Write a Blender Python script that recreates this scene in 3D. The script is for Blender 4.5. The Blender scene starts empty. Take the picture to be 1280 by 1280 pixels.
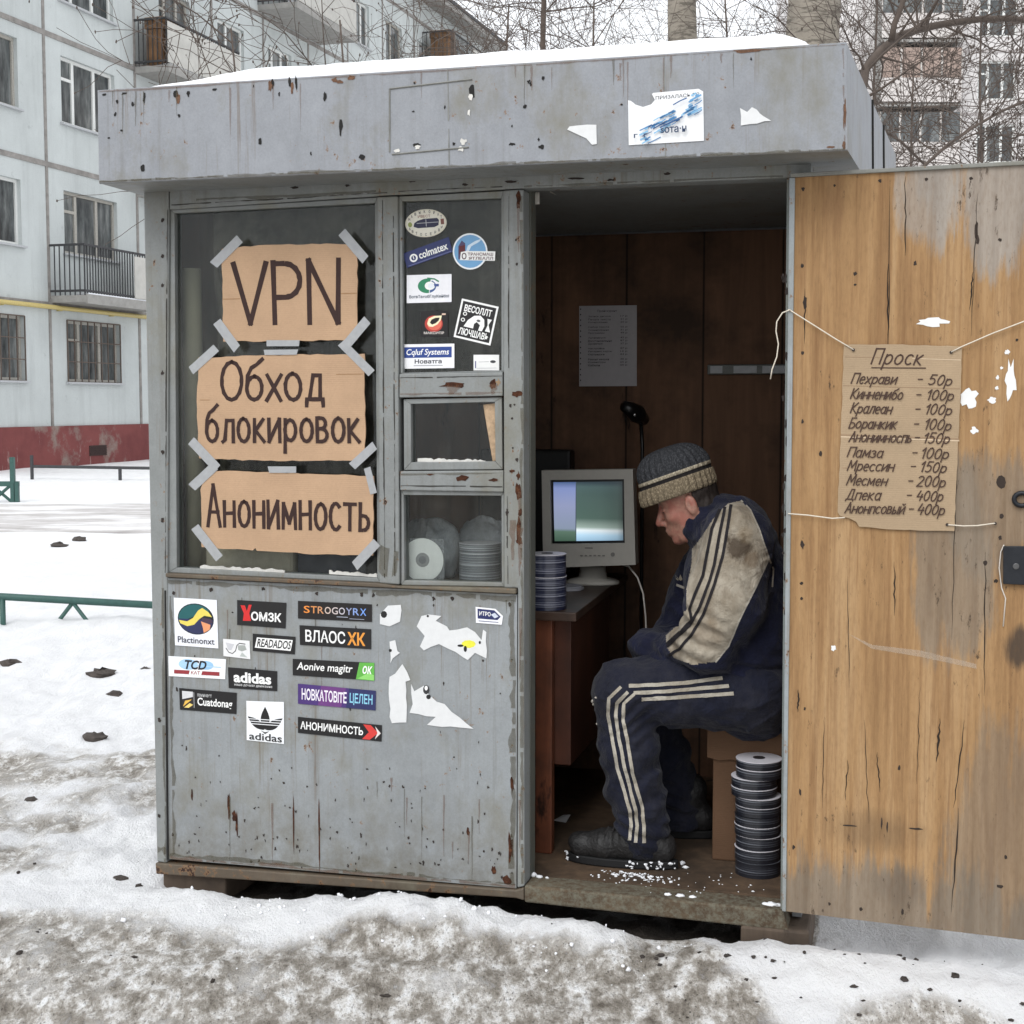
import bpy, math, random
import numpy as np
from mathutils import Vector, Matrix
from mathutils.bvhtree import BVHTree

# ------------------------------------------------------------------ camera, sky, sun, exposure
HC = 1.56                     # eye height
FPX = 1800.0                  # focal length in pixels of a 1280 px wide frame
PITCH = math.atan(0.075)      # camera looks slightly down
scene = bpy.context.scene
cam_d = bpy.data.cameras.new('camera')
cam_d.sensor_width = 36.0
cam_d.lens = FPX / 1280.0 * 36.0
cam_d.clip_start = 0.05
cam_d.clip_end = 2000.0
cam = bpy.data.objects.new('camera', cam_d)
scene.collection.objects.link(cam)
cam.location = (0, 0, HC)
cam.rotation_euler = (math.pi / 2 - PITCH, 0, 0)
scene.camera = cam

SUN_EL, SUN_AZ = math.radians(48), math.radians(205)   # behind and left of the camera, high
world = bpy.data.worlds.new('World')
scene.world = world
world.use_nodes = True
wn = world.node_tree
bg = wn.nodes['Background']
sky = wn.nodes.new('ShaderNodeTexSky')
sky.sky_type = 'NISHITA'
sky.sun_disc = False
sky.sun_elevation = SUN_EL
sky.sun_rotation = SUN_AZ
sky.air_density = 1.0
sky.dust_density = 1.0
sky.ozone_density = 1.0
bw = wn.nodes.new('ShaderNodeRGBToBW')                  # a closed cloud cover: the sky loses its blue
mixw = wn.nodes.new('ShaderNodeMix')
mixw.data_type = 'RGBA'
mixw.inputs['Factor'].default_value = 0.07
cloud = wn.nodes.new('ShaderNodeMix')                   # cloud deck: most of the dome is an even white
cloud.data_type = 'RGBA'
cloud.inputs['Factor'].default_value = 0.75
cloud.inputs['B'].default_value = (7.45, 7.7, 8.05, 1)
wn.links.new(sky.outputs[0], bw.inputs[0])
wn.links.new(bw.outputs[0], mixw.inputs['A'])
wn.links.new(sky.outputs[0], mixw.inputs['B'])
wn.links.new(mixw.outputs['Result'], cloud.inputs['A'])
wn.links.new(cloud.outputs['Result'], bg.inputs['Color'])
bg.inputs['Strength'].default_value = 0.14
sun_d = bpy.data.lights.new('sun', 'SUN')
sun_d.energy = 1.2
sun_d.angle = math.radians(35)
sun_d.color = (1.0, 0.995, 0.985)
sun = bpy.data.objects.new('sun', sun_d)
scene.collection.objects.link(sun)
sun.rotation_euler = (math.pi / 2 - SUN_EL, 0, math.pi - SUN_AZ)
scene.view_settings.view_transform = 'Standard'
scene.view_settings.look = 'None'
scene.view_settings.gamma = 1.0
scene.view_settings.exposure = 0.48
scene.cycles.max_bounces = 8
scene.cycles.diffuse_bounces = 5
scene.cycles.transparent_max_bounces = 24
scene.cycles.caustics_reflective = False
scene.cycles.caustics_refractive = False
scene.cycles.use_denoising = True

rng = random.Random(7)
NP = np.random.RandomState(11)

# ------------------------------------------------------------------ frames and the pixel ruler
def frame(origin, deg):
    return Matrix.Translation(Vector(origin)) @ Matrix.Rotation(math.radians(deg), 4, 'Z')
IDF = Matrix.Identity(4)
CAM = Vector((0, 0, HC))
_c, _s = math.cos(PITCH), math.sin(PITCH)
def ray(px, py):
    x = (px - 640.0) / FPX
    y = -(py - 640.0) / FPX
    return Vector((x, _c + y * _s, -_s + y * _c))
def on(F, px, py, d=0.0):
    """where the line of sight meets the plane local y = d of frame F, in F's coordinates"""
    Fi = F.inverted()
    o = Fi @ CAM
    r = Fi.to_3x3() @ ray(px, py)
    t = (d - o.y) / r.y
    return o + r * t
def onz(F, px, py, z=0.0):
    Fi = F.inverted()
    o = Fi @ CAM
    r = Fi.to_3x3() @ ray(px, py)
    t = (z - o.z) / r.z
    return o + r * t
def pxm(F, px, py, d=0.0):
    """metres per pixel there"""
    p = F @ on(F, px, py, d)
    return (p - CAM).dot(Vector((0, _c, -_s))) / FPX

KF = frame((0.0227, 4.09, 0.0), -15.0)          # kiosk: x along the front, y into the kiosk
def K(px, py, d=0.0): return on(KF, px, py, d)

# ------------------------------------------------------------------ mesh helpers
class MB:
    def __init__(s): s.v, s.f, s.m = [], [], []
    def add(s, vs, fs, m=0):
        o = len(s.v)
        s.v += [tuple(p) for p in vs]
        s.f += [tuple(o + i for i in f) for f in fs]
        s.m += [m] * len(fs)
    def poly(s, pts, m=0): s.add(pts, [tuple(range(len(pts)))], m)
    def box(s, x0, x1, y0, y1, z0, z1, m=0):
        v = [(x, y, z) for z in (z0, z1) for y in (y0, y1) for x in (x0, x1)]
        s.add(v, [(0, 2, 3, 1), (4, 5, 7, 6), (0, 1, 5, 4), (2, 6, 7, 3), (0, 4, 6, 2), (1, 3, 7, 5)], m)
    def prism(s, pts, off, m=0):
        """front outline pts (seen from -y: counter-clockwise), swept by off"""
        n = len(pts); off = Vector(off)
        a = [Vector(p) for p in pts]
        nrm = Vector((0, 0, 0))
        for i in range(n): nrm += a[i].cross(a[(i + 1) % n])
        if nrm.dot(off) > 0: a.reverse()
        b = [p + off for p in a]
        fs = [tuple(range(n)), tuple(range(2 * n - 1, n - 1, -1))]
        for i in range(n):
            j = (i + 1) % n
            fs.append((j, i, n + i, n + j))
        s.add(a + b, fs, m)
    def tube(s, path, r, n=8, m=0, cap=True):
        path = [Vector(p) for p in path]
        k = len(path)
        rs = r if isinstance(r, (list, tuple)) else [r] * k
        vs = []; up = None
        for i in range(k):
            t = (path[min(i + 1, k - 1)] - path[max(i - 1, 0)])
            if t.length < 1e-9: t = Vector((0, 0, 1))
            t.normalize()
            if up is None:
                up = Vector((0, 0, 1)) if abs(t.z) < .9 else Vector((1, 0, 0))
            a = (up - t * up.dot(t))
            if a.length < 1e-6: a = t.orthogonal()
            a.normalize(); up = a
            b = t.cross(a)
            for j in range(n):
                q = 2 * math.pi * j / n
                vs.append(path[i] + (a * math.cos(q) + b * math.sin(q)) * rs[i])
        fs = []
        for i in range(k - 1):
            for j in range(n):
                j2 = (j + 1) % n
                fs.append((i * n + j, i * n + j2, (i + 1) * n + j2, (i + 1) * n + j))
        if cap:
            fs.append(tuple(range(n - 1, -1, -1)))
            fs.append(tuple((k - 1) * n + j for j in range(n)))
        s.add(vs, fs, m)
    def lathe(s, c, prof, n=32, m=0, axis=None, sx=1.0, sy=1.0):
        """prof: (r, h) from bottom to top round the z axis through c"""
        vs, fs = [], []
        for r, h in prof:
            for j in range(n):
                q = 2 * math.pi * j / n
                vs.append((c[0] + r * sx * math.cos(q), c[1] + r * sy * math.sin(q), c[2] + h))
        for i in range(len(prof) - 1):
            for j in range(n):
                j2 = (j + 1) % n
                fs.append((i * n + j, i * n + j2, (i + 1) * n + j2, (i + 1) * n + j))
        fs.append(tuple(range(n - 1, -1, -1)))
        fs.append(tuple((len(prof) - 1) * n + j for j in range(n)))
        s.add(vs, fs, m)
    def blob(s, c, r, seed=0, n=8, m=0, rough=.25):
        """an uneven little lump"""
        R = random.Random(seed); vs, fs = [], []
        rx, ry, rz = r if isinstance(r, (tuple, list)) else (r, r, r)
        rows = max(3, n // 2 + 1)
        for i in range(rows + 1):
            th = math.pi * i / rows
            for j in range(n):
                q = 2 * math.pi * j / n
                k = 1 + R.uniform(-rough, rough)
                vs.append((c[0] + rx * k * math.sin(th) * math.cos(q), c[1] + ry * k * math.sin(th) * math.sin(q), c[2] + rz * k * math.cos(th)))
        for i in range(rows):
            for j in range(n):
                j2 = (j + 1) % n
                fs.append((i * n + j, (i + 1) * n + j, (i + 1) * n + j2, i * n + j2))
        s.add(vs, fs, m)

INFO = {}
def _link(o, parent, fr, base):
    scene.collection.objects.link(o)
    if parent is None:
        o.matrix_world = fr @ Matrix.Translation(Vector(base))
        INFO[o.name] = (fr, Vector(base))
    else:
        o.parent = parent
        INFO[o.name] = INFO[parent.name]
    return o
def tag(o, label=None, cat=None, group=None, kind=None):
    if label: o['label'] = label
    if cat: o['category'] = cat
    if group: o['group'] = group
    if kind: o['kind'] = kind
    return o
def thing(name, label, cat, base=(0, 0, 0), fr=KF, group=None):
    o = bpy.data.objects.new(name, None)
    o.empty_display_size = .1
    _link(o, None, fr, base)
    return tag(o, label, cat, group)
def mk(name, mb, mats, parent=None, fr=KF, base=None, smooth=False, bevel=0.0, label=None, cat=None, group=None, kind=None):
    mats = mats if isinstance(mats, (list, tuple)) else [mats]
    me = bpy.data.meshes.new(name)
    if parent is not None:
        b = INFO[parent.name][1]
    else:
        if base is None:
            a = np.array(mb.v, dtype=float)
            base = ((a[:, 0].min() + a[:, 0].max()) / 2, (a[:, 1].min() + a[:, 1].max()) / 2, a[:, 2].min())
        b = Vector(base)
    me.from_pydata([(p[0] - b[0], p[1] - b[1], p[2] - b[2]) for p in mb.v], [], mb.f)
    for m in mats: me.materials.append(m)
    if len(mats) > 1: me.polygons.foreach_set('material_index', mb.m)
    if smooth: me.polygons.foreach_set('use_smooth', [True] * len(me.polygons))
    me.update()
    o = bpy.data.objects.new(name, me)
    _link(o, parent, fr, b)
    if bevel:
        md = o.modifiers.new('bevel', 'BEVEL'); md.width = bevel; md.segments = 2; md.limit_method = 'ANGLE'
    return tag(o, label, cat, group, kind)
def copy_tree(o, offset, parent=None):
    """a copy of a thing or part and of everything under it"""
    c = o.copy(); scene.collection.objects.link(c)
    if parent is not None: c.parent = parent
    INFO[c.name] = INFO[o.name]
    c.location = o.location + Vector(offset)
    for ch in list(o.children):
        if ch is not c: copy_tree(ch, (0, 0, 0), c)
    return c

# ------------------------------------------------------------------ noise in numpy
def _hash(ix, iy, iz, seed):
    n = (ix * 374761393 + iy * 668265263 + iz * 2147483647 + seed * 974634777) & 0xffffffff
    n = ((n ^ (n >> 13)) * 1274126177) & 0xffffffff
    return ((n ^ (n >> 16)) & 0xffff).astype(np.float32) / 65535.0
def vnoise(x, y, z=None, seed=0):
    x = np.asarray(x, dtype=np.float64); y = np.asarray(y, dtype=np.float64)
    z = np.zeros_like(x) if z is None else np.asarray(z, dtype=np.float64)
    xi, yi, zi = np.floor(x).astype(np.int64), np.floor(y).astype(np.int64), np.floor(z).astype(np.int64)
    fx, fy, fz = x - xi, y - yi, z - zi
    fx, fy, fz = [t * t * (3 - 2 * t) for t in (fx, fy, fz)]
    r = 0
    for a in (0, 1):
        for b in (0, 1):
            for c in (0, 1):
                w = (fx if a else 1 - fx) * (fy if b else 1 - fy) * (fz if c else 1 - fz)
                r = r + w * _hash(xi + a, yi + b, zi + c, seed)
    return r
def fbm(x, y, z=None, oct=4, seed=0):
    r, a, s = 0, .5, 1.0
    for i in range(oct):
        r = r + a * (vnoise(np.asarray(x) * s, np.asarray(y) * s, None if z is None else np.asarray(z) * s, seed + i) - .5)
        a *= .5; s *= 2.03
    return r
def sstep(a, b, x):
    t = np.clip((x - a) / (b - a), 0, 1)
    return t * t * (3 - 2 * t)

# ------------------------------------------------------------------ materials
def lin(c):
    return tuple(((v / 255) / 12.92 if v / 255 <= .04045 else ((v / 255 + .055) / 1.055) ** 2.4) for v in c)
class Mat:
    """small node-graph writer"""
    def __init__(s, name, rough=.6, metal=0.0, spec=.5):
        s.m = bpy.data.materials.new(name); s.m.use_nodes = True
        s.t = s.m.node_tree; s.b = s.t.nodes['Principled BSDF']
        s.b.inputs['Roughness'].default_value = rough
        s.b.inputs['Metallic'].default_value = metal
        s.b.inputs['Specular IOR Level'].default_value = spec
        s.tc = s.t.nodes.new('ShaderNodeTexCoord')
    def n(s, ty, **kw):
        nd = s.t.nodes.new(ty)
        for k, v in kw.items(): setattr(nd, k, v)
        return nd
    def l(s, a, b): s.t.links.new(a, b)
    def obj(s, scale=(1, 1, 1), loc=(0, 0, 0)):
        mp = s.n('ShaderNodeMapping')
        mp.inputs['Scale'].default_value = scale; mp.inputs['Location'].default_value = loc
        s.l(s.tc.outputs['Object'], mp.inputs[0]); return mp.outputs[0]
    def noise(s, scale, detail=4, rough=.55, vec=None, dist=0.0):
        nd = s.n('ShaderNodeTexNoise')
        nd.inputs['Scale'].default_value = scale; nd.inputs['Detail'].default_value = detail
        nd.inputs['Roughness'].default_value = rough; nd.inputs['Distortion'].default_value = dist
        s.l(vec if vec is not None else s.tc.outputs['Object'], nd.inputs['Vector'])
        return nd.outputs['Fac']
    def ramp(s, fac, stops, interp='LINEAR'):
        r = s.n('ShaderNodeValToRGB'); e = r.color_ramp.elements
        r.color_ramp.interpolation = interp
        while len(e) < len(stops): e.new(.5)
        for i, (p, c) in enumerate(stops):
            e[i].position = p
            e[i].color = (c, c, c, 1) if isinstance(c, (int, float)) else tuple(c) + (1,)
        s.l(fac, r.inputs[0]); return r.outputs[0]
    def mix(s, fac, a, b):
        x = s.n('ShaderNodeMix', data_type='RGBA')
        for sock, v in ((x.inputs['Factor'], fac), (x.inputs['A'], a), (x.inputs['B'], b)):
            if isinstance(v, (int, float)): sock.default_value = v
            elif isinstance(v, tuple): sock.default_value = v + (1,)
            else: s.l(v, sock)
        return x.outputs['Result']
    def math(s, op, a, b=None, clamp=False):
        x = s.n('ShaderNodeMath', operation=op); x.use_clamp = clamp
        for sock, v in ((x.inputs[0], a), (x.inputs[1], b)):
            if v is None: continue
            if isinstance(v, (int, float)): sock.default_value = v
            else: s.l(v, sock)
        return x.outputs[0]
    def xyz(s, vec=None):
        x = s.n('ShaderNodeSeparateXYZ'); s.l(vec if vec is not None else s.tc.outputs['Object'], x.inputs[0]); return x.outputs
    def color(s, c):
        if isinstance(c, tuple): s.b.inputs['Base Color'].default_value = c + (1,)
        else: s.l(c, s.b.inputs['Base Color'])
        return s
    def rough(s, r): s.l(r, s.b.inputs['Roughness']); return s
    def bump(s, h, strength=.3, dist=.01):
        b = s.n('ShaderNodeBump'); b.inputs['Strength'].default_value = strength; b.inputs['Distance'].default_value = dist
        s.l(h, b.inputs['Height']); s.l(b.outputs[0], s.b.inputs['Normal']); return s
_cache = {}
def plain(name, rgb, rough=.6, var=.12, scale=30, metal=0.0, spec=.4, bump=0.0, lin_=False):
    """one colour with a little mottling; rgb is sRGB 0-255"""
    key = (name, rgb, rough, var, scale, metal)
    if key in _cache: return _cache[key]
    c = rgb if lin_ else lin(rgb)
    M = Mat(name, rough, metal, spec)
    f = M.noise(scale, 5, .65)
    a = tuple(v * (1 - var) for v in c); b = tuple(min(1, v * (1 + var)) for v in c)
    M.color(M.ramp(f, [(.3, a), (.7, b)]))
    if bump: M.bump(M.noise(scale * 3, 4), bump, .004)
    _cache[key] = M.m
    return M.m

def painted_metal(name, rgb=(152, 158, 164), rust=1.0, spots=.60, grime=.0, zlow=None):
    """old grey enamel: mottling, run-down streaks, chips with rust rims"""
    M = Mat(name, .55, 0, .35)
    c = lin(rgb)
    big = M.noise(2.2, 5, .6)
    col = M.ramp(big, [(.28, tuple(v * .84 for v in c)), (.55, c), (.8, tuple(min(1, v * 1.1) for v in c))])
    # fine grain of thin, dusty paint
    fine = M.noise(170, 4, .8)
    col = M.mix(M.ramp(fine, [(.38, .0), (.72, .36)]), col, tuple(v * .58 for v in c))
    med = M.noise(17, 6, .75, M.obj((1, 1, .7)))
    col = M.mix(M.ramp(med, [(.48, 0.0), (.72, .34)]), col, tuple(min(1, v * 1.22) for v in c))
    col = M.mix(M.ramp(med, [(.28, .40), (.46, 0.0)]), col, tuple(v * .68 for v in c))
    # vertical run marks
    st = M.noise(1.0, 4, .7, M.obj((26, 26, .9)))
    stm = M.math('MULTIPLY', M.ramp(st, [(.52, 0.0), (.72, 1.0)]), M.ramp(M.noise(1.7, 3), [(.42, 0.0), (.62, .55)]))
    col = M.mix(stm, col, lin((98, 95, 88)))
    st2 = M.noise(1.0, 5, .75, M.obj((60, 60, 1.6), (5, 2, 1)))
    col = M.mix(M.math('MULTIPLY', M.ramp(st2, [(.56, 0.0), (.70, .7)]), M.ramp(M.noise(2.3, 4), [(.45, 0.0), (.6, 1.0)])), col, lin((104, 88, 70)))
    # yellowish dirt bloom
    bl = M.ramp(M.noise(5.0, 6, .7, M.obj((1, 1, .6), (3, 1, 7))), [(.50, 0.0), (.72, .7)])
    col = M.mix(bl, col, lin((118, 114, 98)))
    if zlow is not None:                       # splashed mud that starts at the sill
        z = M.xyz()[2]
        k = M.math('SUBTRACT', 1.0, M.math('DIVIDE', z, zlow), True)
        k = M.math('MULTIPLY', k, M.ramp(M.noise(9, 6, .7), [(.35, 0.0), (.65, 1.0)]))
        col = M.mix(M.math('MULTIPLY', k, .95), col, lin((98, 92, 78)))
    # chips
    sp = M.noise(34, 4, .72, M.obj((1, 1, .8)))
    area = M.noise(3.1, 3, .6)
    f = M.math('ADD', sp, M.math('MULTIPLY', M.math('SUBTRACT', area, .5), .34))
    t = spots + .115
    halo = M.ramp(f, [(t - .06, 0.0), (t, .8 * rust)])
    core = M.ramp(f, [(t + .005, 0.0), (t + .022, 1.0)])
    col = M.mix(halo, col, lin((128, 96, 66)))
    col = M.mix(core, col, lin((52, 34, 26)))
    M.color(col)
    M.rough(M.ramp(big, [(.3, .5), (.7, .68)]))
    h = M.math('SUBTRACT', M.math('MULTIPLY', M.noise(3.0, 3), 1.6), M.math('MULTIPLY', core, .4))
    h = M.math('ADD', h, M.math('MULTIPLY', med, .35))
    M.bump(h, .35, .012)
    return M.m

def glass_mat(name, tint=(.72, .75, .74), dirt=.10, refl=.06):
    m = bpy.data.materials.new(name); m.use_nodes = True; t = m.node_tree
    for n_ in list(t.nodes): t.nodes.remove(n_)
    out = t.nodes.new('ShaderNodeOutputMaterial')
    tr = t.nodes.new('ShaderNodeBsdfTransparent'); tr.inputs[0].default_value = tint + (1,)
    gl = t.nodes.new('ShaderNodeBsdfGlossy'); gl.inputs['Roughness'].default_value = .04; gl.inputs[0].default_value = (.9, .92, .92, 1)
    df = t.nodes.new('ShaderNodeBsdfDiffuse'); df.inputs[0].default_value = (.32, .31, .28, 1)
    fr = t.nodes.new('ShaderNodeFresnel'); fr.inputs[0].default_value = 1.30
    mx = t.nodes.new('ShaderNodeMixShader'); t.links.new(fr.outputs[0], mx.inputs[0])
    t.links.new(tr.outputs[0], mx.inputs[1]); t.links.new(gl.outputs[0], mx.inputs[2])
    tc = t.nodes.new('ShaderNodeTexCoord'); ns = t.nodes.new('ShaderNodeTexNoise')
    ns.inputs['Scale'].default_value = 5; ns.inputs['Detail'].default_value = 8; ns.inputs['Roughness'].default_value = .72
    mp = t.nodes.new('ShaderNodeMapping'); mp.inputs['Scale'].default_value = (2.2, 2.2, .8); t.links.new(tc.outputs['Object'], mp.inputs[0]); t.links.new(mp.outputs[0], ns.inputs['Vector'])
    rp = t.nodes.new('ShaderNodeMapRange'); rp.inputs[1].default_value = .46; rp.inputs[2].default_value = .70
    rp.inputs[3].default_value = dirt * .3; rp.inputs[4].default_value = dirt * 4.0
    t.links.new(ns.outputs['Fac'], rp.inputs[0])
    m2 = t.nodes.new('ShaderNodeMixShader'); t.links.new(rp.outputs[0], m2.inputs[0])
    t.links.new(mx.outputs[0], m2.inputs[1]); t.links.new(df.outputs[0], m2.inputs[2])
    t.links.new(m2.outputs[0], out.inputs[0])
    return m
def translucent_mat(name, rgb, alpha):
    m = bpy.data.materials.new(name); m.use_nodes = True; t = m.node_tree
    b = t.nodes['Principled BSDF']; b.inputs['Base Color'].default_value = lin(rgb) + (1,)
    b.inputs['Roughness'].default_value = .35
    tc = t.nodes.new('ShaderNodeTexCoord'); ns = t.nodes.new('ShaderNodeTexNoise'); ns.inputs['Scale'].default_value = 60
    t.links.new(tc.outputs['Object'], ns.inputs['Vector'])
    rp = t.nodes.new('ShaderNodeMapRange'); rp.inputs[3].default_value = alpha - .12; rp.inputs[4].default_value = alpha + .12
    t.links.new(ns.outputs['Fac'], rp.inputs[0]); t.links.new(rp.outputs[0], b.inputs['Alpha'])
    return m

def cardboard_mat(name, rgb=(200, 160, 115)):
    M = Mat(name, .85, 0, .2)
    c = lin(rgb)
    col = M.ramp(M.noise(6, 5, .6), [(.3, tuple(v * .88 for v in c)), (.7, tuple(v * 1.08 for v in c))])
    col = M.mix(M.ramp(M.noise(220, 2, .6), [(.4, 0.0), (.7, .22)]), col, tuple(v * .7 for v in c))
    rib = M.n('ShaderNodeTexWave'); rib.inputs['Scale'].default_value = 55; rib.inputs['Distortion'].default_value = 1.0
    rib.bands_direction = 'Z'; M.l(M.tc.outputs['Object'], rib.inputs['Vector'])
    col = M.mix(M.math('MULTIPLY', rib.outputs['Fac'], .07), col, tuple(v * .6 for v in c))
    M.color(col)
    M.bump(M.math('ADD', M.math('MULTIPLY', rib.outputs['Fac'], .3), M.noise(12, 4)), .15, .004)
    return M.m
# ================================================================== GROUND
def axis(lo, f0, f1, hi, step, grow):
    a = list(np.arange(f0, f1, step))
    s = step; x = a[-1]
    while x < hi: s *= grow; x += s; a.append(x)
    s = step; x = a[0]; b = []
    while x > lo: s *= grow; x -= s; b.append(x)
    return np.array(b[::-1] + a)
def ground_h(x, y):
    near = np.exp(-np.maximum(0, y - 7) / 4.0)
    h = .020 * fbm(x * 2.2, y * 2.2, oct=3, seed=3) * (.4 + .6 * near)
    h = h + .036 * fbm(x * 10, y * 6, oct=4, seed=5) * near
    h = h + .026 * np.maximum(0, fbm(x * 24, y * 24, oct=4, seed=9) - .02) * near * (1 - .5 * sstep(4.2, 5, y))
    # kiosk coordinates
    ca, sa = math.cos(math.radians(15)), math.sin(math.radians(15))
    dx, dy = x - KF.translation.x, y - KF.translation.y
    u = dx * ca - dy * sa; d = dx * sa + dy * ca
    # ploughed rim of snow along the foot of the kiosk front, thicker at its left
    n = .55 + 1.1 * vnoise(u * 5.5, d * 5, seed=21) + .5 * (vnoise(u * 17, d * 15, seed=22) - .5)
    rim = np.exp(-((d + .16) / .11) ** 2) * sstep(-1.35, -1.0, u) * (1 - .65 * sstep(.30, .45, u)) * n
    rim = rim + .9 * np.exp(-((d + .10) / .16) ** 2 - ((u + .27) / .17) ** 2)
    h = h + rim * .024 * fbm(x * 30, y * 30, oct=4, seed=87) + .048 * rim * (1 - .45 * sstep(-.62, -.85, u)) + .03 * sstep(.4, .6, u) * sstep(-.6, -.2, d) * (1 - sstep(-.06, -.02, d))
    h = h - .05 * sstep(-.10, .02, d) * sstep(-1.2, -1.1, u) * (1 - sstep(1.0, 1.2, u)) * (1 - sstep(1.4, 1.7, d))
    h = h + .030 * (1 - sstep(3.9, 4.3, y)) * fbm(x * 3.5, y * 11, oct=4, seed=83)
    # trampled, lumpy snow left of the kiosk
    tr_ = sstep(-.95, -1.25, x) * sstep(4.1, 4.6, y) * (1 - sstep(9.5, 12, y))
    h = h + tr_ * (.10 * (np.abs(fbm(x * 4.2, y * 2.4, oct=4, seed=81)) - .1) + .05 * fbm(x * 9, y * 5, oct=4, seed=82))
    # deeper snow field left of the kiosk
    fld = sstep(5.6, 7.6, y) * (1 - sstep(13.5, 15.0, y))
    h = h + fld * (.05 + .22 * fbm(x * .8, y * .8, oct=4, seed=31))
    h = h + .10 * sstep(26.5, 29, y) * (1 + fbm(x * .6, y * .6, seed=41))
    # trodden, lower path in front
    h = h - .03 * (1 - sstep(3.5, 4.4, y + .25 * np.minimum(0, x + .6))) 
    # the yard rises a little towards the kiosk
    return h - .02 + .100 * sstep(3.2, 3.8, y) * (1 - sstep(5.2, 7.5, y))
def dirt_shade_mask(x, y):
    wob = .35 * fbm(x * 1.7, y * 1.7, oct=4, seed=51)
    edge = 4.04 + .16 * sstep(-.7, -1.5, x) - .64 * sstep(.35, .75, x) * (1 - .35 * vnoise(x * 3, y * 0 + 3, seed=95))
    a = 1 - sstep(edge - .22, edge + .12, y + wob)
    b = .7 * sstep(-.95, -1.35, x) * sstep(6.9, 6.0, y + wob) * sstep(4.2, 4.5, y - wob)
    b = b * (1 - .8 * np.exp(-((x + 1.22) / .28) ** 2 - ((y - 4.75) / .35) ** 2))
    m = np.clip(np.maximum(a, b), 0, 1)
    m = m * (.55 + .75 * vnoise(x * 4.5 + 7, y * 6, seed=91))
    ca, sa = math.cos(math.radians(15)), math.sin(math.radians(15))
    dx, dy = x - KF.translation.x, y - KF.translation.y
    u = dx * ca - dy * sa; d = dx * sa + dy * ca
    under = sstep(-.06, .03, d + .05 * fbm(u * 8, d * 8, seed=92)) * (1 - sstep(1.35, 1.5, d)) * sstep(-1.06, -1.0, u) * (1 - sstep(.80, .86, u))  # footprint where the shade under the kiosk is painted in
    m = m * (1 - .8 * np.exp(-((d + .13) / .075) ** 2) * (1 - sstep(.25, .5, u)) * (.55 + .9 * vnoise(u * 6, d * 6, seed=93)).clip(0, 1.2))
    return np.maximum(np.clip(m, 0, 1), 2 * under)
gx = axis(-320, -2.5, 1.7, 320, .015, 1.06)
gy = axis(-25, 3.25, 5.0, 420, .015, 1.022)
GX, GY = np.meshgrid(gx, gy)
GH = ground_h(GX, GY)
GD = dirt_shade_mask(GX, GY)
def build_ground():
    nx, ny = len(gx), len(gy)
    v = np.stack([GX.ravel(), GY.ravel(), GH.ravel()], 1)
    i = np.arange(nx - 1)[None, :] + np.arange(ny - 1)[:, None] * nx
    f = np.stack([i, i + 1, i + nx + 1, i + nx], -1).reshape(-1, 4)
    me = bpy.data.meshes.new('ground')
    me.vertices.add(len(v)); me.vertices.foreach_set('co', v.ravel())
    me.loops.add(f.size); me.loops.foreach_set('vertex_index', f.ravel())
    me.polygons.add(len(f)); me.polygons.foreach_set('loop_start', np.arange(0, f.size, 4))
    me.polygons.foreach_set('use_smooth', [True] * len(f))
    me.update(calc_edges=True)
    at = me.attributes.new('dirt', 'FLOAT', 'POINT'); at.data.foreach_set('value', GD.ravel().astype(np.float32))  # trodden dirt, plus the painted shade under the kiosk
    M = Mat('trodden_snow', .7, 0, .35)
    A = M.n('ShaderNodeAttribute'); A.attribute_name = 'dirt'; d = A.outputs['Fac']
    n1 = M.noise(5.5, 8, .66, M.obj((1.2, .7, 1))); n2 = M.noise(15, 10, .74, M.obj((1.15, .75, 1))); n3 = M.noise(110, 5, .7, M.obj((1.2, .7, 1)))
    snow = M.mix(M.ramp(n1, [(.35, 0.0), (.7, 1.0)]), (.82, .82, .83), (.91, .91, .91))
    ice = M.ramp(n2, [(.33, lin((100, 92, 83))), (.43, lin((144, 137, 127))), (.50, lin((176, 170, 162))), (.56, lin((220, 217, 213))), (.63, lin((242, 242, 242)))])
    ice = M.mix(M.ramp(n3, [(.32, .85), (.45, 0.0)]), ice, lin((60, 53, 47)))
    f = M.math('ADD', M.math('MULTIPLY', d, 1.0), M.math('MULTIPLY', M.math('SUBTRACT', M.math('ADD', M.math('MULTIPLY', n1, .6), M.math('MULTIPLY', n2, .6)), .6), 1.7))
    fac = M.ramp(f, [(.42, 0.0), (.72, 1.0)])
    col = M.mix(fac, snow, ice)
    # thin scatter of grit everywhere near
    grit = M.ramp(M.math('ADD', n3, M.math('MULTIPLY', M.math('SUBTRACT', n1, .5), .5)), [(.20, 1.0), (.25, 0.0)])
    col = M.mix(M.math('MULTIPLY', grit, .7), col, lin((96, 88, 80)))
    soil_shade = M.ramp(M.math('MULTIPLY', d, .5), [(.6, 0.0), (.9, 1.0)])  # shade below the kiosk, put into the ground colour as a dark earth tone
    col = M.mix(soil_shade, col, M.ramp(n2, [(.35, lin((38, 34, 31))), (.65, lin((82, 75, 68)))]))
    M.color(col)
    M.rough(M.ramp(fac, [(0.0, .8), (1.0, .48)]))
    M.bump(M.math('ADD', n2, M.math('MULTIPLY', n3, .6)), .8, .03)
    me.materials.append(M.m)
    o = bpy.data.objects.new('ground', me); scene.collection.objects.link(o)
    o['kind'] = 'structure'
build_ground()
def gz(x, y): return float(ground_h(np.array([x]), np.array([y]))[0])

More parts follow.
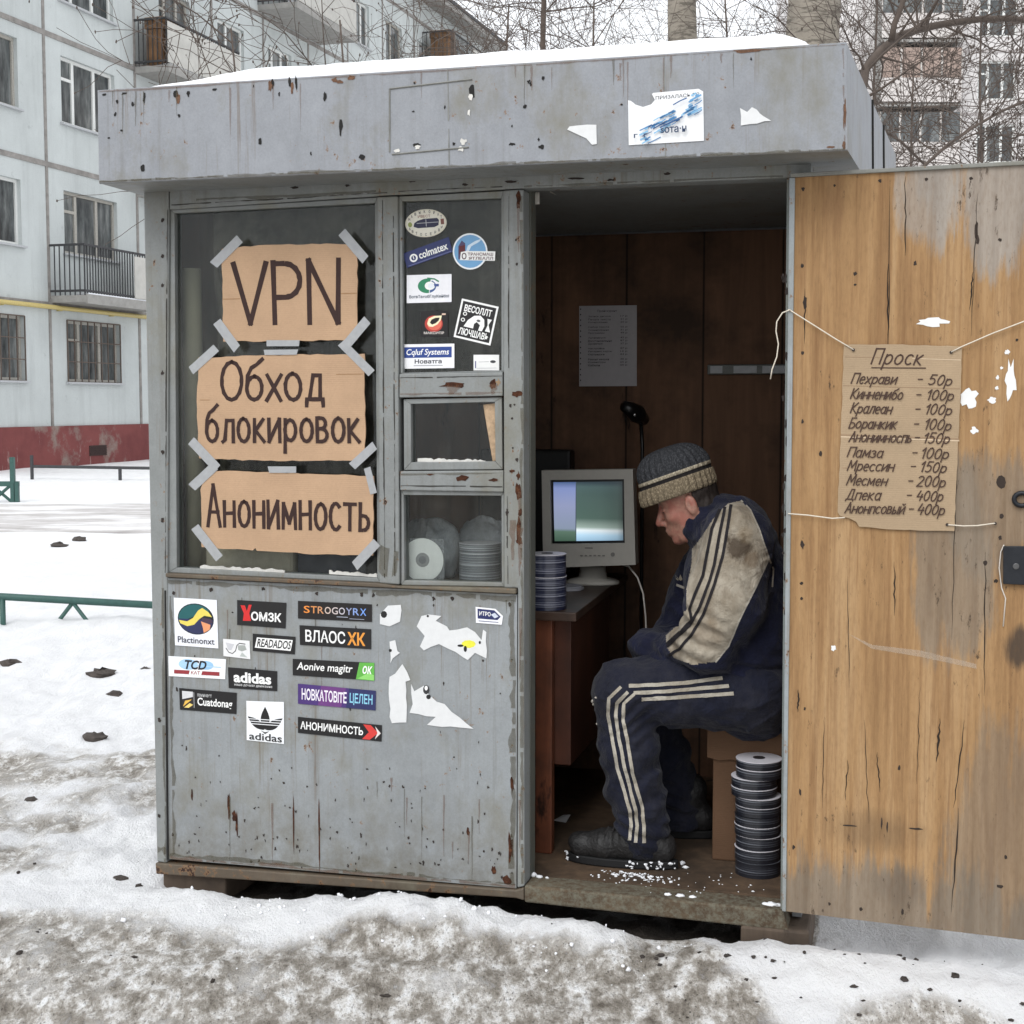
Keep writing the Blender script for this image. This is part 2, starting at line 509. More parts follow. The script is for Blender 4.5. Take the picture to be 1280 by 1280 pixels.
def build_road():
    mb = MB()
    far = onz(IDF, 90, 627).y; near = onz(IDF, 90, 668).y
    xs = np.concatenate([np.arange(-60, -18, 3.0), np.arange(-18, 4, .35), np.arange(4, 60, 3.0)])
    rows = 9
    for i in range(len(xs)):
        x = xs[i]
        lo = near + 1.6 * float(fbm(x * .45, 3.0, seed=61)) + .3 * float(fbm(x * 2.5, 1.0, seed=62)) + (0.06 * max(0, x + 9) ** 1.4 if x > -9 else 0)
        hi = far + 1.2 * float(fbm(x * .4, 9.0, seed=63)) + .3 * float(fbm(x * 2.5, 5.0, seed=64))
        for r in range(rows):
            y = lo + (hi - lo) * r / (rows - 1)
            mb.v.append((x, y, gz(x, y) + .012 + (.02 if 0 < r < rows - 1 else -.03)))
    for i in range(len(xs) - 1):
        for r in range(rows - 1):
            mb.f.append((i * rows + r, (i + 1) * rows + r, (i + 1) * rows + r + 1, i * rows + r + 1)); mb.m.append(0)
    M = Mat('slush', .6, 0, .3)
    M.color(M.ramp(M.noise(1.0, 7, .7, M.obj((.5, 1.6, 1))), [(.34, lin((156, 151, 149))), (.48, lin((192, 188, 186))), (.60, lin((232, 231, 231)))]))
    mk('road', mb, M.m, fr=IDF, base=(0, 0, 0), smooth=True, kind='structure')
build_road()

# grit and snow crumbs: nobody could count them
def crumbs():
    mb = MB(); R = random.Random(5)
    for i in range(150):
        u = R.uniform(-1.15, .55); d = -.15 + R.gauss(0, .10)
        p = KF @ Vector((u, d, 0)); r = R.choice([.0015, .002, .002, .003, .004, .006]) * R.uniform(.7, 1.3)
        mb.blob((p.x, p.y, gz(p.x, p.y) + r * .5), (r * R.uniform(.8, 1.4), r * R.uniform(.8, 1.4), r), R.random(), 7, 0, .4)
    for i in range(3):
        x = R.uniform(-1.6, 1.5); y = R.uniform(3.3, 4.0); r = R.uniform(.003, .010)
        mb.blob((x, y, gz(x, y) + r * .4), (r * 1.3, r * 1.3, r), R.random(), 6, 0)
    mk('snow_crumbs', mb, plain('crumb_snow', (232, 233, 236), .8, .06), fr=IDF, base=(0, 0, 0), smooth=True, kind='stuff')
    mb = MB()
    for i in range(150):
        if R.random() < .5: x = R.uniform(.35, 1.5); y = R.uniform(3.35, 3.9)
        else: x = R.uniform(-1.7, 1.4); y = R.uniform(3.3, 4.6)
        p = KF.inverted() @ Vector((x, y, 0))
        if p.y > -.05 and p.x > -1.2: continue
        r = R.choice([.002, .003, .004, .0065]) * R.uniform(.7, 1.4)
        mb.blob((x, y, gz(x, y) + r * .25), (r * R.uniform(.9, 2), r * R.uniform(.9, 1.6), r * .7), R.random(), 6, 0, .35)
    mk('grit', mb, plain('grit', (58, 52, 48), .9, .3), fr=IDF, base=(0, 0, 0), kind='stuff')
crumbs()
def clods():
    spots = [(12, 830, .07), (128, 842, .085), (142, 868, .05), (118, 922, .06), (183, 838, .05),
             (150, 1098, .025), (40, 1000, .03), (1100, 1205, .022), (1180, 1232, .02), (100, 676, .12), (75, 683, .12)]
    soil_shade = plain('frozen_soil', (70, 64, 60), .95, .35, 40, bump=.5)
    for i, (px, py, r) in enumerate(spots):
        p = onz(IDF, px, py); z = gz(p.x, p.y); p = onz(IDF, px, py, z)
        mb = MB(); r *= .72; mb.blob((p.x, p.y, z), (r * 1.25, r, r * .5), i * 7 + 1, 9, 0, .33)
        mk('dirt_clod', mb, soil_shade, fr=IDF, label='dark frozen dirt clod poking up out of the snow', cat='dirt clod', group='dirt clods in the snow')
clods()

# ================================================================== APARTMENT BUILDING (left)
B0 = onz(IDF, 0, 592)
BF = frame((B0.x, B0.y, 0), 90 - 17.3)     # x along the facade away from the camera, -y towards the yard
def Bp(px, py, d=0.0): return on(BF, px, py, d)
def stucco(name, rgb):
    M = Mat(name, .9, 0, .2); c = lin(rgb)
    col = M.ramp(M.noise(.5, 6, .65), [(.3, tuple(v * .87 for v in c)), (.7, tuple(min(.9, v * 1.08) for v in c))])
    st = M.ramp(M.noise(1.0, 5, .7, M.obj((2.6, 2.6, .25))), [(.5, 0.0), (.75, .5)])
    col = M.mix(st, col, tuple(v * .66 for v in c))
    col = M.mix(M.ramp(M.noise(3.2, 7, .75), [(.60, 0.0), (.70, .7)]), col, tuple(v * .62 for v in c))
    col = M.mix(M.ramp(M.noise(30, 3, .7), [(.4, 0.0), (.75, .25)]), col, tuple(v * .7 for v in c))
    M.color(col); M.bump(M.noise(14, 5), .25, .03); return M.m
WALLM = stucco('panel_wall', (194, 199, 198))
JOINT = plain('joint_mortar', (138, 134, 130), .9, .3, 4)
PLINTH = None
def plinth_mat():
    M = Mat('plinth_paint', .85, 0, .2)
    col = M.ramp(M.noise(.9, 6, .7), [(.35, lin((110, 62, 62))), (.6, lin((128, 74, 72)))])
    col = M.mix(M.ramp(M.noise(.55, 7, .7, M.obj((1, 1, 1), (4, 0, 2))), [(.52, 0.0), (.62, 1.0)]), col, lin((140, 130, 122)))
    col = M.mix(M.ramp(M.noise(1.2, 6, .8, M.obj((5, 5, .6))), [(.62, 0.0), (.68, .8)]), col, lin((186, 176, 170)))
    M.color(col); return M.m
PLINTH = plinth_mat()
WHITE_FRAME = plain('white_window_frame', (218, 219, 216), .6, .08)
OLD_FRAME = plain('weathered_window_frame', (168, 164, 156), .7, .2)
DARKGLASS = Mat('window_glass', .12, 0, .5)
DARKGLASS.color(DARKGLASS.ramp(DARKGLASS.noise(1.4, 4, .6, DARKGLASS.obj((3, 3, .8))), [(.35, lin((48, 52, 54))), (.55, lin((92, 96, 96))), (.75, lin((140, 142, 140)))]))
DARKGLASS = DARKGLASS.m
IRON = plain('dark_iron', (58, 58, 60), .6, .2)
STEEL_GREEN = plain('green_paint', (52, 84, 78), .5, .15)
CONC = plain('concrete', (150, 148, 144), .9, .15, 6)

def wall_holes(mb, x0, x1, z0, z1, holes, rev, m=0):
    xs = sorted({x0, x1} | {h[0] for h in holes} | {h[1] for h in holes})
    zs = sorted({z0, z1} | {h[2] for h in holes} | {h[3] for h in holes})
    for i in range(len(xs) - 1):
        for k in range(len(zs) - 1):
            a, b, c, d = xs[i], xs[i + 1], zs[k], zs[k + 1]
            cx, cz = (a + b) / 2, (c + d) / 2
            if any(h[0] < cx < h[1] and h[2] < cz < h[3] for h in holes): continue
            mb.poly([(a, 0, c), (b, 0, c), (b, 0, d), (a, 0, d)], m)
    for (a, b, c, d) in holes:
        mb.poly([(a, 0, c), (a, rev, c), (a, rev, d), (a, 0, d)], m)
        mb.poly([(b, 0, c), (b, 0, d), (b, rev, d), (b, rev, c)], m)
        mb.poly([(a, 0, d), (a, rev, d), (b, rev, d), (b, 0, d)], m)
        mb.poly([(a, 0, c), (b, 0, c), (b, rev, c), (a, rev, c)], m)

def add_window(root, fr, x0, x1, z0, z1, rev, kind=3, fm=None, gm=None, bars=False, sill=True):
    fm = fm or WHITE_FRAME; gm = gm or DARKGLASS
    w = x1 - x0; t = .07
    f = MB(); y0, y1 = rev - .06, rev + .01
    f.box(x0, x1, y0, y1, z0, z0 + t); f.box(x0, x1, y0, y1, z1 - t, z1)
    f.box(x0, x0 + t, y0, y1, z0 + t, z1 - t); f.box(x1 - t, x1, y0, y1, z0 + t, z1 - t)
    ms = {3: [.27, .66], 2: [.42], 1: []}[kind]
    for q in ms: f.box(x0 + w * q - .05, x0 + w * q + .05, y0 + .004, y1, z0 + t, z1 - t)
    if kind == 3: f.box(x0 + t, x0 + w * .27 - .05, y0 + .008, y1, z0 + (z1 - z0) * .66, z0 + (z1 - z0) * .66 + .07)
    win = mk('window', f, fm, root, fr)
    g = MB(); g.box(x0 + .02, x1 - .02, rev - .015, rev + .008, z0 + .02, z1 - .02)
    mk('pane', g, gm, win, fr)
    if sill:
        s = MB(); s.box(x0 - .08, x1 + .08, -.10, rev - .06, z0 - .05, z0 - .003)
        mk('sill', s, plain('sill_zinc', (176, 178, 180), .6, .15), win, fr)
    if bars:
        s = MB(); n = max(4, int(w / .28))
        for i in range(n + 1): s.box(x0 + w * i / n - .012, x0 + w * i / n + .012, -.03, -.006, z0, z1)
        for q in (0, .33, .66, 1): s.box(x0, x1, -.028, -.008, z0 + (z1 - z0) * q - .012, z0 + (z1 - z0) * q + .012)
        mk('window_bars', s, plain('rusty_bars', (96, 84, 76), .8, .25), win, fr)
    return win

def build_left_building():
    root = thing('apartment_building', 'pale grey five storey panel apartment block with balconies behind the kiosk', 'building', (0, 0, 0), BF)
    S0, S1 = -7.5, Bp(611, 300).x
    zp = Bp(90, 532).z
    seams = [Bp(60, y).z for y in (380, 205, 42)]
    st = (seams[2] - seams[0]) / 2
    zroof = Bp(611, 64).z
    cols = [Bp(60, 300).x, Bp(172, 300).x]
    mod = cols[1] - cols[0]
    holes = []; wins = []
    flo = [zp + .01] + [seams[0] + st * i for i in range(5)]
    # measured window openings
    w_a = (Bp(0, 440).x - 1.5, Bp(31, 440).x); w_b = (Bp(84, 440).x, Bp(150, 440).x)
    zs = [(Bp(115, 478).z, Bp(115, 403).z), (Bp(115, 322).z, Bp(115, 246).z), (Bp(115, 165).z, Bp(115, 84).z), (Bp(115, 18).z, Bp(115, 18).z + 1.5)]
    zs.append((zs[3][0] + st, zs[3][1] + st))
    cx = [(w_a, 3), (w_b, 3)]
    s = cols[1] + .9
    k = 0
    while s + 2.3 < S1 - .5:
        cx.append(((s + .35, s + 1.95), 2 if k % 2 else 3)); s += mod * .82; k += 1
    for i, ((a, b), kd) in enumerate(cx):
        for fl, (z0, z1) in enumerate(zs):
            if z1 > zroof - .3: continue
            holes.append((a, b, z0, z1)); wins.append((a, b, z0, z1, kd, fl, i))
    mb = MB()
    wall_holes(mb, S0, S1, zp, zroof, holes, .16, 0)
    mb.poly([(S1, 0, zp), (S1, 12, zp), (S1, 12, zroof), (S1, 0, zroof)], 0)
    mb.poly([(S0, 12, zp), (S0, 0, zp), (S0, 0, zroof), (S0, 12, zroof)], 0)
    # joints of the concrete panels, raised mortar
    for z in seams + [seams[2] + st, seams[2] + 2 * st]:
        if z < zroof - .2:
            mb.box(S0, S1, -.025, .02, z - .07, z + .05, 1)
    v = [cols[0], cols[1]] + [cols[1] + .9 + mod * .82 * i for i in range(1, 12)]
    for s in v:
        if S0 < s < S1: mb.box(s - .05, s + .04, -.022, .02, zp, zroof, 1)
    mk('wall', mb, [WALLM, JOINT], root, BF)
    p = MB(); p.box(S0 - .05, S1 + .05, -.06, 12, -.3, zp - .004)
    # vent grating
    pl = mk('plinth', p, PLINTH, root, BF)
    a, b = Bp(109, 570), Bp(130, 556)
    g = MB(); g.box(a.x, b.x, -.075, -.06, a.z, b.z)
    for i in range(6): g.box(a.x, b.x, -.095, -.075, a.z + (b.z - a.z) * (i + .3) / 6, a.z + (b.z - a.z) * (i + .6) / 6)
    mk('vent', g, plain('vent_grating', (70, 56, 54), .9, .2), pl, BF)
    r = MB(); r.box(S0 - .3, S1 + .4, -.75, 12.4, zroof, zroof + .22)
    mk('roof', r, CONC, root, BF)
    e = MB(); e.box(S0 - .3, S1 + .4, -.80, -.6, zroof + .222, zroof + .34)
    mk('gutter', e, IRON, root, BF)
    for (a, b, z0, z1, kd, fl, i) in wins:
        add_window(root, BF, a, b, z0, z1, .16, kd, OLD_FRAME if fl == 0 or (i + fl) % 3 == 2 else WHITE_FRAME, None, bars=(fl == 0 and i < 4))
    # gas pipe
    y = Bp(60, 383).z
    t = MB(); t.tube([(S0, -.14, y - .02), (cols[1] + 6, -.14, y - .02)], .055, 10)
    for q in np.arange(S0 + 1, cols[1] + 6, 2.2): t.box(q - .03, q + .03, -.13, 0.0, y - .09, y - .05)
    mk('gas_pipe', t, plain('yellow_pipe', (190, 172, 110), .5, .12), root, BF, smooth=True)
    # balconies
    def balcony(s0, z, w=mod + .3, dep=.95, part=.45, junk=None, h=1.15):
        m = MB()
        m.box(s0, s0 + w, -dep - .05, 0, z - .16, z)
        m.box(s0 - .03, s0 + w + .03, -dep - .09, -dep - .05, z - .20, z + .02)
        bal = mk('balcony', m, CONC, root, BF)
        r = MB()
        for q in np.linspace(0, dep, 8): r.box(s0, s0 + .022, -q - .011, -q + .011, z, z + h)
        n = 34
        for q in np.linspace(0, w, n): r.box(s0 + q - .011, s0 + q + .011, -dep - .011, -dep + .011, z, z + h)
        for zz in (z + .08, z + h): r.box(s0 - .02, s0 + w + .02, -dep - .025, -dep + .025, zz, zz + .05)
        for zz in (z + .08, z + h):
            r.box(s0 - .024, s0 + .026, -dep + .03, -.004, zz, zz + .05); r.box(s0 + w - .026, s0 + w + .024, -dep + .03, -.004, zz, zz + .05)
        mk('railing', r, IRON, bal, BF)
        if part is not None:
            q = MB(); q.box(s0 + w * part, s0 + w, -dep - .055, -dep - .03, z + .06, z + h - .06)
            mk('railing_panel', q, plain('balcony_board', (186, 184, 178), .8, .12, 3), bal, BF)
        if junk:
            q = MB()
            q.box(s0 + .10, s0 + .8, -dep + .15, -.30, z, z + .95, 0); q.box(s0 + .07, s0 + .85, -dep + .12, -.26, z + .952, z + 1.25, 0)
            q.box(s0 + .9, s0 + 1.3, -dep + .2, -.3, z, z + .7, 0)
            mk('stored_box', q, plain('balcony_junk', (122, 92, 66), .9, .3, 3), bal, BF, bevel=.03)
        sn = MB(); sn.box(s0 + .1, s0 + w - .1, -dep - .045, -dep + .3, z + .002, z + .06)
        mk('snow', sn, plain('ledge_snow', (232, 234, 238), .8, .05), bal, BF, bevel=.025)
        return bal
    fl2 = Bp(104, 371, -.95).z
    balcony(cols[0] + .03, fl2 + .05, mod - .1, .95, .55)
    zb = Bp(212, 82, -.95).z
    balcony(cols[1], zb, mod * 1.0, .95, 0.0, True)
    balcony(cols[1], zb - st, mod * 1.0, .95, 0.0, True)
    q = Bp(322, 6, 0.0)
    balcony(q.x, q.z, mod * 1.15, 1.25, 0.0)
    q = Bp(528, 66, 0.0); 
    balcony(q.x, q.z - .4, mod * 1.3, 1.2, .5, True)
build_left_building()

# ================================================================== APARTMENT BUILDING (right, far)
def build_right_building():
    Y = 58.0
    x0 = (1030 - 640) / FPX * Y
    RF = frame((x0, Y, 0), 0.0)
    root = thing('apartment_building', 'far pale apartment block with brown loggias seen through bare twigs above the door', 'building', (0, 0, 0), RF)
    def R(px, py): return on(RF, px, py)
    sm = R(1200, 64).z; st = sm - R(1200, 143).z
    W = 34.0; z1 = sm + 3 * st
    lev = [sm + st * i for i in range(3, -7, -1) if sm + st * i > 0.5]
    holes = []; wins = []; logg = []
    a, b = R(1222, 100).x, R(1270, 100).x; l0, l1 = R(1092, 90).x, R(1192, 90).x
    per = R(1380, 100).x - R(1160, 100).x
    for z in lev:
        for k in range(-1, 4):
            for (p, q, kd) in ((a + k * per, b + k * per, 3),):
                if p > .3 and q < W - .3 and z - .45 * st - 1.45 > .3:
                    holes.append((p, q, z - .38 * st - .95, z - .38 * st + .55)); wins.append(holes[-1] + (kd,))
            p, q = l0 + k * per, l1 + k * per
            if p > .3 and q < W - .3 and z > 3: logg.append((p, q, z))
    mb = MB(); wall_holes(mb, 0, W, 0, z1, holes, .15, 0)
    mb.poly([(0, 12, 0), (0, 0, 0), (0, 0, z1), (0, 12, z1)], 0)
    for z in lev: mb.box(0, W, -.03, .02, z - .05, z + .05, 1)
    for k in range(-1, 4):
        for s in (l1 + .25 + k * per, b + .9 + k * per):
            if 0 < s < W: mb.box(s - .05, s + .05, -.028, .02, 0, z1, 1)
    mk('wall', mb, [stucco('far_wall', (214, 210, 208)), plain('far_joint', (168, 162, 160), .9)], root, RF)
    r = MB(); r.box(-.3, W + .3, -.4, 12, z1, z1 + .3); mk('roof', r, CONC, root, RF)
    for w in wins: add_window(root, RF, *w[:4], .15, w[4], WHITE_FRAME, None, sill=False)
    brown = plain('loggia_board', (150, 132, 122), .85, .2, 2)
    for i, (p, q, z) in enumerate(logg):
        m = MB(); m.box(p, q, -1.1, -.001, z - st * .96, z - st * .92); m.box(p, p + .08, -1.09, -.001, z - st * .92, z - .1); m.box(q - .08, q, -1.09, -.001, z - st * .92, z - .1)
        lg = mk('loggia', m, CONC, root, RF)
        m = MB(); m.box(p + .02, q - .02, -1.14, -1.10, z - st * .90, z - st * .52); mk('railing_panel', m, brown if i % 2 else plain('loggia_pale', (196, 190, 186), .85, .1), lg, RF)
        m = MB(); m.box(p + .02, q - .02, -1.10, -1.05, z - st * .515, z - .12)
        for t in range(5):
            c = p + (q - p) * t / 4; m.box(max(p, c - .04), min(q, c + .04), -1.13, -1.095, z - st * .515, z - .12, 1)
        mk('glazing', m, [DARKGLASS if i % 3 else brown, plain('loggia_frame', (186, 180, 174), .7)], lg, RF)
build_right_building()

# ================================================================== LOW FENCES
def fences():
    Y = onz(IDF, 60, 792).y
    def P(px, py, y=Y): return on(IDF, px, py, y)
    root = thing('low_fence', 'low dark green rail fence half sunk in the snow left of the kiosk', 'fence', tuple(P(60, 792)), IDF)
    a, b = P(-120, 739), P(186, 756); dirv = (b - a)
    m = MB(); m.tube([a - dirv * 1.2, b + dirv * .8], .025, 10); mk('rail', m, STEEL_GREEN, root, IDF, smooth=True)
    for px in (3,):
        t = P(px, 748); m = MB(); m.tube([(t.x, Y, -.1), (t.x, Y, t.z)], .02, 8); mk('post', m, STEEL_GREEN, root, IDF, smooth=True)
    for k in (-1, 0, 1):
        t = P(91 + k * 205, 753 + k * 11)
        for s in (-1, 1):
            e = P(91 + k * 205 + s * 29, 791); e = e + (e - t) * .5
            m = MB(); m.tube([t, e], .014, 8); mk('strut', m, STEEL_GREEN, root, IDF, smooth=True)
    # farther gate of the yard
    Y2 = onz(IDF, 20, 626).y
    def Q(px, py): return on(IDF, px, py, Y2)
    root = thing('low_fence', 'dark green fence end with crossed bars by the slushy road', 'fence', tuple(Q(20, 626)), IDF)
    z0, z1 = Q(10, 622).z - .1, Q(10, 604).z; x1 = Q(24, 610).x; x0 = Q(-60, 610).x
    m = MB(); m.box(x0, x1, Y2 - .03, Y2 + .03, z1 - .05, z1 + .03); mk('rail', m, STEEL_GREEN, root, IDF)
    for x in (x1 - .04, Q(16, 600).x, Q(-20, 600).x):
        m = MB(); m.box(x - .035, x + .035, Y2 - .036, Y2 + .036, z0 - .2, z1 + (.42 if x < x1 - .1 else 0)); mk('post', m, STEEL_GREEN, root, IDF)
    m = MB(); m.tube([(x0 + .6, Y2, z0), (x1 - .1, Y2, z1)], .025, 6); m.tube([(x0 + .6, Y2 + .02, z1), (x1 - .1, Y2 + .02, z0)], .025, 6); mk('crossed_bar', m, STEEL_GREEN, root, IDF)
    # thin fence in front of the building
    a = onz(IDF, 40, 604); b = onz(IDF, 420, 610)
    root = thing('low_fence', 'thin dark rail fence along the red plinth of the apartment block', 'fence', tuple(a), IDF)
    za = on(IDF, 40, 583, a.y).z; zb = on(IDF, 180, 589, a.y).z
    m = MB(); m.tube([(a.x, a.y, za), (a.x + 8, a.y, za - .12)], .03, 6); mk('rail', m, IRON, root, IDF)
    for i, px in enumerate((40, 150, 260)):
        x = on(IDF, px, 590, a.y).x; m = MB(); m.tube([(x, a.y, -.1), (x, a.y, za + (.22 if i == 0 else 0))], .035, 6); mk('post', m, IRON, root, IDF)
fences()

# ================================================================== TREES
def bark_mat(name, rgb, dark=.45):
    M = Mat(name, .9, 0, .2); c = lin(rgb)
    col = M.ramp(M.noise(6, 6, .7), [(.3, tuple(v * .7 for v in c)), (.7, c)])
    col = M.mix(M.ramp(M.noise(3.0, 5, .75, M.obj((1.5, 1.5, 7))), [(.50, 0.0), (.58, .85)]), col, tuple(v * dark for v in c))
    M.color(col); M.bump(M.noise(18, 6, .7), .6, .03); return M.m
BARK = bark_mat('poplar_bark', (152, 144, 132), .35)
TWIG = plain('twig_bark', (84, 74, 67), .9, .25, 8)

def grow(mb, p, d, length, r, level, R, bend=.25, droop=0.0, bud=.5, seg=5, nsub=(4, 6)):
    pts = [p.copy()]; rs = [r]; dd = d.normalized()
    for i in range(seg):
        dd = (dd + Vector((R.gauss(0, bend), R.gauss(0, bend), R.gauss(0, bend) - droop))).normalized()
        pts.append(pts[-1] + dd * length / seg); rs.append(max(.0022, r * (1 - .78 * (i + 1) / seg)))
    mb.tube(pts, rs, 6 if r > .02 else (4 if r > .007 else 3), 0, cap=r > .02)
    if level <= 0:
        if R.random() < bud:
            q = pts[-1]; mb.blob(q, (.006, .006, .011), R.random(), 4, 0)
        return
    for k in range(R.randint(*nsub)):
        t = R.uniform(.18, 1.0) * seg; i = min(seg - 1, int(t)); q = pts[i].lerp(pts[i + 1], t - i)
        ax = (pts[i + 1] - pts[i]).normalized()
        side = ax.orthogonal().normalized(); side.rotate(Matrix.Rotation(R.uniform(0, 6.28), 3, ax))
        nd = (ax * R.uniform(.5, .95) + side * R.uniform(.5, 1.0) + Vector((0, 0, .12))).normalized()
        grow(mb, q, nd, length * R.uniform(.40, .68), max(.003, rs[i] * R.uniform(.45, .62)), level - 1, R, bend * 1.1, droop, bud, max(3, seg - 1), nsub)

def tree(label, base, limbs, seed, crown_from=.0, trunk_r=.1, height=8.0, lean=(0, 0), bark=None, nb=14, blen=2.2, lv=3, zmin=1.8, group=None, nsub=(3, 5), bend=.16):
    R = random.Random(seed)
    base = Vector(base)
    root = thing('bare_tree', label, 'tree', tuple(base), IDF, group)
    tb, cb = MB(), MB()
    n = 12; pts = []; rs = []
    for i in range(n + 1):
        t = i / n
        pts.append(base + Vector((lean[0] * t + .05 * trunk_r * R.gauss(0, 6) * t, lean[1] * t + .05 * trunk_r * R.gauss(0, 6) * t, height * t - .1)))
        rs.append(trunk_r * (1.25 if i == 0 else 1 - .72 * t))
    tb.tube(pts, rs, 14)
    mk('trunk', tb, bark or BARK, root, IDF, smooth=True)
    for k in range(nb):
        t = R.uniform(0, 1); z = zmin + (height - zmin) * t
        f = (z / height) * n; i = min(n - 1, int(f)); q = pts[i].lerp(pts[i + 1], f - i)
        an = R.uniform(0, 6.283)
        grow(cb, q, Vector((math.cos(an), math.sin(an) , R.uniform(.25, 1.0))), blen * R.uniform(.6, 1.15), max(.006, rs[i] * R.uniform(.22, .4)), lv, R, bend, -.02, .6, 6, nsub)
    for path, r0, r1, seed2, lv2, ln in limbs:
        path = [Vector(p) for p in path]; m = len(path)
        cb.tube(path, [r0 + (r1 - r0) * i / (m - 1) for i in range(m)], 8)
        for k in range(int(m * 2.6)):
            t = R.uniform(.1, .999) * (m - 1); i = int(t); q = path[i].lerp(path[i + 1], t - i)
            ax = (path[i + 1] - path[i]).normalized(); side = ax.orthogonal().normalized(); side.rotate(Matrix.Rotation(R.uniform(0, 6.28), 3, ax))
            grow(cb, q, ax * .6 + side + Vector((0, 0, .1)), ln * R.uniform(.5, 1.1), max(.004, (r0 + (r1 - r0) * t / m) * .35), lv2, R, .2, 0, .6, 5, (2, 4))
    mk('crown', cb, TWIG, root, IDF, smooth=True)
def at(px, Y): return (px - 640) / FPX * Y
def pw(px, py, Y): 
    r = ray(px, py); t = Y / r.y
    return CAM + r * t
tree('thick pale barked tree trunk standing behind the kiosk roof at its right', (at(1000, 12.5), 12.5, 0), [], 3, trunk_r=.31, height=13, lean=(.1, 0), nb=7, blen=2.4, zmin=6.2, lv=2)
tree('medium pale barked tree trunk behind the middle of the kiosk roof', (at(857, 15.5), 15.5, 0), [], 4, trunk_r=.215, height=14, lean=(-.15, 0), nb=8, blen=2.4, zmin=6.8, lv=2)
tree('slim straight bare tree rising behind the snowy kiosk roof', (at(679, 17), 17, 0), [], 5, trunk_r=.055, height=10, nb=26, blen=2.0, zmin=3.8, lv=2, bark=TWIG)
Y = 7.6
limb = [pw(x, y, Y + k * .12) for k, (x, y) in enumerate([(1052, 240), (1075, 92 + 40), (1082, 86), (1102, 62), (1122, 46), (1150, 36), (1185, 29), (1225, 24), (1262, 23), (1300, 27), (1350, 20)])]
limb2 = [pw(x, y, Y + .3) for (x, y) in [(1114, 52), (1118, 30), (1126, 10), (1136, -20), (1150, -60)]]
limb3 = [pw(x, y, Y - .3 + k * .1) for k, (x, y) in enumerate([(1092, 215), (1150, 212), (1180, 185), (1215, 160), (1250, 140), (1300, 118), (1350, 90)])]
limb4 = [pw(x, y, Y + .2 + k * .1) for k, (x, y) in enumerate([(1060, 130), (1095, 158), (1125, 176), (1150, 200), (1180, 230)])]
tree('dark crooked bare tree whose thick branch spreads over the open door', (at(1046, Y), Y, 0), [(limb, .026, .016, 1, 2, .62), (limb2, .018, .011, 2, 2, .6), (limb3, .010, .006, 3, 2, .6), (limb4, .009, .006, 4, 2, .5)], 8,
     trunk_r=.04, height=2.6, nb=5, blen=.9, zmin=2.4, lv=2, bark=TWIG)
def bush(label, px, Y, seed, h, n, spread=1.0, group=None):
    tree(label, (at(px, Y), Y, 0), [], seed, trunk_r=.016 * Y / 8, height=h, lean=(.25 * (seed % 3 - 1), 0), nb=n, blen=.16 * Y * spread, zmin=h * .45, lv=2, bark=TWIG, nsub=(3, 5), bend=.2)
bush('bushy thin twigged tree in front of the far apartment block', 1235, 19, 12, 6.6, 34)
bush('leaning thin bare sapling behind the right end of the kiosk roof', 1130, 11, 13, 4.2, 26)
bush('low twiggy bare bush between the door top and the brown loggias', 1185, 14, 23, 4.4, 26)
bush('small bare sapling before the apartment windows at the middle left', 345, 9.2, 24, 4.0, 7)
bush('small bare sapling with a few upright twigs before the apartment windows', 480, 9.0, 15, 4.0, 9)
bush('bare sapling at the end of the apartment block above the roof snow', 570, 10.5, 25, 4.3, 13)
bush('loosely branched bare tree against the white sky above the roof snow', 740, 13, 16, 5.2, 36)
bush('spreading bare tree filling the gap beside the end of the apartment block', 615, 22, 17, 7.6, 26)
bush('twiggy bare tree between the two thick trunks behind the roof', 925, 18, 18, 6.6, 40)
bush('fine twigged bare tree right of the thickest trunk', 1085, 16, 19, 6.2, 26)
# ================================================================== KIOSK
PAINT = painted_metal('grey_enamel', (146, 149, 154), 1.0, .60, zlow=None)
PAINT_LOW = painted_metal('grey_enamel_panel', (143, 147, 149), 1.0, .605, zlow=.34)
PAINT_FRAME = painted_metal('grey_enamel_frame', (136, 139, 138), 1.0, .585)
RUSTY = painted_metal('rusty_rail', (94, 83, 70), 1.0, .50)
GAP = plain('dark_gap', (34, 33, 32), .9, .2)
RUST = Mat('rust', .9, 0, .15)
RUST.color(RUST.ramp(RUST.noise(60, 5, .7), [(.3, lin((38, 26, 22))), (.5, lin((68, 42, 31))), (.75, lin((104, 68, 46)))])); RUST = RUST.m
DARKCHIP = plain('bare_dark_metal', (46, 38, 34), .8, .3)
PUTTY = plain('old_putty', (206, 204, 198), .8, .15)
WOODB = None
def plank_mat(name, a, b, dark, seam=.27, rough=.75, axis_x=True, grain=1.0):
    M = Mat(name, rough, 0, .25)
    g = M.noise(1.0, 6, .65, M.obj((14, 14, .9)), .6)
    col = M.ramp(g, [(.3, lin(a)), (.65, lin(b))])
    col = M.mix(M.ramp(M.noise(2.2, 5, .7), [(.44, 0.0), (.66, .85)]), col, lin(dark))
    col = M.mix(M.ramp(M.noise(9, 5, .7, M.obj((1, 1, .35))), [(.62, 0.0), (.70, .9)]), col, lin(tuple(v * .4 for v in dark)))
    if seam:
        x = M.xyz()[0]
        q = M.math('FRACT', M.math('ADD', M.math('DIVIDE', x, seam), .13))
        sm = M.ramp(q, [(0.0, 1.0), (.022, 0.0), (.978, 0.0), (1.0, 1.0)])
        col = M.mix(sm, col, lin((14, 11, 9)))
    M.color(col); M.bump(g, .25, .004)
    return M.m
INWALL = plank_mat('inner_boards', (92, 68, 53), (122, 90, 69), (56, 44, 36), .285)
CEILM = plain('inner_ceiling', (28, 26, 23), .9, .25, 5)
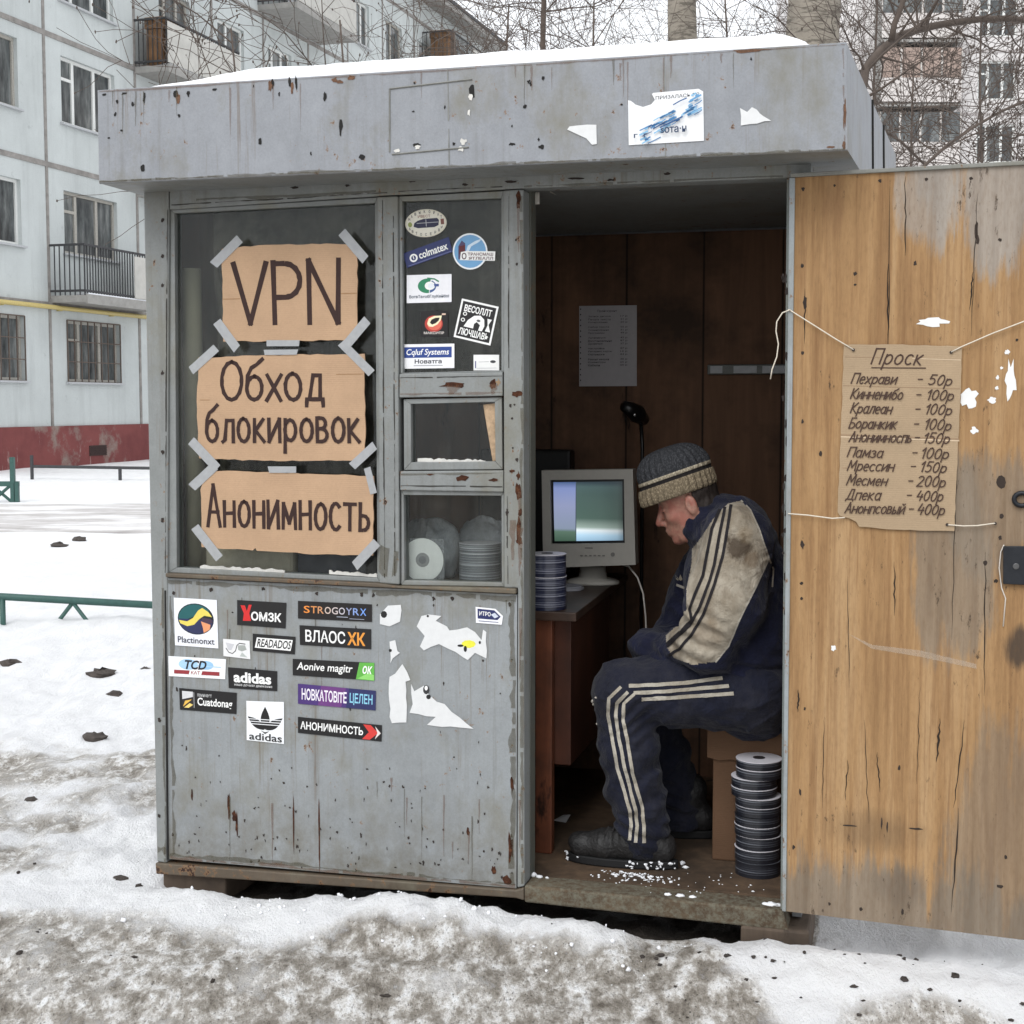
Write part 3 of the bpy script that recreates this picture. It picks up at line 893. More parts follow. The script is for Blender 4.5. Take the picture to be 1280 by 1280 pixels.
FLOORM = plank_mat('worn_floor', (78, 64, 52), (108, 88, 70), (52, 44, 37), 0)

ZF = K(820, 1121).z                       # kiosk floor level
ZTOP = K(1058, 192, -.2).z                # underside of the roof box
D_BACK = 1.38
U_L = K(182, 700).x
U_R = K(1016, 212).x
ROOT = thing('kiosk', 'rusty grey metal street kiosk with big window and open doorway on the snow', 'kiosk', (U_L + (U_R - U_L) / 2, D_BACK / 2, ZF - .06), KF)

def bar(mb, pxs, d0=0.0, thick=.07, m=0):
    pts = [K(x, y) for x, y in pxs]
    pts = [Vector((p.x, d0, p.z)) for p in pts]
    mb.prism(pts, (0, thick, 0), m)
def ctr(pxs):
    return [Vector((K(x, y).x, 0, K(x, y).z)) for x, y in pxs]
def blotch(mb, px, py, rx, ry, d, seed, m, F=None, n=12, rough=.4):
    """an irregular flat flake lying on the sheet metal"""
    R = random.Random(seed); F = F or KF
    c = on(F, px, py, d); k = pxm(F, px, py, d); pts = []
    for i in range(n):
        q = 2 * math.pi * i / n; s = 1 + R.uniform(-rough, rough)
        pts.append((c.x + rx * k * s * math.cos(q), d, c.z + ry * k * s * math.sin(q)))
    mb.poly(pts, m)

def grime(mb, p0, p1, w, d, m, seed, fade=True):
    R = random.Random(seed); L = math.hypot(p1[0] - p0[0], p1[1] - p0[1]); n = max(4, int(L / 5)); nx, ny = -(p1[1] - p0[1]) / L, (p1[0] - p0[0]) / L
    A, B = [], []; a = b = .5
    for i in range(n + 1):
        t = i / n; x, y = p0[0] + (p1[0] - p0[0]) * t, p0[1] + (p1[1] - p0[1]) * t
        a = min(1, max(.12, a + R.uniform(-.35, .35))); b = min(1, max(.05, b + R.uniform(-.3, .3)))
        u, v = K(x + nx * w * a, y + ny * w * a, d), K(x - nx * w * b * .4, y - ny * w * b * .4, d); A.append(u); B.append(v)
    for i in range(n):
        if R.random() < .06: continue
        mb.poly([A[i], A[i + 1], B[i + 1], B[i]], m)
def run(mb, x, y, L, w, d, m, seed):
    """rust water that ran down from a chip"""
    R = random.Random(seed); n = 6; A, B = [], []
    for i in range(n + 1):
        t = i / n; ww = w * (1 - .75 * t) * R.uniform(.7, 1.2); q = x + R.uniform(-.3, .3) * w * .5
        A.append(K(q - ww / 2, y + L * t, d)); B.append(K(q + ww / 2, y + L * t, d))
    for i in range(n): mb.poly([A[i], A[i + 1], B[i + 1], B[i]], m)
STAIN = translucent_mat('rust_run', (112, 80, 58), .34)
OLIVE = translucent_mat('olive_grime', (88, 82, 64), .42)
BLACKLINE = plain('dirty_joint', (52, 50, 46), .9, .3)
# --- posts and rails of the front
POST_L = [(179, 224), (211, 224), (208, 1079), (196, 1077)]
f = MB(); bar(f, POST_L); 
for y in (275, 320, 357, 466, 565, 650, 900, 1020):
    blotch(f, 203 if y < 700 else 199, y, 2.2, 2.6, -.0012, y, 1)
grime(f, (209.5, 262), (206.5, 716), 1.3, -.0011, 2, 1); grime(f, (204, 735), (207, 1078), 2.6, -.0011, 3, 2); grime(f, (197, 1060), (207, 1060), 20, -.0013, 3, 4)
mk('corner_post', f, [PAINT_FRAME, DARKCHIP, BLACKLINE, OLIVE], ROOT, bevel=.004)
f = MB(); bar(f, [(212, 217), (1014, 190), (1014, 221), (660, 235), (485, 244), (212, 262)])
for i in range(9): blotch(f, 320 + i * 66 + rng.uniform(-20, 20), 236 - i * 2 + rng.uniform(-4, 4), rng.uniform(3, 9), 1.4, -.0012, i + 50, 1)
grime(f, (214, 256), (484, 240.5), 1.5, -.0011, 2, 11); grime(f, (498, 239), (628, 233), 1.5, -.0011, 2, 12); grime(f, (655, 233), (984, 220), 3.5, -.0011, 3, 13); grime(f, (240, 250), (470, 238), 4, -.0012, 3, 14)
mk('top_rail', f, [PAINT_FRAME, DARKCHIP, BLACKLINE, OLIVE], ROOT, bevel=.003)
f = MB(); bar(f, [(471, 246), (497, 245), (499, 731), (474, 729)])
grime(f, (478, 250), (481, 722), 1.2, -.0011, 1, 21); grime(f, (492, 270), (494, 720), 1.2, -.0011, 1, 22); grime(f, (475, 690), (498, 692), 30, -.0012, 2, 23)
mk('mullion', f, [PAINT_FRAME, BLACKLINE, OLIVE], ROOT, bevel=.004)
f = MB(); bar(f, [(629, 238), (654, 236.5), (655.5, 1108), (646.5, 1110), (647, 735), (630, 735)])
for i, (x, y, a, b) in enumerate([(648, 250, 3, 9), (646, 492, 6, 4), (645, 300, 1.5, 2), (646, 330, 1.5, 2), (648, 595, 2.4, 5), (648, 615, 3.6, 11), (640, 589, 4, 1.6), (650, 640, 2.4, 5),
                                   (648, 662, 3.4, 14), (649, 676, 3.6, 5), (634, 640, 1.8, 4), (641, 560, 1.3, 1.3), (646, 575, 1.8, 2.4), (638, 507, 1.6, 2.6), (643, 506, 1.2, 1.4), (640, 523, 1.2, 1.4)]):
    blotch(f, x, y, a, b, -.0012, i + 5, 1 if a > 2 else 2)
grime(f, (636, 240), (636, 460), 1.2, -.0011, 3, 31); grime(f, (634, 620), (635, 730), 1.4, -.0011, 3, 32); grime(f, (652.5, 245), (653.5, 560), 3, -.0011, 4, 33); grime(f, (652.5, 560), (654, 1105), 3.4, -.0011, 4, 34)
for i, (x, y, L, w) in enumerate([(648, 255, 60, 4), (649, 615, 40, 4), (650, 660, 60, 7), (641, 650, 50, 10), (650, 1000, 60, 4), (650, 760, 90, 4)]): run(f, x, y, L, w, -.0013, 5, i)
mk('door_post', f, [PAINT_FRAME, RUST, DARKCHIP, BLACKLINE, OLIVE, STAIN], ROOT, bevel=.004)
f = MB(); bar(f, [(499, 467.5), (628, 465), (628, 495), (499, 497)])
blotch(f, 566, 481, 17, 3.2, -.0013, 3, 1); blotch(f, 617, 479, 4, 7, -.0013, 4, 1); blotch(f, 623, 478, 3, 4, -.0011, 9, 2, rough=.5)
grime(f, (500, 472), (628, 470), 1.3, -.0011, 3, 41); grime(f, (500, 492), (628, 490), 3, -.0011, 4, 42); run(f, 617, 480, 13, 12, -.0015, 4, 1); run(f, 566, 482, 11, 20, -.0015, 4, 2)
mk('cross_rail', f, [PAINT_FRAME, RUST, plain('rust_bloom', (140, 118, 92), .8, .2), BLACKLINE, STAIN], ROOT, bevel=.003)
f = MB(); bar(f, [(500, 589), (629, 588), (629, 615), (500, 613)])
blotch(f, 577, 598, 10, 3.4, -.0013, 13, 1); blotch(f, 617, 600, 6, 1.8, -.0013, 14, 1); blotch(f, 538, 593, 4, 1, -.0013, 15, 1)
grime(f, (501, 607), (628, 608), 1.3, -.0011, 2, 51); grime(f, (501, 592), (628, 591), 2.4, -.0011, 3, 52)
mk('cross_rail', f, [PAINT_FRAME, RUST, BLACKLINE, OLIVE], ROOT, bevel=.003)
f = MB(); bar(f, [(209, 716), (474, 728.5), (499, 732), (629, 734.5), (646, 735.5), (646, 742), (470, 733.5), (209, 721)], -.012, .08)
mk('window_sill', f, RUSTY, ROOT, bevel=.003)

# --- lower sheet with its seam and chips
f = MB()
bar(f, [(208.5, 722.5), (470, 735), (646, 743.5), (645, 1111), (209, 1074)], .004, .03)
f.prism([Vector((K(x, y).x, -.003, K(x, y).z)) for x, y in [(206, 738), (207.6, 738), (210.4, 1074), (209, 1074)]], (0, .006, 0), 3)
R_ = random.Random(77)
for i in range(170):
    x = R_.uniform(214, 640); y = R_.choice([R_.uniform(745, 1080), R_.uniform(960, 1100), R_.uniform(1040, 1105)])
    if y > 1072 + (x - 209) * .085: continue
    blotch(f, x, y, R_.uniform(.5, 1.5), R_.uniform(.7, 2.6), .0028, i, 2, rough=.6)
for x, y in [(205 + 12, 735 + 6), (264, 737), (329, 736), (396, 742), (452, 743), (467, 744), (542, 748), (565, 748), (637, 755)]:
    blotch(f, x, y, 2.2, 2.6, .0028, int(x), 2)
for i, (x, y, a, b) in enumerate([(296, 1030, 2, 14), (293, 1020, 3.5, 6), (286, 1008, 1.6, 16), (240, 995, 1.2, 7), (367, 1030, .9, 30), (399, 1050, 1.0, 40), (585, 1040, 2, 5), (617, 1088, 3, 6), (640, 980, 2.4, 10), (638, 1060, 3, 18), (634, 1100, 6, 5)]):
    blotch(f, x, y, a, b, .0027, i + 31, 1)
grime(f, (210, 726), (470, 738), 6, .0027, 4, 61); grime(f, (470, 738), (645, 746), 7, .0027, 4, 62); grime(f, (212, 1069), (644, 1106), -5, .0027, 4, 63); grime(f, (213, 1072), (644, 1108.5), -5, .0026, 5, 64); grime(f, (642, 750), (642, 1106), 7, .0027, 4, 65); grime(f, (213, 745), (216, 1068), -5, .0027, 4, 66)
for i in range(20):
    x = R_.uniform(218, 640); L = R_.uniform(14, 80); y = R_.uniform(960, 1060) if i % 3 else R_.uniform(745, 800)
    run(f, x, min(y, 1068 + (x - 209) * .083 - L), L, R_.uniform(1.2, 3.6), .00255, 5 if i % 2 else 4, i)
mk('front_panel', f, [PAINT_LOW, RUST, DARKCHIP, GAP, OLIVE, STAIN], ROOT)

# --- base frame, threshold and blocks
f = MB(); bar(f, [(195, 1078), (645, 1112), (655.5, 1109), (655.5, 1125), (645, 1122), (196, 1092)], -.006, .09)
mk('base_rail', f, RUSTY, ROOT, bevel=.004)
f = MB(); bar(f, [(656, 1106), (979, 1137), (986, 1163), (656, 1127)], -.008, .10)
MOSS = Mat('mossy_threshold', .9, 0, .2)
MOSS.color(MOSS.mix(MOSS.ramp(MOSS.noise(55, 7, .8), [(.42, 0.0), (.62, .85)]), MOSS.ramp(MOSS.noise(8, 5, .7), [(.35, lin((70, 57, 45))), (.65, lin((96, 83, 67)))]), lin((112, 110, 97))))
MOSS.bump(MOSS.noise(50, 5, .7), .5, .006); MOSS = MOSS.m
mk('threshold', f, MOSS, ROOT, bevel=.006)
f = MB()
f.box(U_L + .04, U_R - .02, .094, D_BACK, ZF - .05, ZF)
mk('floor', f, FLOORM, ROOT)
ul, ur = U_L, U_R
# --- side and back walls, ceiling
f = MB(); f.box(ul + .004, ul + .03, .072, D_BACK, ZF - .05, ZTOP + .02, 0)
f.box(ul + .03, ul + .045, .08, D_BACK - .02, ZF + .001, ZTOP, 1); mk('side_wall', f, [PAINT, INWALL], ROOT)
f = MB(); f.box(ur - .03, ur - .004, .082, D_BACK, ZF - .05, ZTOP + .02, 0); f.box(ur - .06, ur - .03, .09, D_BACK - .02, ZF + .001, ZTOP, 1); mk('side_wall', f, [PAINT, INWALL], ROOT)
f = MB(); f.box(ul + .031, ur - .031, D_BACK - .015, D_BACK + .02, ZF - .05, ZTOP + .02, 0)
f.box(ul + .046, ur - .061, D_BACK - .035, D_BACK - .0155, ZF + .002, ZTOP, 1); mk('back_wall', f, [PAINT, INWALL], ROOT)
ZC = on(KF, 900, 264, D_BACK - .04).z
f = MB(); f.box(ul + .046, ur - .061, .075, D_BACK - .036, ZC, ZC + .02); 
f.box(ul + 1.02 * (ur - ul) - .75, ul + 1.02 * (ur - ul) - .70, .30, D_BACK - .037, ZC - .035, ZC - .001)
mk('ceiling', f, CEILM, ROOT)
# right door jamb
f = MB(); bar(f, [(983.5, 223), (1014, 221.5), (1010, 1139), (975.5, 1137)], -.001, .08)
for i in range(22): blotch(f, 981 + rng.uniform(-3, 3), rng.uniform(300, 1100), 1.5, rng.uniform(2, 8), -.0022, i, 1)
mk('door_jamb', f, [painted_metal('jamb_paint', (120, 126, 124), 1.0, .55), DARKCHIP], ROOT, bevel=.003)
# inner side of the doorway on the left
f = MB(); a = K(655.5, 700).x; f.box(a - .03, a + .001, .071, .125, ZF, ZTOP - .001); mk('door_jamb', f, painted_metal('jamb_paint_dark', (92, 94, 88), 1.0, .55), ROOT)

# --- roof box
FD = -.20
F1, F2, F3, F4 = K(122, 113, FD), K(1058, 53, FD), K(1059, 187, FD), K(124, 229, FD)
F2.z = F2.z; 
bk = D_BACK + .12
BL = Vector((F1.x - .02, bk, F1.z)); BL2 = Vector((F4.x - .02, bk, F4.z))
splay = .115
BR = Vector((F2.x + splay, bk, F2.z)); BR2 = Vector((F3.x + splay, bk, F3.z))
f = MB()
f.poly([F4, F3, F2, F1], 0); f.poly([F3, BR2, BR, F2], 0); f.poly([BL2, F4, F1, BL], 0); f.poly([BR2, BL2, BL, BR], 0)
f.poly([F1, F2, BR, BL], 0)
for dz in (0.0,):
    f.poly([F4, BL2, BR2, F3], 1)
# folded drip edges and seams
def strip(a, b, w, h, m=0): f.tube([a, b], w, 6, m)
strip(F4 + Vector((0, .004, .003)), F3 + Vector((0, .004, .003)), .005, 0)
strip(F1 + Vector((0, .003, -.003)), F2 + Vector((0, .003, -.003)), .004, 0)
for t in (.42, .66):
    p = F3.lerp(BR2, t); q = F2.lerp(BR, t); f.tube([p + Vector((.002, 0, 0)), q + Vector((.002, 0, 0))], .004, 4, 2)
d_ = FD - .0012
R_ = random.Random(9)
def chips(lst, m=2):
    for i, (x, y, a, b) in enumerate(lst): blotch(f, x, y, a, b, d_ - .0004 * (m == 1), int(x * 3 + y), m)
for i in range(16):
    t = R_.random(); x = 130 + 920 * t; y0 = 113 - 60 * t; h = 116 + 18 * t
    chips([(x, y0 + h * R_.uniform(.05, .97), R_.uniform(.8, 2.2), R_.uniform(.8, 2.6))])
chips([(144, 143, 1.6, 2.4), (180, 121, 1.6, 7), (166, 130, 1.6, 3), (178, 210, 3.4, 6), (235, 117, 2, 4), (220, 117, 3, 5), (341, 104, 2, 6), (362, 103, 2, 6), (370, 103, 1.6, 9), (426, 158, 2.4, 9), (453, 197, 4, 3.4), (325, 177, 2, 4),
       (406, 120, 2, 5), (590, 117, 3.5, 9), (520, 181, 6, 2.5), (640, 180, 3.5, 2), (677, 184, 3.5, 2.5), (661, 102, 2, 2.5), (656, 133, 2, 2.6), (567, 180, 2, 2), (155, 117, 4, 1.2), (130, 118, 3, 1.4), (268, 112, 3, 1.2)])
chips([(222, 124, 3, 8), (425, 102, 5, 2), (418, 100, 4, 3), (439, 97, 4, 3.5), (940, 63, 20, 2.2), (338, 108, 2.4, 7), (365, 110, 2, 7), (1040, 184, 5, 1.5), (1055, 182, 2, 5), (1056, 140, 2, 18)], 3)
for i, (x, y, a, b) in enumerate([(588, 121, 2.6, 4), (586, 141, 1.6, 4), (579, 177, 3.6, 4), (576, 186, 4, 3), (497, 188, 4, 2.6), (522, 184, 3.6, 2)]): blotch(f, x, y, a, b, d_ - .0006, i, 4)
for t0, t1 in (((487, 111), (590, 99)), ((487, 111), (487, 190)), ((490, 193), (586, 184))):
    a, b = K(*t0, d_), K(*t1, d_); f.tube([a, b], .0025, 4, 5)
for i in range(22):
    t = R_.random(); x = 130 + 915 * t; run(f, x, 114 - 58 * t + R_.uniform(0, 6), R_.uniform(10, 60), R_.uniform(1.2, 4), d_ - .0003, 6 if i % 3 else 7, i + 300)
grime(f, (124, 227), (1056, 186), -3, d_ - .0002, 7, 301); grime(f, (124, 228), (1056, 187), -2.4, d_ - .0005, 7, 302); grime(f, (124, 114.5), (1056, 55.5), 2.2, d_ - .0002, 6, 303); grime(f, (1054, 60), (1056, 184), 3, d_ - .0003, 6, 304)
for q in (560, 830): grime(f, (q, 86 if q == 560 else 68), (q + 2, 206 if q == 560 else 195), 1.2, d_ - .0003, 5, q)
mk('roof', f, [PAINT, PAINT_FRAME, GAP, plain('rust_stain', (104, 76, 58), .85, .35, 90), PUTTY, plain('old_outline', (126, 126, 122), .8, .2), STAIN, OLIVE], ROOT)

# --- snow slab on the roof
def roof_snow():
    nx, ny = 90, 26; mb = MB()
    A = K(188, 109, FD + .02); B = K(1014, 55.5, FD + .02)
    for j in range(ny + 1):
        v = j / ny
        for i in range(nx + 1):
            t = i / nx
            x = A.x + (B.x - A.x) * t + splay * .8 * v * t; y = FD + .012 + (bk - FD - .06) * v
            z0 = F1.z + (F2.z - F1.z) * ((x - F1.x) / (F2.x - F1.x))
            e = min(1, t / .16) ** .6 * min(1, (1 - t) / .05) ** .5 * min(1, (v + .004) / .05) ** .45 * min(1, (1 - v) / .06) ** .5
            h = .052 + .010 * float(fbm(x * 3, y * 3, seed=71)) + .010 * float(fbm(x * 11, y * 9, seed=72))
            mb.v.append((x, y, z0 + .002 + max(0, h * e)))
    for j in range(ny):
        for i in range(nx):
            a = j * (nx + 1) + i; mb.f.append((a, a + 1, a + nx + 2, a + nx + 1)); mb.m.append(0)
    edge = [j for j in range(nx + 1)] + [(j + 1) * (nx + 1) - 1 for j in range(1, ny + 1)] + [ny * (nx + 1) + i for i in range(nx - 1, -1, -1)] + [j * (nx + 1) for j in range(ny - 1, 0, -1)]
    base = len(mb.v)
    for k in edge:
        x, y, z = mb.v[k]; z0 = F1.z + (F2.z - F1.z) * ((x - F1.x) / (F2.x - F1.x)); mb.v.append((x, y, z0 + .001))
    n = len(edge)
    for k in range(n):
        mb.f.append((edge[k], base + k, base + (k + 1) % n, edge[(k + 1) % n])); mb.m.append(0)
    M = Mat('roof_snow', .8, 0, .3); M.color(M.ramp(M.noise(6, 5), [(.3, (.84, .85, .87)), (.7, (.91, .91, .92))])); M.bump(M.noise(40, 4), .3, .006)
    mk('snow_layer', mb, M.m, smooth=True, label='smooth white snow layer lying on the kiosk roof', cat='snow')
roof_snow()

# --- windows
GLASS = glass_mat('dirty_glass', (.90, .92, .91), .022)
def window(glass_px, bead=7, hinge=None, dg=.028):
    """bead frame inside the opening, then the pane"""
    q = [K(*p) for p in glass_px]         # TL TR BR BL of the visible glass
    o = [K(*p) for p in hinge]            # outline of the frame
    m = MB()
    for i in range(4):
        j = (i + 1) % 4
        m.prism([Vector((v.x, .010, v.z)) for v in (o[i], o[j], q[j], q[i])], (0, .045, 0), 0)
    win = mk('window', m, PAINT_FRAME, ROOT, bevel=.002)
    g = MB(); g.prism([Vector((v.x, dg, v.z)) for v in [K(p[0] + dx, p[1] + dy) for p, (dx, dy) in zip(glass_px, ((-3, -3), (3, -3), (3, 3), (-3, 3)))]], (0, .004, 0))
    mk('pane', g, GLASS, win)
    return win, q
WINB, qb = window([(216, 266), (467, 253), (470, 723), (219, 710)], hinge=[(211, 262), (471, 246), (474, 728.5), (208.7, 716)])
pt = MB(); Rr = random.Random(4)
def putty(x0, y0, x1, y1, seed):
    R = random.Random(seed); n = 26; top = []; bot = []
    for i in range(n + 1):
        t = i / n; x = x0 + (x1 - x0) * t; y = y0 + (y1 - y0) * t
        top.append(K(x, y - R.uniform(1.0, 3.6))); bot.append(K(x, y + 1.6))
    for i in range(n):
        pt.prism([Vector((v.x, .021, v.z)) for v in (bot[i], bot[i + 1], top[i + 1], top[i])], (0, .006, 0))
putty(246, 710, 352, 715.5, 1); putty(408, 717, 468, 721, 2)
mk('putty', pt, PUTTY, WINB)
WINT, qt = window([(501, 251), (625.5, 247), (625.5, 463), (502, 466)], hinge=[(497, 245), (629, 238), (629, 465), (499, 467.5)])
WINH, qh = window([(512, 505), (617, 502.5), (618, 577), (512.5, 578)], hinge=[(503, 499), (626, 496.5), (627, 587), (503.5, 588)])
pt = MB(); putty(519, 576, 604, 577.5, 5); mk('putty', pt, PUTTY, WINH)
pt = MB(); bar(pt, [(499.5, 497), (502, 497), (502.5, 589), (500, 589)], .03, .01); bar(pt, [(627, 495), (628.6, 495), (628.8, 588.3), (627.5, 588.3)], .03, .01); mk('gap', pt, GAP, WINH)
pt = MB(); bar(pt, [(601, 506), (616, 504), (617, 576), (613, 577)], .024, .003); mk('cardboard_scrap', pt, plain('scrap_paper', (176, 150, 122), .9, .3, 60), WINH)
WINL, ql = window([(503, 619), (625.5, 620), (626, 729), (504, 726)], hinge=[(500, 613), (629, 615), (629.5, 734), (500, 731.8)])

# --- shelf behind the panes
zs_ = K(350, 722).z - .012
f = MB(); f.box(ul + .05, K(629, 700).x, .075, .32, zs_ - .02, zs_)
mk('display_shelf', f, plain('shelf_board', (120, 100, 82), .8, .2), ROOT)

# --- dingy cloth hung behind the upper panes
def curtain(x0, x1, y0, y1, d, seed, mat, amp=.018):
    nx, ny = 60, 40; mb = MB(); A, B, C = K(x0, y0, d), K(x1, y0, d), K(x0, y1, d)
    for j in range(ny + 1):
        for i in range(nx + 1):
            u, v = i / nx, j / ny; x = A.x + (B.x - A.x) * u; z = A.z + (C.z - A.z) * v
            f = amp * math.sin(u * 38 + 5 * float(vnoise(np.array([u * 4]), np.array([v * 1.5]), seed=seed)[0])) * (.4 + .8 * v) + .03 * float(fbm(np.array([u * 5]), np.array([v * 4]), seed=seed + 3)[0])
            mb.v.append((x, d + .03 + f, z - (.02 * math.sin(u * 9) if j == ny else 0)))
    for j in range(ny):
        for i in range(nx): q = j * (nx + 1) + i; mb.f.append((q, q + nx + 1, q + nx + 2, q + 1)); mb.m.append(0)
    mk('curtain', mb, mat, ROOT, smooth=True)
CLOTHG = Mat('dingy_cloth', .9, 0, .1); CLOTHG.color(CLOTHG.mix(CLOTHG.ramp(CLOTHG.noise(9, 6, .75), [(.45, 0.0), (.65, .8)]), CLOTHG.ramp(CLOTHG.noise(4, 5, .7), [(.35, lin((62, 58, 52))), (.65, lin((104, 100, 90)))]), lin((44, 42, 38)))); CLOTHG = CLOTHG.m
curtain(262, 474, 258, 600, .14, 5, CLOTHG)
curtain(492, 640, 246, 482, .12, 8, CLOTHG, .010)

# ================================================================== DOOR (opened flat beside the doorway)
HX = K(984, 700, -.03).x
DFL = Matrix.Translation(Vector((HX, -.03, 0))) @ Matrix.Rotation(math.radians(-2.2), 4, 'Z')
DF = KF @ DFL
def Dd(px, py, d=0.0): return on(DF, px, py, d)
def todoor(p):      # door coordinates to kiosk coordinates
    return DFL @ Vector(p)
class DM(MB):
    pass
def door_part(name, mb, mats, parent, **kw):
    mb.v = [tuple(todoor(p)) for p in mb.v]
    return mk(name, mb, mats, parent, KF, **kw)
def door_wood():
    M = Mat('weathered_plywood', .72, 0, .25)
    v = M.xyz(); x, z = v[0], v[2]            # kiosk axes, measured from the kiosk root
    g = M.noise(1.0, 6, .62, M.obj((17, 17, .8)), .5)
    g2 = M.noise(1.0, 4, .7, M.obj((60, 60, 2.2)), .3)
    col = M.ramp(g, [(.28, lin((130, 99, 66))), (.5, lin((160, 126, 87))), (.72, lin((176, 145, 107)))])
    col = M.mix(M.ramp(g2, [(.46, 0.0), (.70, .62)]), col, lin((118, 84, 54)))
    grey = M.ramp(g, [(.3, lin((98, 87, 74))), (.7, lin((140, 128, 113)))])
    pale = M.ramp(g, [(.3, lin((126, 117, 108))), (.7, lin((166, 158, 148)))])
    nz = M.math('ADD', M.math('SUBTRACT', M.noise(3.4, 7, .7, M.obj((3.0, 3.0, .6))), .5), M.math('MULTIPLY', M.math('SUBTRACT', M.noise(1.0, 5, .7, M.obj((40, 40, 1.6))), .5), .6))
    rx, rz = ROOT.location_local if False else (INFO[ROOT.name][1].x, INFO[ROOT.name][1].z)
    def patch(px, py, w, h, k=1.0, soft=.35):
        c = on(KF, px, py, -.05); m_ = pxm(KF, px, py)
        dx = M.math('DIVIDE', M.math('SUBTRACT', x, c.x - rx), w * m_); dz = M.math('DIVIDE', M.math('SUBTRACT', z, c.z - rz), h * m_)
        r = M.math('ADD', M.math('MULTIPLY', dx, dx), M.math('MULTIPLY', dz, dz))
        r = M.math('ADD', r, M.math('MULTIPLY', nz, 3.4))
        return M.math('MULTIPLY', M.ramp(r, [(1 - soft, 1.0), (1.0 + soft * .5, 0.0)]) if False else M.math('SUBTRACT', 1.0, M.math('DIVIDE', M.math('SUBTRACT', r, 1 - soft), soft * 1.5), True), k, True)
    col = M.mix(patch(1262, 200, 112, 130, .9), col, pale)
    col = M.mix(patch(1165, 250, 45, 70, .75), col, pale)
    col = M.mix(patch(1190, 700, 50, 130, .75), col, grey)
    col = M.mix(patch(1240, 640, 46, 80, .7), col, grey)
    col = M.mix(patch(1090, 1190, 260, 112, .9), col, grey)
    col = M.mix(patch(1262, 1090, 70, 170, .6), col, grey)
    col = M.mix(patch(1044, 255, 18, 42, .6, .6), col, lin((138, 104, 72)))
    col = M.mix(patch(1278, 810, 22, 26, .85, .6), col, lin((56, 50, 46)))
    col = M.mix(patch(1095, 1040, 60, 26, .45, .9), col, lin((86, 70, 54)))
    col = M.mix(patch(1130, 1110, 34, 24, .4, .9), col, lin((92, 80, 68)))
    # dark flecks and mould
    fl = M.noise(42, 5, .75, M.obj((1.6, 1.6, .5)))
    z2 = M.noise(2.6, 4, .6)
    fm = M.math('ADD', fl, M.math('MULTIPLY', M.math('SUBTRACT', z2, .5), .4))
    col = M.mix(M.ramp(fm, [(.64, 0.0), (.72, .85)]), col, lin((60, 48, 38)))
    col = M.mix(M.math('MULTIPLY', M.ramp(M.noise(120, 3, .7, M.obj((1, 1, .3))), [(.45, 0.0), (.75, 1.0)]), .28), col, lin((104, 78, 54)))
    M.color(col); M.bump(M.math('ADD', g, M.math('MULTIPLY', g2, .9)), .55, .005)
    return M.m
DOORW = door_wood()
T1, T2, B2, B1 = Dd(994, 222), Dd(1330, 203), Dd(1330, 1181), Dd(982, 1139)
TH = .034
d = MB()
d.prism([Vector((p.x, 0, p.z)) for p in (B1, B2, T2, T1)], (0, TH, 0), 0)
cracks = [((1110, 490), (1113, 225), .7), ((1222, 240), (1214, 420), .8), ((1196, 560), (1190, 800), .7), ((1060, 720), (1062, 860), .6), ((1150, 860), (1146, 980), .6), ((1030, 900), (1028, 1010), .6), ((1080, 900), (1086, 1030), .6), ((1110, 428), (1110, 330), 1.3), ((1131.5, 220), (1132, 320), 1.3), ((1216, 340), (1212, 388), 1.4), ((1118, 702), (1118, 770), 1.2), ((1175, 898), (1171, 953), 1.8),
          ((1007, 360), (1005, 430), 1.0), ((1198, 1010), (1190, 1140), 1.4), ((1060, 950), (1056, 1000), 1.0), ((1096, 940), (1100, 990), 1.0), ((1232, 690), (1230, 870), 1.1), ((1206, 900), (1192, 1010), 1.2), ((998, 862), (997, 890), 1.6)]
R_ = random.Random(12)
for (x0, y0), (x1, y1), w in cracks:
    n = 10; L_, Rt = [], []
    for i in range(n + 1):
        t = i / n; x = x0 + (x1 - x0) * t + R_.uniform(-1, 1); y = y0 + (y1 - y0) * t; ww = .75 * w * math.sin(math.pi * (t * .9 + .05)) * R_.uniform(.6, 1.2)
        L_.append(Dd(x - ww, y, -.0008)); Rt.append(Dd(x + ww, y, -.0008))
    for i in range(n): d.poly([L_[i], Rt[i], Rt[i + 1], L_[i + 1]], 1)
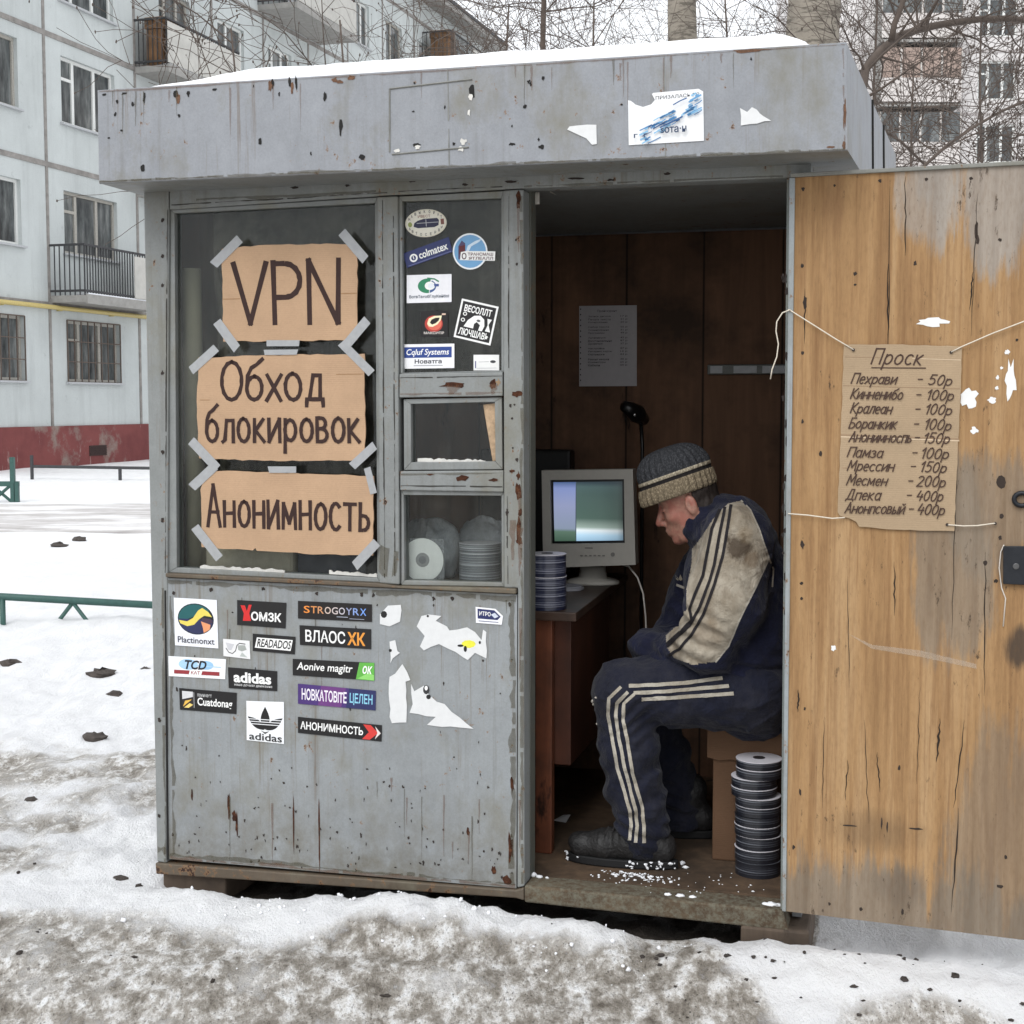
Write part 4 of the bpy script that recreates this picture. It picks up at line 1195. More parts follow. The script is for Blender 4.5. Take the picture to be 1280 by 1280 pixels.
for i, (x, y, a, b) in enumerate([(1004, 236, 2, 2.4), (1043, 232, 1.6, 2), (1100, 226, 2, 2.2), (1158, 224, 1.8, 2.2), (1214, 223, 2, 2.2), (1003, 332, 2, 2.4), (1069, 342, 2.2, 2.4), (1069, 356, 1.6, 1.4), (1144, 329, 2, 3), (1003, 441, 1.8, 2.2), (1003, 527, 1.6, 3),
                                   (1026, 567, 1.8, 3.6), (1003, 681, 2.4, 5), (1232, 704, 2.6, 3), (1250, 603, 5.5, 8.5), (1252, 645, 2.2, 3), (1250, 672, 2.2, 3), (1002, 729, 2, 2), (1002, 748, 2, 2), (1006, 886, 1.4, 2), (1000, 990, 1.6, 4), (992, 1059, 2, 3), (1076, 1136, 2.2, 2.4), (1037, 1130, 2, 2), (1006, 378, 2.4, 8),
                                   (1250, 300, 2, 2), (1220, 286, 2.4, 10), (1222, 300, 1.8, 6), (1271, 425, 1.6, 2), (1245, 726, 2.4, 3), (1257, 1071, 2, 2.6), (1250, 1108, 3.4, 2.4), (1124, 960, 2, 3), (1109, 1034, 1.2, 8), (1102, 1030, 1.0, 7), (1145, 1036, 7, 1.2), (1062, 1032, 8, 1.0), (1128, 1140, 2, 4)]):
    c = Dd(x, y, -.0006); k = pxm(DF, x, y); pts = []
    for q in range(10):
        s = 1 + R_.uniform(-.3, .3); an = q * math.pi / 5; pts.append((c.x + a * k * s * math.cos(an), -.0007, c.z + b * k * s * math.sin(an)))
    d.poly(pts, 2)
# torn paper left on the boards
for i, (x, y, a, b) in enumerate([(1166, 402, 17, 5.5), (1211, 498, 10, 12), (1263, 476, 6.5, 24), (1240, 500, 5, 4), (1247, 472, 2, 3), (1218, 538, 4, 5), (1259, 440, 3, 3), (1252, 460, 1.6, 2), (1246, 485, 2, 2.4), (1042, 810, 3, 3.4)]):
    c = Dd(x, y); k = pxm(DF, x, y); pts = []
    for q in range(16):
        s = 1 + R_.uniform(-.35, .3); an = q * math.pi / 8; pts.append((c.x + a * k * s * math.cos(an), -.0011, c.z + b * k * s * math.sin(an)))
    d.poly(pts, 3)
# long rubbed scratch
sc = [Dd(x, y, -.0009) for x, y in [(1060, 792), (1090, 806), (1150, 813), (1220, 830), (1221, 836), (1150, 821), (1090, 811)]]
d.poly(sc, 4)
DOOR = door_part('door', d, [DOORW, plain('wood_crack', (40, 32, 26), .95, .2), plain('nail_hole', (48, 38, 32), .8, .3), plain('torn_white_paper', (226, 226, 224), .8, .05), translucent_mat('rubbed_wood', (206, 190, 170), .30)], ROOT)
e = MB(); e.prism([Dd(986.5, 222, -.006), Dd(993.7, 222, -.006), Dd(982.2, 1140, -.006), Dd(977.5, 1139, -.006)], (0, TH + .012, 0))
door_part('metal_edge', e, painted_metal('edge_metal', (150, 156, 158), 1.0, .56), DOOR, bevel=.002)
e = MB(); e.prism([Dd(988, 221.5, -.008), Dd(988, 216.5, -.008), Dd(1330, 198, -.008), Dd(1330, 203.5, -.008)], (0, TH + .016, 0))
door_part('top_cap', e, painted_metal('cap_metal', (134, 134, 128), 1.0, .56), DOOR, bevel=.002)
# hasp at the free edge
e = MB(); e.prism([Dd(1254, 683, -.014), Dd(1254, 730, -.014), Dd(1318, 733, -.014), Dd(1318, 683, -.014)], (0, .0135, 0), 0)
for x, y in ((1270, 708), (1306, 708)):
    c = Dd(x, y, -.0145); k = pxm(DF, x, y); e.lathe((0, 0, 0), [(0, 0)], 3) if False else None
    e.prism([(c.x + 4 * k * math.cos(a), -.0165, c.z + 4 * k * math.sin(a)) for a in np.linspace(0, 6.283, 13)[:-1]], (0, .003, 0), 1)
hasp = door_part('hasp', e, [plain('black_steel', (44, 46, 50), .45, .2, metal=.6), plain('bolt_steel', (96, 96, 96), .4, .2, metal=.8)], DOOR, bevel=.003)
e = MB(); c = Dd(1277, 624); k = pxm(DF, 1277, 624)
ringp = [(c.x + 9 * k * math.cos(a), -.006, c.z + 8 * k * math.sin(a)) for a in np.linspace(0, 2 * math.pi, 17)]
e.tube(ringp, 3.0 * k, 8)
door_part('bolt_ring', e, plain('black_steel', (44, 46, 50), .45, .2, metal=.6), DOOR, smooth=True)
e = MB(); e.tube([Dd(*p, -.004) for p in [(1255, 681), (1251, 690), (1249, 710), (1252, 735), (1257, 748), (1254, 783)]], .0016, 6)
door_part('wire', e, plain('pale_wire', (206, 198, 188), .6, .1), DOOR, smooth=True)

# ================================================================== blocks under the kiosk
WOODBLK = plank_mat('weathered_block', (78, 66, 56), (104, 90, 77), (60, 52, 45), 0)
def block(pxs, d0, dep, label):
    pts = [K(x, y, d0) for x, y in pxs]
    lo = min(p.z for p in pts)
    m = MB(); m.prism([Vector((p.x, d0, p.z)) for p in pts], (0, dep, 0))
    mk('wooden_block', m, WOODBLK, bevel=.006, label=label, cat='wooden block')
zg = -.02
q0, q1 = K(203, 1090, .02), K(282, 1099, .02)
m = MB(); m.prism([Vector((q0.x, .02, zg)), Vector((q1.x, .02, zg)), Vector((q1.x, .02, K(282, 1098).z)), Vector((q0.x, .02, K(203, 1092).z))], (0, .3, 0))
mk('wooden_block', m, WOODBLK, bevel=.008, label='short wooden block under the left corner of the kiosk', cat='wooden block')
q0, q1 = K(926, 1154, -.005), K(1012, 1165, -.005)
m = MB(); m.prism([Vector((q0.x, -.012, zg)), Vector((q1.x, -.012, zg)), Vector((q1.x, -.012, K(1012, 1163).z)), Vector((q0.x, -.012, K(926, 1155).z))], (0, .3, 0))
mk('wooden_block', m, WOODBLK, bevel=.008, label='dark wooden block under the threshold next to the open door', cat='wooden block')
# ================================================================== HANDWRITING (own stroke letters)
def E(cx, cy, rx, ry, a=90, b=450, n=14):
    return [(cx + rx * math.cos(math.radians(a + (b - a) * i / n)), cy + ry * math.sin(math.radians(a + (b - a) * i / n))) for i in range(n + 1)]
GL = {   # glyph: (width, strokes) with cap height 1 and x-height .66
 'V': (.62, [[(0, 1), (.31, 0), (.62, 1)]]),
 'P': (.5, [[(0, 0), (0, 1)], [(0, .98)] + [(.22, .98)] + E(.22, .70, .28, .28, 90, -90, 8) + [(.0, .42)]]),
 'N': (.56, [[(0, 0), (0, 1), (.53, 0), (.56, 1)]]),
 'О': (.56, [E(.28, .5, .28, .5)]),
 'А': (.5, [[(0, 0), (.25, 1), (.5, 0)], [(.08, .34), (.43, .34)]]),
 'П': (.5, [[(0, 0), (.02, 1), (.5, 1), (.48, 0)]]),
 'К': (.46, [[(0, 0), (0, 1)], [(.42, 1), (.05, .48), (.46, 0)]]),
 'Б': (.44, [[(.4, 1), (0, 1), (0, 0), (.2, 0)] + E(.2, .27, .24, .27, -90, 90, 8) + [(.0, .54)]]),
 'М': (.62, [[(0, 0), (.07, 1), (.31, .3), (.55, 1), (.62, 0)]]),
 'Д': (.6, [[(.02, -.14), (.04, .02), (.58, .02), (.6, -.14)], [(.12, .02), (.26, 1), (.48, 1), (.48, .02)]]),
 'а': (.4, [E(.19, .33, .19, .33, 60, 400), [(.38, .66), (.37, .08), (.42, 0)]]),
 'б': (.42, [E(.21, .3, .21, .3), [(0, .30), (.02, .62), (.12, .82), (.26, .90), (.42, 1.04)]]),
 'х': (.38, [[(0, .66), (.38, 0)], [(.38, .66), (0, 0)]]),
 'о': (.42, [E(.21, .33, .21, .33)]),
 'д': (.46, [[(.01, -.15), (.02, .02), (.45, .02), (.46, -.15)], [(.09, .02), (.19, .66), (.38, .66), (.38, .02)]]),
 'л': (.40, [[(0, 0), (.08, .05), (.15, .66), (.40, .66), (.40, 0)]]),
 'к': (.36, [[(0, 0), (0, .66)], [(.32, .66), (.04, .33), (.36, 0)]]),
 'и': (.40, [[(0, .66), (0, 0), (.39, .66), (.40, 0)]]),
 'й': (.40, [[(0, .66), (0, 0), (.39, .66), (.40, 0)], [(.1, .92), (.2, .82), (.32, .92)]]),
 'р': (.40, [[(0, -.32), (.02, .66)], E(.2, .34, .2, .31, 150, 500)]),
 'в': (.36, [[(0, 0), (0, .66), (.15, .66)] + E(.15, .51, .16, .15, 90, -90, 7) + [(.02, .36)], [(.1, .358)] + E(.17, .18, .19, .178, 90, -90, 7) + [(0, 0)]]),
 'н': (.40, [[(0, 0), (0, .66)], [(.40, .66), (.40, 0)], [(0, .34), (.40, .36)]]),
 'м': (.50, [[(0, 0), (.03, .66), (.25, .14), (.47, .66), (.50, 0)]]),
 'с': (.36, [E(.21, .33, .21, .33, 50, 310)]),
 'т': (.42, [[(0, .66), (.42, .66)], [(.21, .66), (.21, 0)]]),
 'ь': (.34, [[(0, .66), (0, 0), (.14, 0)] + E(.14, .18, .19, .18, -90, 90, 7) + [(0, .36)]]),
 'п': (.38, [[(0, 0), (.01, .66), (.38, .66), (.37, 0)]]),
 'е': (.36, [[(.02, .32), (.36, .38)] + E(.19, .33, .18, .33, 15, 310)]),
 'ы': (.48, [[(0, .66), (0, 0), (.12, 0)] + E(.12, .17, .17, .17, -90, 90, 7) + [(0, .34)], [(.46, .66), (.46, 0)]]),
 'з': (.34, [E(.14, .5, .16, .16, 140, -80, 8) + E(.15, .17, .19, .18, 80, -140, 8)]),
 'г': (.28, [[(0, 0), (0, .66), (.28, .66)]]),
 '0': (.42, [E(.21, .5, .21, .5)]),
 '1': (.2, [[(0, .72), (.18, 1), (.16, 0)]]),
 '2': (.42, [E(.2, .76, .2, .24, 160, -30, 8) + [(0, 0), (.42, .02)]]),
 '4': (.44, [[(.16, 1), (0, .38), (.44, .40)], [(.36, .66), (.32, 0)]]),
 '5': (.42, [[(.4, 1), (.08, 1), (.03, .58)] + E(.18, .32, .22, .32, 110, -130, 10)]),
 '-': (.26, [[(0, .40), (.26, .41)]]),
 ' ': (.26, []),
}
def smooth_path(p, k=3):
    return p
def ribbon(mb, pts, w, m=0):
    """a pen stroke in local (x, d, z): flat band with slightly uneven width; a sharp turn starts a new stroke"""
    n = len(pts)
    for i in range(1, n - 1):
        a, b = Vector(pts[i]) - Vector(pts[i - 1]), Vector(pts[i + 1]) - Vector(pts[i]); a.y = b.y = 0
        if a.length > 1e-9 and b.length > 1e-9 and a.angle(b) > .95:
            ribbon(mb, pts[:i + 1], w, m); ribbon(mb, [(p[0], p[1] - .00003, p[2]) for p in pts[i:]], w, m); return
    if n < 2: return
    L, R = [], []
    for i in range(n):
        a = Vector(pts[max(i - 1, 0)]); b = Vector(pts[min(i + 1, n - 1)])
        p = Vector(pts[i]); t = (b - a); t.y = 0
        t.normalize(); nn = Vector((-t.z, 0, t.x))
        k = 1.0
        if 0 < i < n - 1:
            t1 = (p - Vector(pts[i - 1])); t2 = (Vector(pts[i + 1]) - p); t1.y = t2.y = 0
            c = max(.35, math.cos(.5 * t1.angle(t2))) if t1.length > 1e-9 and t2.length > 1e-9 else 1
            k = 1 / c
            if c < .6: k = 1.15
        e = 0
        if i == 0: p = p - t * w * .45
        if i == n - 1: p = p + t * w * .45
        j = 1 + .10 * math.sin(i * 2.3 + pts[0][0] * 400)
        L.append(p + nn * w * .5 * k * j); R.append(p - nn * w * .5 * k * j)
    for i in range(n - 1): mb.poly([L[i], R[i], R[i + 1], L[i + 1]], m)
def dense(p, n=4):
    out = []
    for i in range(len(p) - 1):
        for k in range(n):
            t = k / n; out.append((p[i][0] + (p[i + 1][0] - p[i][0]) * t, p[i][1] + (p[i + 1][1] - p[i][1]) * t))
    out.append(p[-1]); return out
def handwrite(mb, F, d, text, p0, p1, hpx, wpx, slant=0.0, seed=1, xs=1.0, m=0, gap=.17, jit=.02, post=None, lower=1.0):
    """text along the baseline from pixel p0 to p1 on the plane local y = d of F; hpx = cap height"""
    A, B = on(F, *p0, d), on(F, *p1, d)
    k = pxm(F, *p0, d); h = hpx * k; w = wpx * k
    tot = sum(GL[c][0] * xs + gap for c in text) - gap
    length = (B - A).length; ux = (B - A).normalized(); uz = Vector((-ux.z, 0, ux.x))
    sx = length / tot; R = random.Random(seed); x = 0; ns = 0
    for c in text:
        gw, strokes = GL[c]; dy = R.uniform(-jit, jit); sc = 1 + R.uniform(-.05, .05); rot = R.uniform(-.03, .03)
        for s in strokes:
            pts = []
            for (a, b) in dense(s, 2):
                b = b * sc * (lower if c.islower() else 1); a = a * xs + rot * b
                X = (x + a) * sx + slant * b * h; Z = (b + dy) * h
                q = A + ux * X + uz * Z
                pts.append((q.x, d - ns * .00006, q.z))
            ribbon(mb, pts, w, m); ns += 1
        x += gw * xs + gap
    if post: mb.v = [tuple(post(v)) for v in mb.v]

# ================================================================== PRINTED LETTERING
_tx = {}
def text_mesh(s, bold=.0, shear=0.0):
    key = (s, bold, shear)
    if key in _tx: return _tx[key]
    cu = bpy.data.curves.new('lettering', 'FONT'); cu.body = s; cu.offset = bold; cu.shear = shear; cu.resolution_u = 3
    ob = bpy.data.objects.new('lettering', cu); scene.collection.objects.link(ob)
    dg = bpy.context.evaluated_depsgraph_get()
    me = bpy.data.meshes.new_from_object(ob.evaluated_get(dg))
    vs = [(v.co.x, v.co.y) for v in me.vertices]; fs = [tuple(p.vertices) for p in me.polygons]
    bpy.data.objects.remove(ob); bpy.data.curves.remove(cu); bpy.data.meshes.remove(me)
    if vs:
        x0, x1 = min(v[0] for v in vs), max(v[0] for v in vs); y0, y1 = min(v[1] for v in vs), max(v[1] for v in vs)
        vs = [((a - x0) / max(1e-6, x1 - x0), (b - y0) / max(1e-6, y1 - y0)) for a, b in vs]
    _tx[key] = (vs, fs); return vs, fs
def ink(rgb): return plain('ink_%d_%d_%d' % rgb, rgb, .45, .06, 60)

class Sticker:
    """flat printed thing; content is laid out in its own unit square (x right, y down)"""
    def __init__(s, name, label, cat, quad, bg=(232, 232, 230), d=0.0, F=KF, outline=None, thick=.0006, group=None, mat=None, post=None):
        s.F, s.d, s.q, s.post = F, d, [on(F, *p, d) for p in quad], post
        s.k = 0; s.dd = d - thick
        mb = MB()
        o = outline or [(0, 0), (1, 0), (1, 1), (0, 1)]
        pts = [s.P(x, y, d - thick) for x, y in o]
        mb.prism(pts, (0, thick, 0), 0)
        if post: mb.v = [tuple(post(v)) for v in mb.v]
        s.root = mk(name, mb, mat or plain('paper_%d_%d_%d' % bg, bg, .4, .05, 40), label=label, cat=cat, group=group)
        s.parts = {}
    def P(s, x, y, d=None):
        a, b, c, e = s.q
        p = a * ((1 - x) * (1 - y)) + b * (x * (1 - y)) + c * (x * y) + e * ((1 - x) * y)
        return Vector((p.x, s.dd if d is None else d, p.z))
    def _part(s, name):
        return s.parts.setdefault(name, (MB(), []))
    def _m(s, name, rgb):
        mb, ms = s._part(name)
        mt = rgb if not isinstance(rgb, tuple) else ink(rgb)
        if mt not in ms: ms.append(mt)
        return mb, ms.index(mt)
    def shape(s, pts, rgb, part='emblem'):
        s.k += 1; mb, i = s._m(part, rgb)
        dd = s.dd - .00016 * s.k
        mb.poly([s.P(x, y, dd) for x, y in pts], i); return s
    def rect(s, x0, y0, x1, y1, rgb, part='emblem'): return s.shape([(x0, y0), (x1, y0), (x1, y1), (x0, y1)], rgb, part)
    def disc(s, cx, cy, rx, ry, rgb, part='emblem', a=0, b=360, n=28):
        return s.shape([(cx + rx * math.cos(math.radians(a + (b - a) * i / n)), cy + ry * math.sin(math.radians(a + (b - a) * i / n))) for i in range(n)], rgb, part)
    def band(s, pts, w, rgb, part='emblem'):
        """line of constant width in unit coordinates (w in y units)"""
        asp = ((s.q[1] - s.q[0]).length) / max(1e-6, (s.q[3] - s.q[0]).length)
        s.k += 1; mb, mi = s._m(part, rgb); dd = s.dd - .00016 * s.k; n = len(pts); L, R = [], []
        for i in range(n):
            a, b = pts[max(0, i - 1)], pts[min(n - 1, i + 1)]; tx, ty = (b[0] - a[0]) * asp, b[1] - a[1]; l = math.hypot(tx, ty) or 1
            nx, ny = -ty / l / asp, tx / l
            L.append(s.P(pts[i][0] + nx * w / 2, pts[i][1] + ny * w / 2, dd)); R.append(s.P(pts[i][0] - nx * w / 2, pts[i][1] - ny * w / 2, dd))
        for i in range(n - 1): mb.poly([L[i], L[i + 1], R[i + 1], R[i]], mi)
        return s
    def text(s, t, x0, y0, x1, y1, rgb, bold=.015, shear=0.0, part=None, grad=None):
        if part is None: part = 'lettering%d' % s.k
        vs, fs = text_mesh(t, bold, shear); s.k += 1; mb, i = s._m(part, rgb); dd = s.dd - .00016 * s.k
        mb.add([s.P(x0 + a * (x1 - x0), y1 + b * (y0 - y1), dd) for a, b in vs], fs, i)
        return s
    def done(s):
        for name, (mb, ms) in s.parts.items():
            if s.post: mb.v = [tuple(s.post(v)) for v in mb.v]
            mk(name.rstrip('0123456789'), mb, ms, s.root)
        return s.root

# ================================================================== CARDBOARD SIGNS ON THE BIG WINDOW
CARD = cardboard_mat('brown_cardboard', (184, 153, 124))
EDGE = plain('cardboard_edge', (150, 116, 82), .9, .15, 90)
MARK = plain('dark_marker', (50, 30, 26), .75, .15, 60)
TAPE = translucent_mat('clear_tape', (176, 178, 180), .72)
def ragged(pts, seed, amp=.8):
    R = random.Random(seed); out = []
    n = len(pts)
    for i in range(n):
        a, b = pts[i], pts[(i + 1) % n]; L = math.hypot(b[0] - a[0], b[1] - a[1]); k = max(1, int(L / 9))
        for j in range(k):
            t = j / k; out.append((a[0] + (b[0] - a[0]) * t + (R.uniform(-amp, amp) if j else 0), a[1] + (b[1] - a[1]) * t + (R.uniform(-amp, amp) if j else 0)))
    return out
def cardboard_sign(label, outline, lines, tapes, seed, folds=()):
    d0 = -.006
    mb = MB()
    o = ragged(outline, seed)
    pts = [K(x, y, d0) for x, y in o]
    mb.prism(pts, (0, .005, 0), 0)
    root = mk('cardboard_sign', mb, CARD, label=label, cat='sign')
    fb = MB()
    for (a, b, w) in folds:
        A, B = K(*a, d0 - .0004), K(*b, d0 - .0004); k = pxm(KF, *a) * w
        fb.poly([A + Vector((0, 0, -k)), B + Vector((0, 0, -k)), B + Vector((0, 0, k)), A + Vector((0, 0, k))])
    if folds: mk('crease', fb, EDGE, root)
    for i, (t, p0, p1, h, w, kw) in enumerate(lines):
        lm = MB(); handwrite(lm, KF, d0 - .0006 - i * .0008, t, p0, p1, h, w, seed=seed + i, **kw)
        mk('lettering', lm, MARK, root)
    for i, (a, b, w) in enumerate(tapes):
        A, B = K(*a, d0 - .0016 - .0003 * i), K(*b, d0 - .0016 - .0003 * i); t = (B - A).normalized(); nn = Vector((-t.z, 0, t.x)) * w * .5 * pxm(KF, *a)
        tb = MB(); R = random.Random(seed * 9 + i); j = lambda: t * R.uniform(-.004, .004)
        tb.prism([A + nn + j(), A - nn + j(), B - nn + j(), B + nn + j()], (0, .0002, 0))
        mk('tape', tb, TAPE, root)
cardboard_sign('torn cardboard sign with VPN in big dark letters at the top of the window', [(277, 311), (333, 306), (446.5, 304.5), (446, 425), (279, 427)],
    [('VPN', (293, 404), (424.5, 402.5), 73, 6.6, dict(gap=.16, jit=.004))],
    [((300, 298), (267, 331), 12), ((428, 291), (457, 325), 12), ((271, 402), (296, 436), 12), ((459, 400), (428, 437), 12), ((334.5, 429), (374, 429), 7.5)], 3, [((278, 374), (300, 373.5), .5), ((426, 367), (446, 366.5), .5)])
cardboard_sign('largest cardboard sign with two lines about bypassing blocks in the middle of the window', [(247.5, 447), (330, 444), (455.5, 442), (456.5, 575), (330, 576), (249, 573), (246, 520)],
    [('Обход', (277, 500), (404, 500), 46, 4.9, dict(gap=.14, jit=.008, lower=1.02)), ('блокировок', (258.5, 552), (449, 552), 40, 4.5, dict(gap=.19, jit=.008, lower=1.05))],
    [((270, 435), (238, 464), 11), ((426, 428), (464, 466), 11), ((239, 551), (272, 586), 12), ((468, 557), (440, 583), 11), ((331, 440.5), (372, 440), 6.5)], 5, [((250, 500), (262, 500), .4), ((420, 468), (454, 467.5), .4)])
cardboard_sign('lowest cardboard sign with one long word in dark letters on the window', [(257, 588), (330, 590), (467, 595), (466, 694.5), (400, 693), (321, 688.5), (319, 685), (316, 688), (252, 684), (250.5, 612)],
    [('Анонимность', (260, 657), (461, 663), 49, 4.5, dict(gap=.19, jit=.008, lower=.98))],
    [((268, 583), (240, 609), 12), ((459, 585), (467, 617), 9), ((243, 658), (275, 699), 12), ((471, 678), (443, 708), 12), ((335, 587), (371, 587), 8)], 8)
# ================================================================== STICKERS
WH, BK, GR = (238, 238, 236), (28, 27, 28), (90, 90, 92)
DG = .0265                                # just outside the glass of the small panes
def Q(x0, y0, x1, y1, t0=0.0, t1=None):   # pixel quad, tops tilted by t0 px over the width
    return [(x0, y0), (x1, y0 + t0), (x1, y1 + t0), (x0, y1)]
def rotq(cx, cy, w, h, deg):
    a = math.radians(deg); c, s = math.cos(a), math.sin(a)
    return [(cx + x * c - y * s, cy + x * s + y * c) for x, y in ((-w / 2, -h / 2), (w / 2, -h / 2), (w / 2, h / 2), (-w / 2, h / 2))]
def circ(cx=.5, cy=.5, rx=.5, ry=.5, n=36): return [(cx + rx * math.cos(2 * math.pi * i / n), cy + ry * math.sin(2 * math.pi * i / n)) for i in range(n)]

# --- on the pane beside the door
s = Sticker('sticker', 'cream oval sticker with a dark blue car shape, topmost on the narrow pane', 'sticker', rotq(532.5, 279, 52, 35, -4), (222, 216, 198), DG, outline=circ())
s.disc(.5, .5, .47, .46, (232, 228, 214)); s.shape([(.2, .60), (.22, .48), (.3, .40), (.45, .34), (.78, .34), (.82, .42), (.8, .60), (.7, .66), (.3, .66)], (44, 46, 72)); s.rect(.28, .475, .80, .50, (170, 170, 176)); s.rect(.5, .36, .515, .62, (190, 190, 196))
s.text('ИВЕСТ', .32, .2, .62, .3, (150, 110, 100)); s.disc(.12, .52, .05, .09, (150, 160, 90)); s.rect(.86, .38, .94, .58, (126, 80, 70))
for i in range(9):
    a = math.radians(205 + i * 16); s.text('НАВЫКОРАТ'[i], .5 + .43 * math.cos(a) - .02, .5 + .41 * math.sin(a) - .05, .5 + .43 * math.cos(a) + .02, .5 + .41 * math.sin(a) + .05, (50, 46, 42), part='lettering')
for i in range(9):
    a = math.radians(155 - i * 16); s.text('АВТОСЕРВИ'[i], .5 + .43 * math.cos(a) - .02, .5 + .41 * math.sin(a) - .05, .5 + .43 * math.cos(a) + .02, .5 + .41 * math.sin(a) + .05, (50, 46, 42), part='lettering')
s.done()
s = Sticker('sticker', 'tilted dark blue sticker with a white disc and white lettering under the oval one', 'sticker', [(503.5, 317), (561, 296), (566, 315), (509, 335)], (42, 50, 98), DG)
s.disc(.19, .52, .085, .27, WH).disc(.19, .52, .05, .16, (42, 50, 98)).rect(.18, .4, .2, .6, WH); s.text('colmatex', .31, .24, .93, .74, WH, .02); s.rect(.04, .90, .97, .94, (110, 116, 160)); s.done()
s = Sticker('sticker', 'round light blue sticker with a white rim and a white name banner', 'sticker', Q(566.5, 291.5, 621, 337), (236, 238, 240), DG, outline=[(.39 + .40 * math.cos(2 * math.pi * i / 40), .5 + .5 * math.sin(2 * math.pi * i / 40)) for i in range(40)])
s.disc(.39, .5, .365, .455, (112, 162, 204)); s.shape([(.12, .72), (.12, .36), (.2, .2), (.28, .28), (.28, .72)], (78, 66, 100)); s.shape([(.14, .36), (.28, .32), (.28, .56), (.14, .58)], (92, 30, 36)); s.shape([(.3, .5), (.34, .34), (.5, .22), (.66, .15), (.6, .24), (.42, .36), (.36, .5)], (206, 222, 236))
s.shape([(.18, .52), (.3, .49), (.97, .5), (.96, .76), (.16, .74)], WH); s.text('О', .2, .54, .31, .72, (60, 30, 44), .02); s.text('ТРАНСМАШ', .34, .535, .92, .62, (80, 36, 48), .02); s.text('ЯТЛЕАЛЛ', .36, .65, .92, .73, (80, 36, 48), .02); s.done()
s = Sticker('sticker', 'white rectangular sticker with a green and blue swirl above a line of text', 'sticker', Q(508.5, 344, 564.5, 379, -1.5), (232, 232, 236), DG)
s.disc(.46, .4, .21, .26, (46, 128, 92), a=80, b=300).disc(.46, .42, .2, .24, (60, 90, 140), a=300, b=440).disc(.52, .40, .115, .15, WH).band([(.72, .26), (.62, .16), (.46, .13)], .05, (46, 128, 92))
s.rect(.5, .34, .72, .43, (64, 84, 140)).disc(.55, .40, .07, .09, (226, 230, 236)); s.text('ВотвТехобГлуКейбоl', .06, .72, .94, .86, (56, 72, 92), .01); s.done()
s = Sticker('sticker', 'small black sticker with a red and cream drop emblem', 'sticker', Q(526, 388.5, 560, 421), (20, 17, 18), DG)
s.disc(.48, .5, .33, .32, (176, 58, 50)).disc(.5, .48, .27, .27, (214, 106, 86)).shape([(.24, .5), (.3, .3), (.5, .2), (.78, .18), (.74, .36), (.62, .52), (.44, .62), (.3, .6)], (238, 226, 190)).shape([(.34, .46), (.4, .34), (.55, .27), (.70, .26), (.66, .38), (.55, .48), (.42, .53)], (24, 18, 18))
s.rect(.78, .10, .92, .16, (220, 190, 170)); s.text('МАКСИПР', .12, .80, .86, .90, (214, 206, 200), .02); s.done()
s = Sticker('sticker', 'tilted black square sticker with a white border and an arched figure', 'sticker', [(577.5, 373), (623.5, 383.5), (613, 432), (567, 421)], (236, 236, 234), DG)
s.rect(.05, .05, .95, .95, BK); s.text('ВЕСОЛЛТ', .12, .12, .86, .30, WH, .03); s.text('ЛЮЧШАВЬ', .10, .72, .9, .9, WH, .03)
s.shape([(.2, .68), (.28, .5), (.42, .36), (.58, .32), (.7, .4), (.74, .56), (.70, .70), (.6, .7), (.62, .56), (.52, .5), (.46, .56), (.46, .68)], WH); s.shape([(.78, .36), (.9, .36), (.84, .5), (.92, .68), (.78, .68), (.82, .52)], WH)
s.disc(.17, .36, .055, .05, WH).disc(.17, .36, .03, .03, BK).disc(.15, .52, .055, .05, WH).disc(.15, .52, .03, .03, BK); s.disc(.56, .46, .05, .03, GR); s.done()
s = Sticker('sticker', 'white sticker with a blue header bar reading Systems on the narrow pane', 'sticker', Q(503, 430.5, 568, 461, -1), (234, 234, 236), DG)
s.rect(.04, .12, .95, .56, (40, 66, 134)); s.text('Cqluf Systems', .08, .2, .90, .52, WH, .012, .2); s.text('Новатга', .24, .62, .76, .80, (34, 36, 50), .02); s.rect(.22, .87, .78, .89, (120, 120, 126)); s.done()
s = Sticker('sticker', 'small white card like sticker in the lower right corner of the narrow pane', 'sticker', Q(592, 443.5, 624, 463), (230, 230, 228), DG)
s.rect(.06, .40, .10, .86, (80, 86, 130)).disc(.76, .44, .11, .09, (60, 62, 66)); s.band([(.2, .46), (.6, .44)], .03, (170, 170, 172)).band([(.12, .86), (.9, .84)], .03, (190, 190, 192)); s.done()

# --- on the lower sheet
DP = .0022
s = Sticker('sticker', 'white square sticker with a round yellow, teal and navy wave emblem', 'sticker', [(217.3, 747), (271, 750), (273, 810.5), (219, 806.5)], (234, 236, 242), DP)
s.disc(.5, .42, .42, .325, (30, 36, 38)); s.disc(.5, .42, .40, .305, (34, 92, 94), a=165, b=330); s.disc(.5, .42, .40, .305, (44, 50, 88), a=0, b=185); s.shape([(.11, .46), (.3, .48), (.44, .40), (.56, .24), (.66, .18), (.80, .26), (.88, .36), (.70, .34), (.58, .42), (.46, .54), (.3, .58), (.14, .53)], (226, 206, 96))
s.shape([(.62, .38), (.86, .40), (.9, .48), (.8, .5), (.66, .46)], (70, 52, 70)); s.shape([(.62, .46), (.84, .52), (.82, .62), (.68, .70), (.66, .58)], (226, 152, 108)); s.shape([(.34, .70), (.5, .56), (.62, .5), (.64, .62), (.62, .72), (.46, .73)], (46, 50, 84))
s.text('Plactinonxt', .07, .80, .92, .93, (60, 60, 72), .008); s.done()
s = Sticker('sticker', 'black sticker with a red X and white letters right of the wave emblem', 'sticker', [(296.5, 750), (358, 753.5), (357, 785.5), (296.5, 781)], BK, DP)
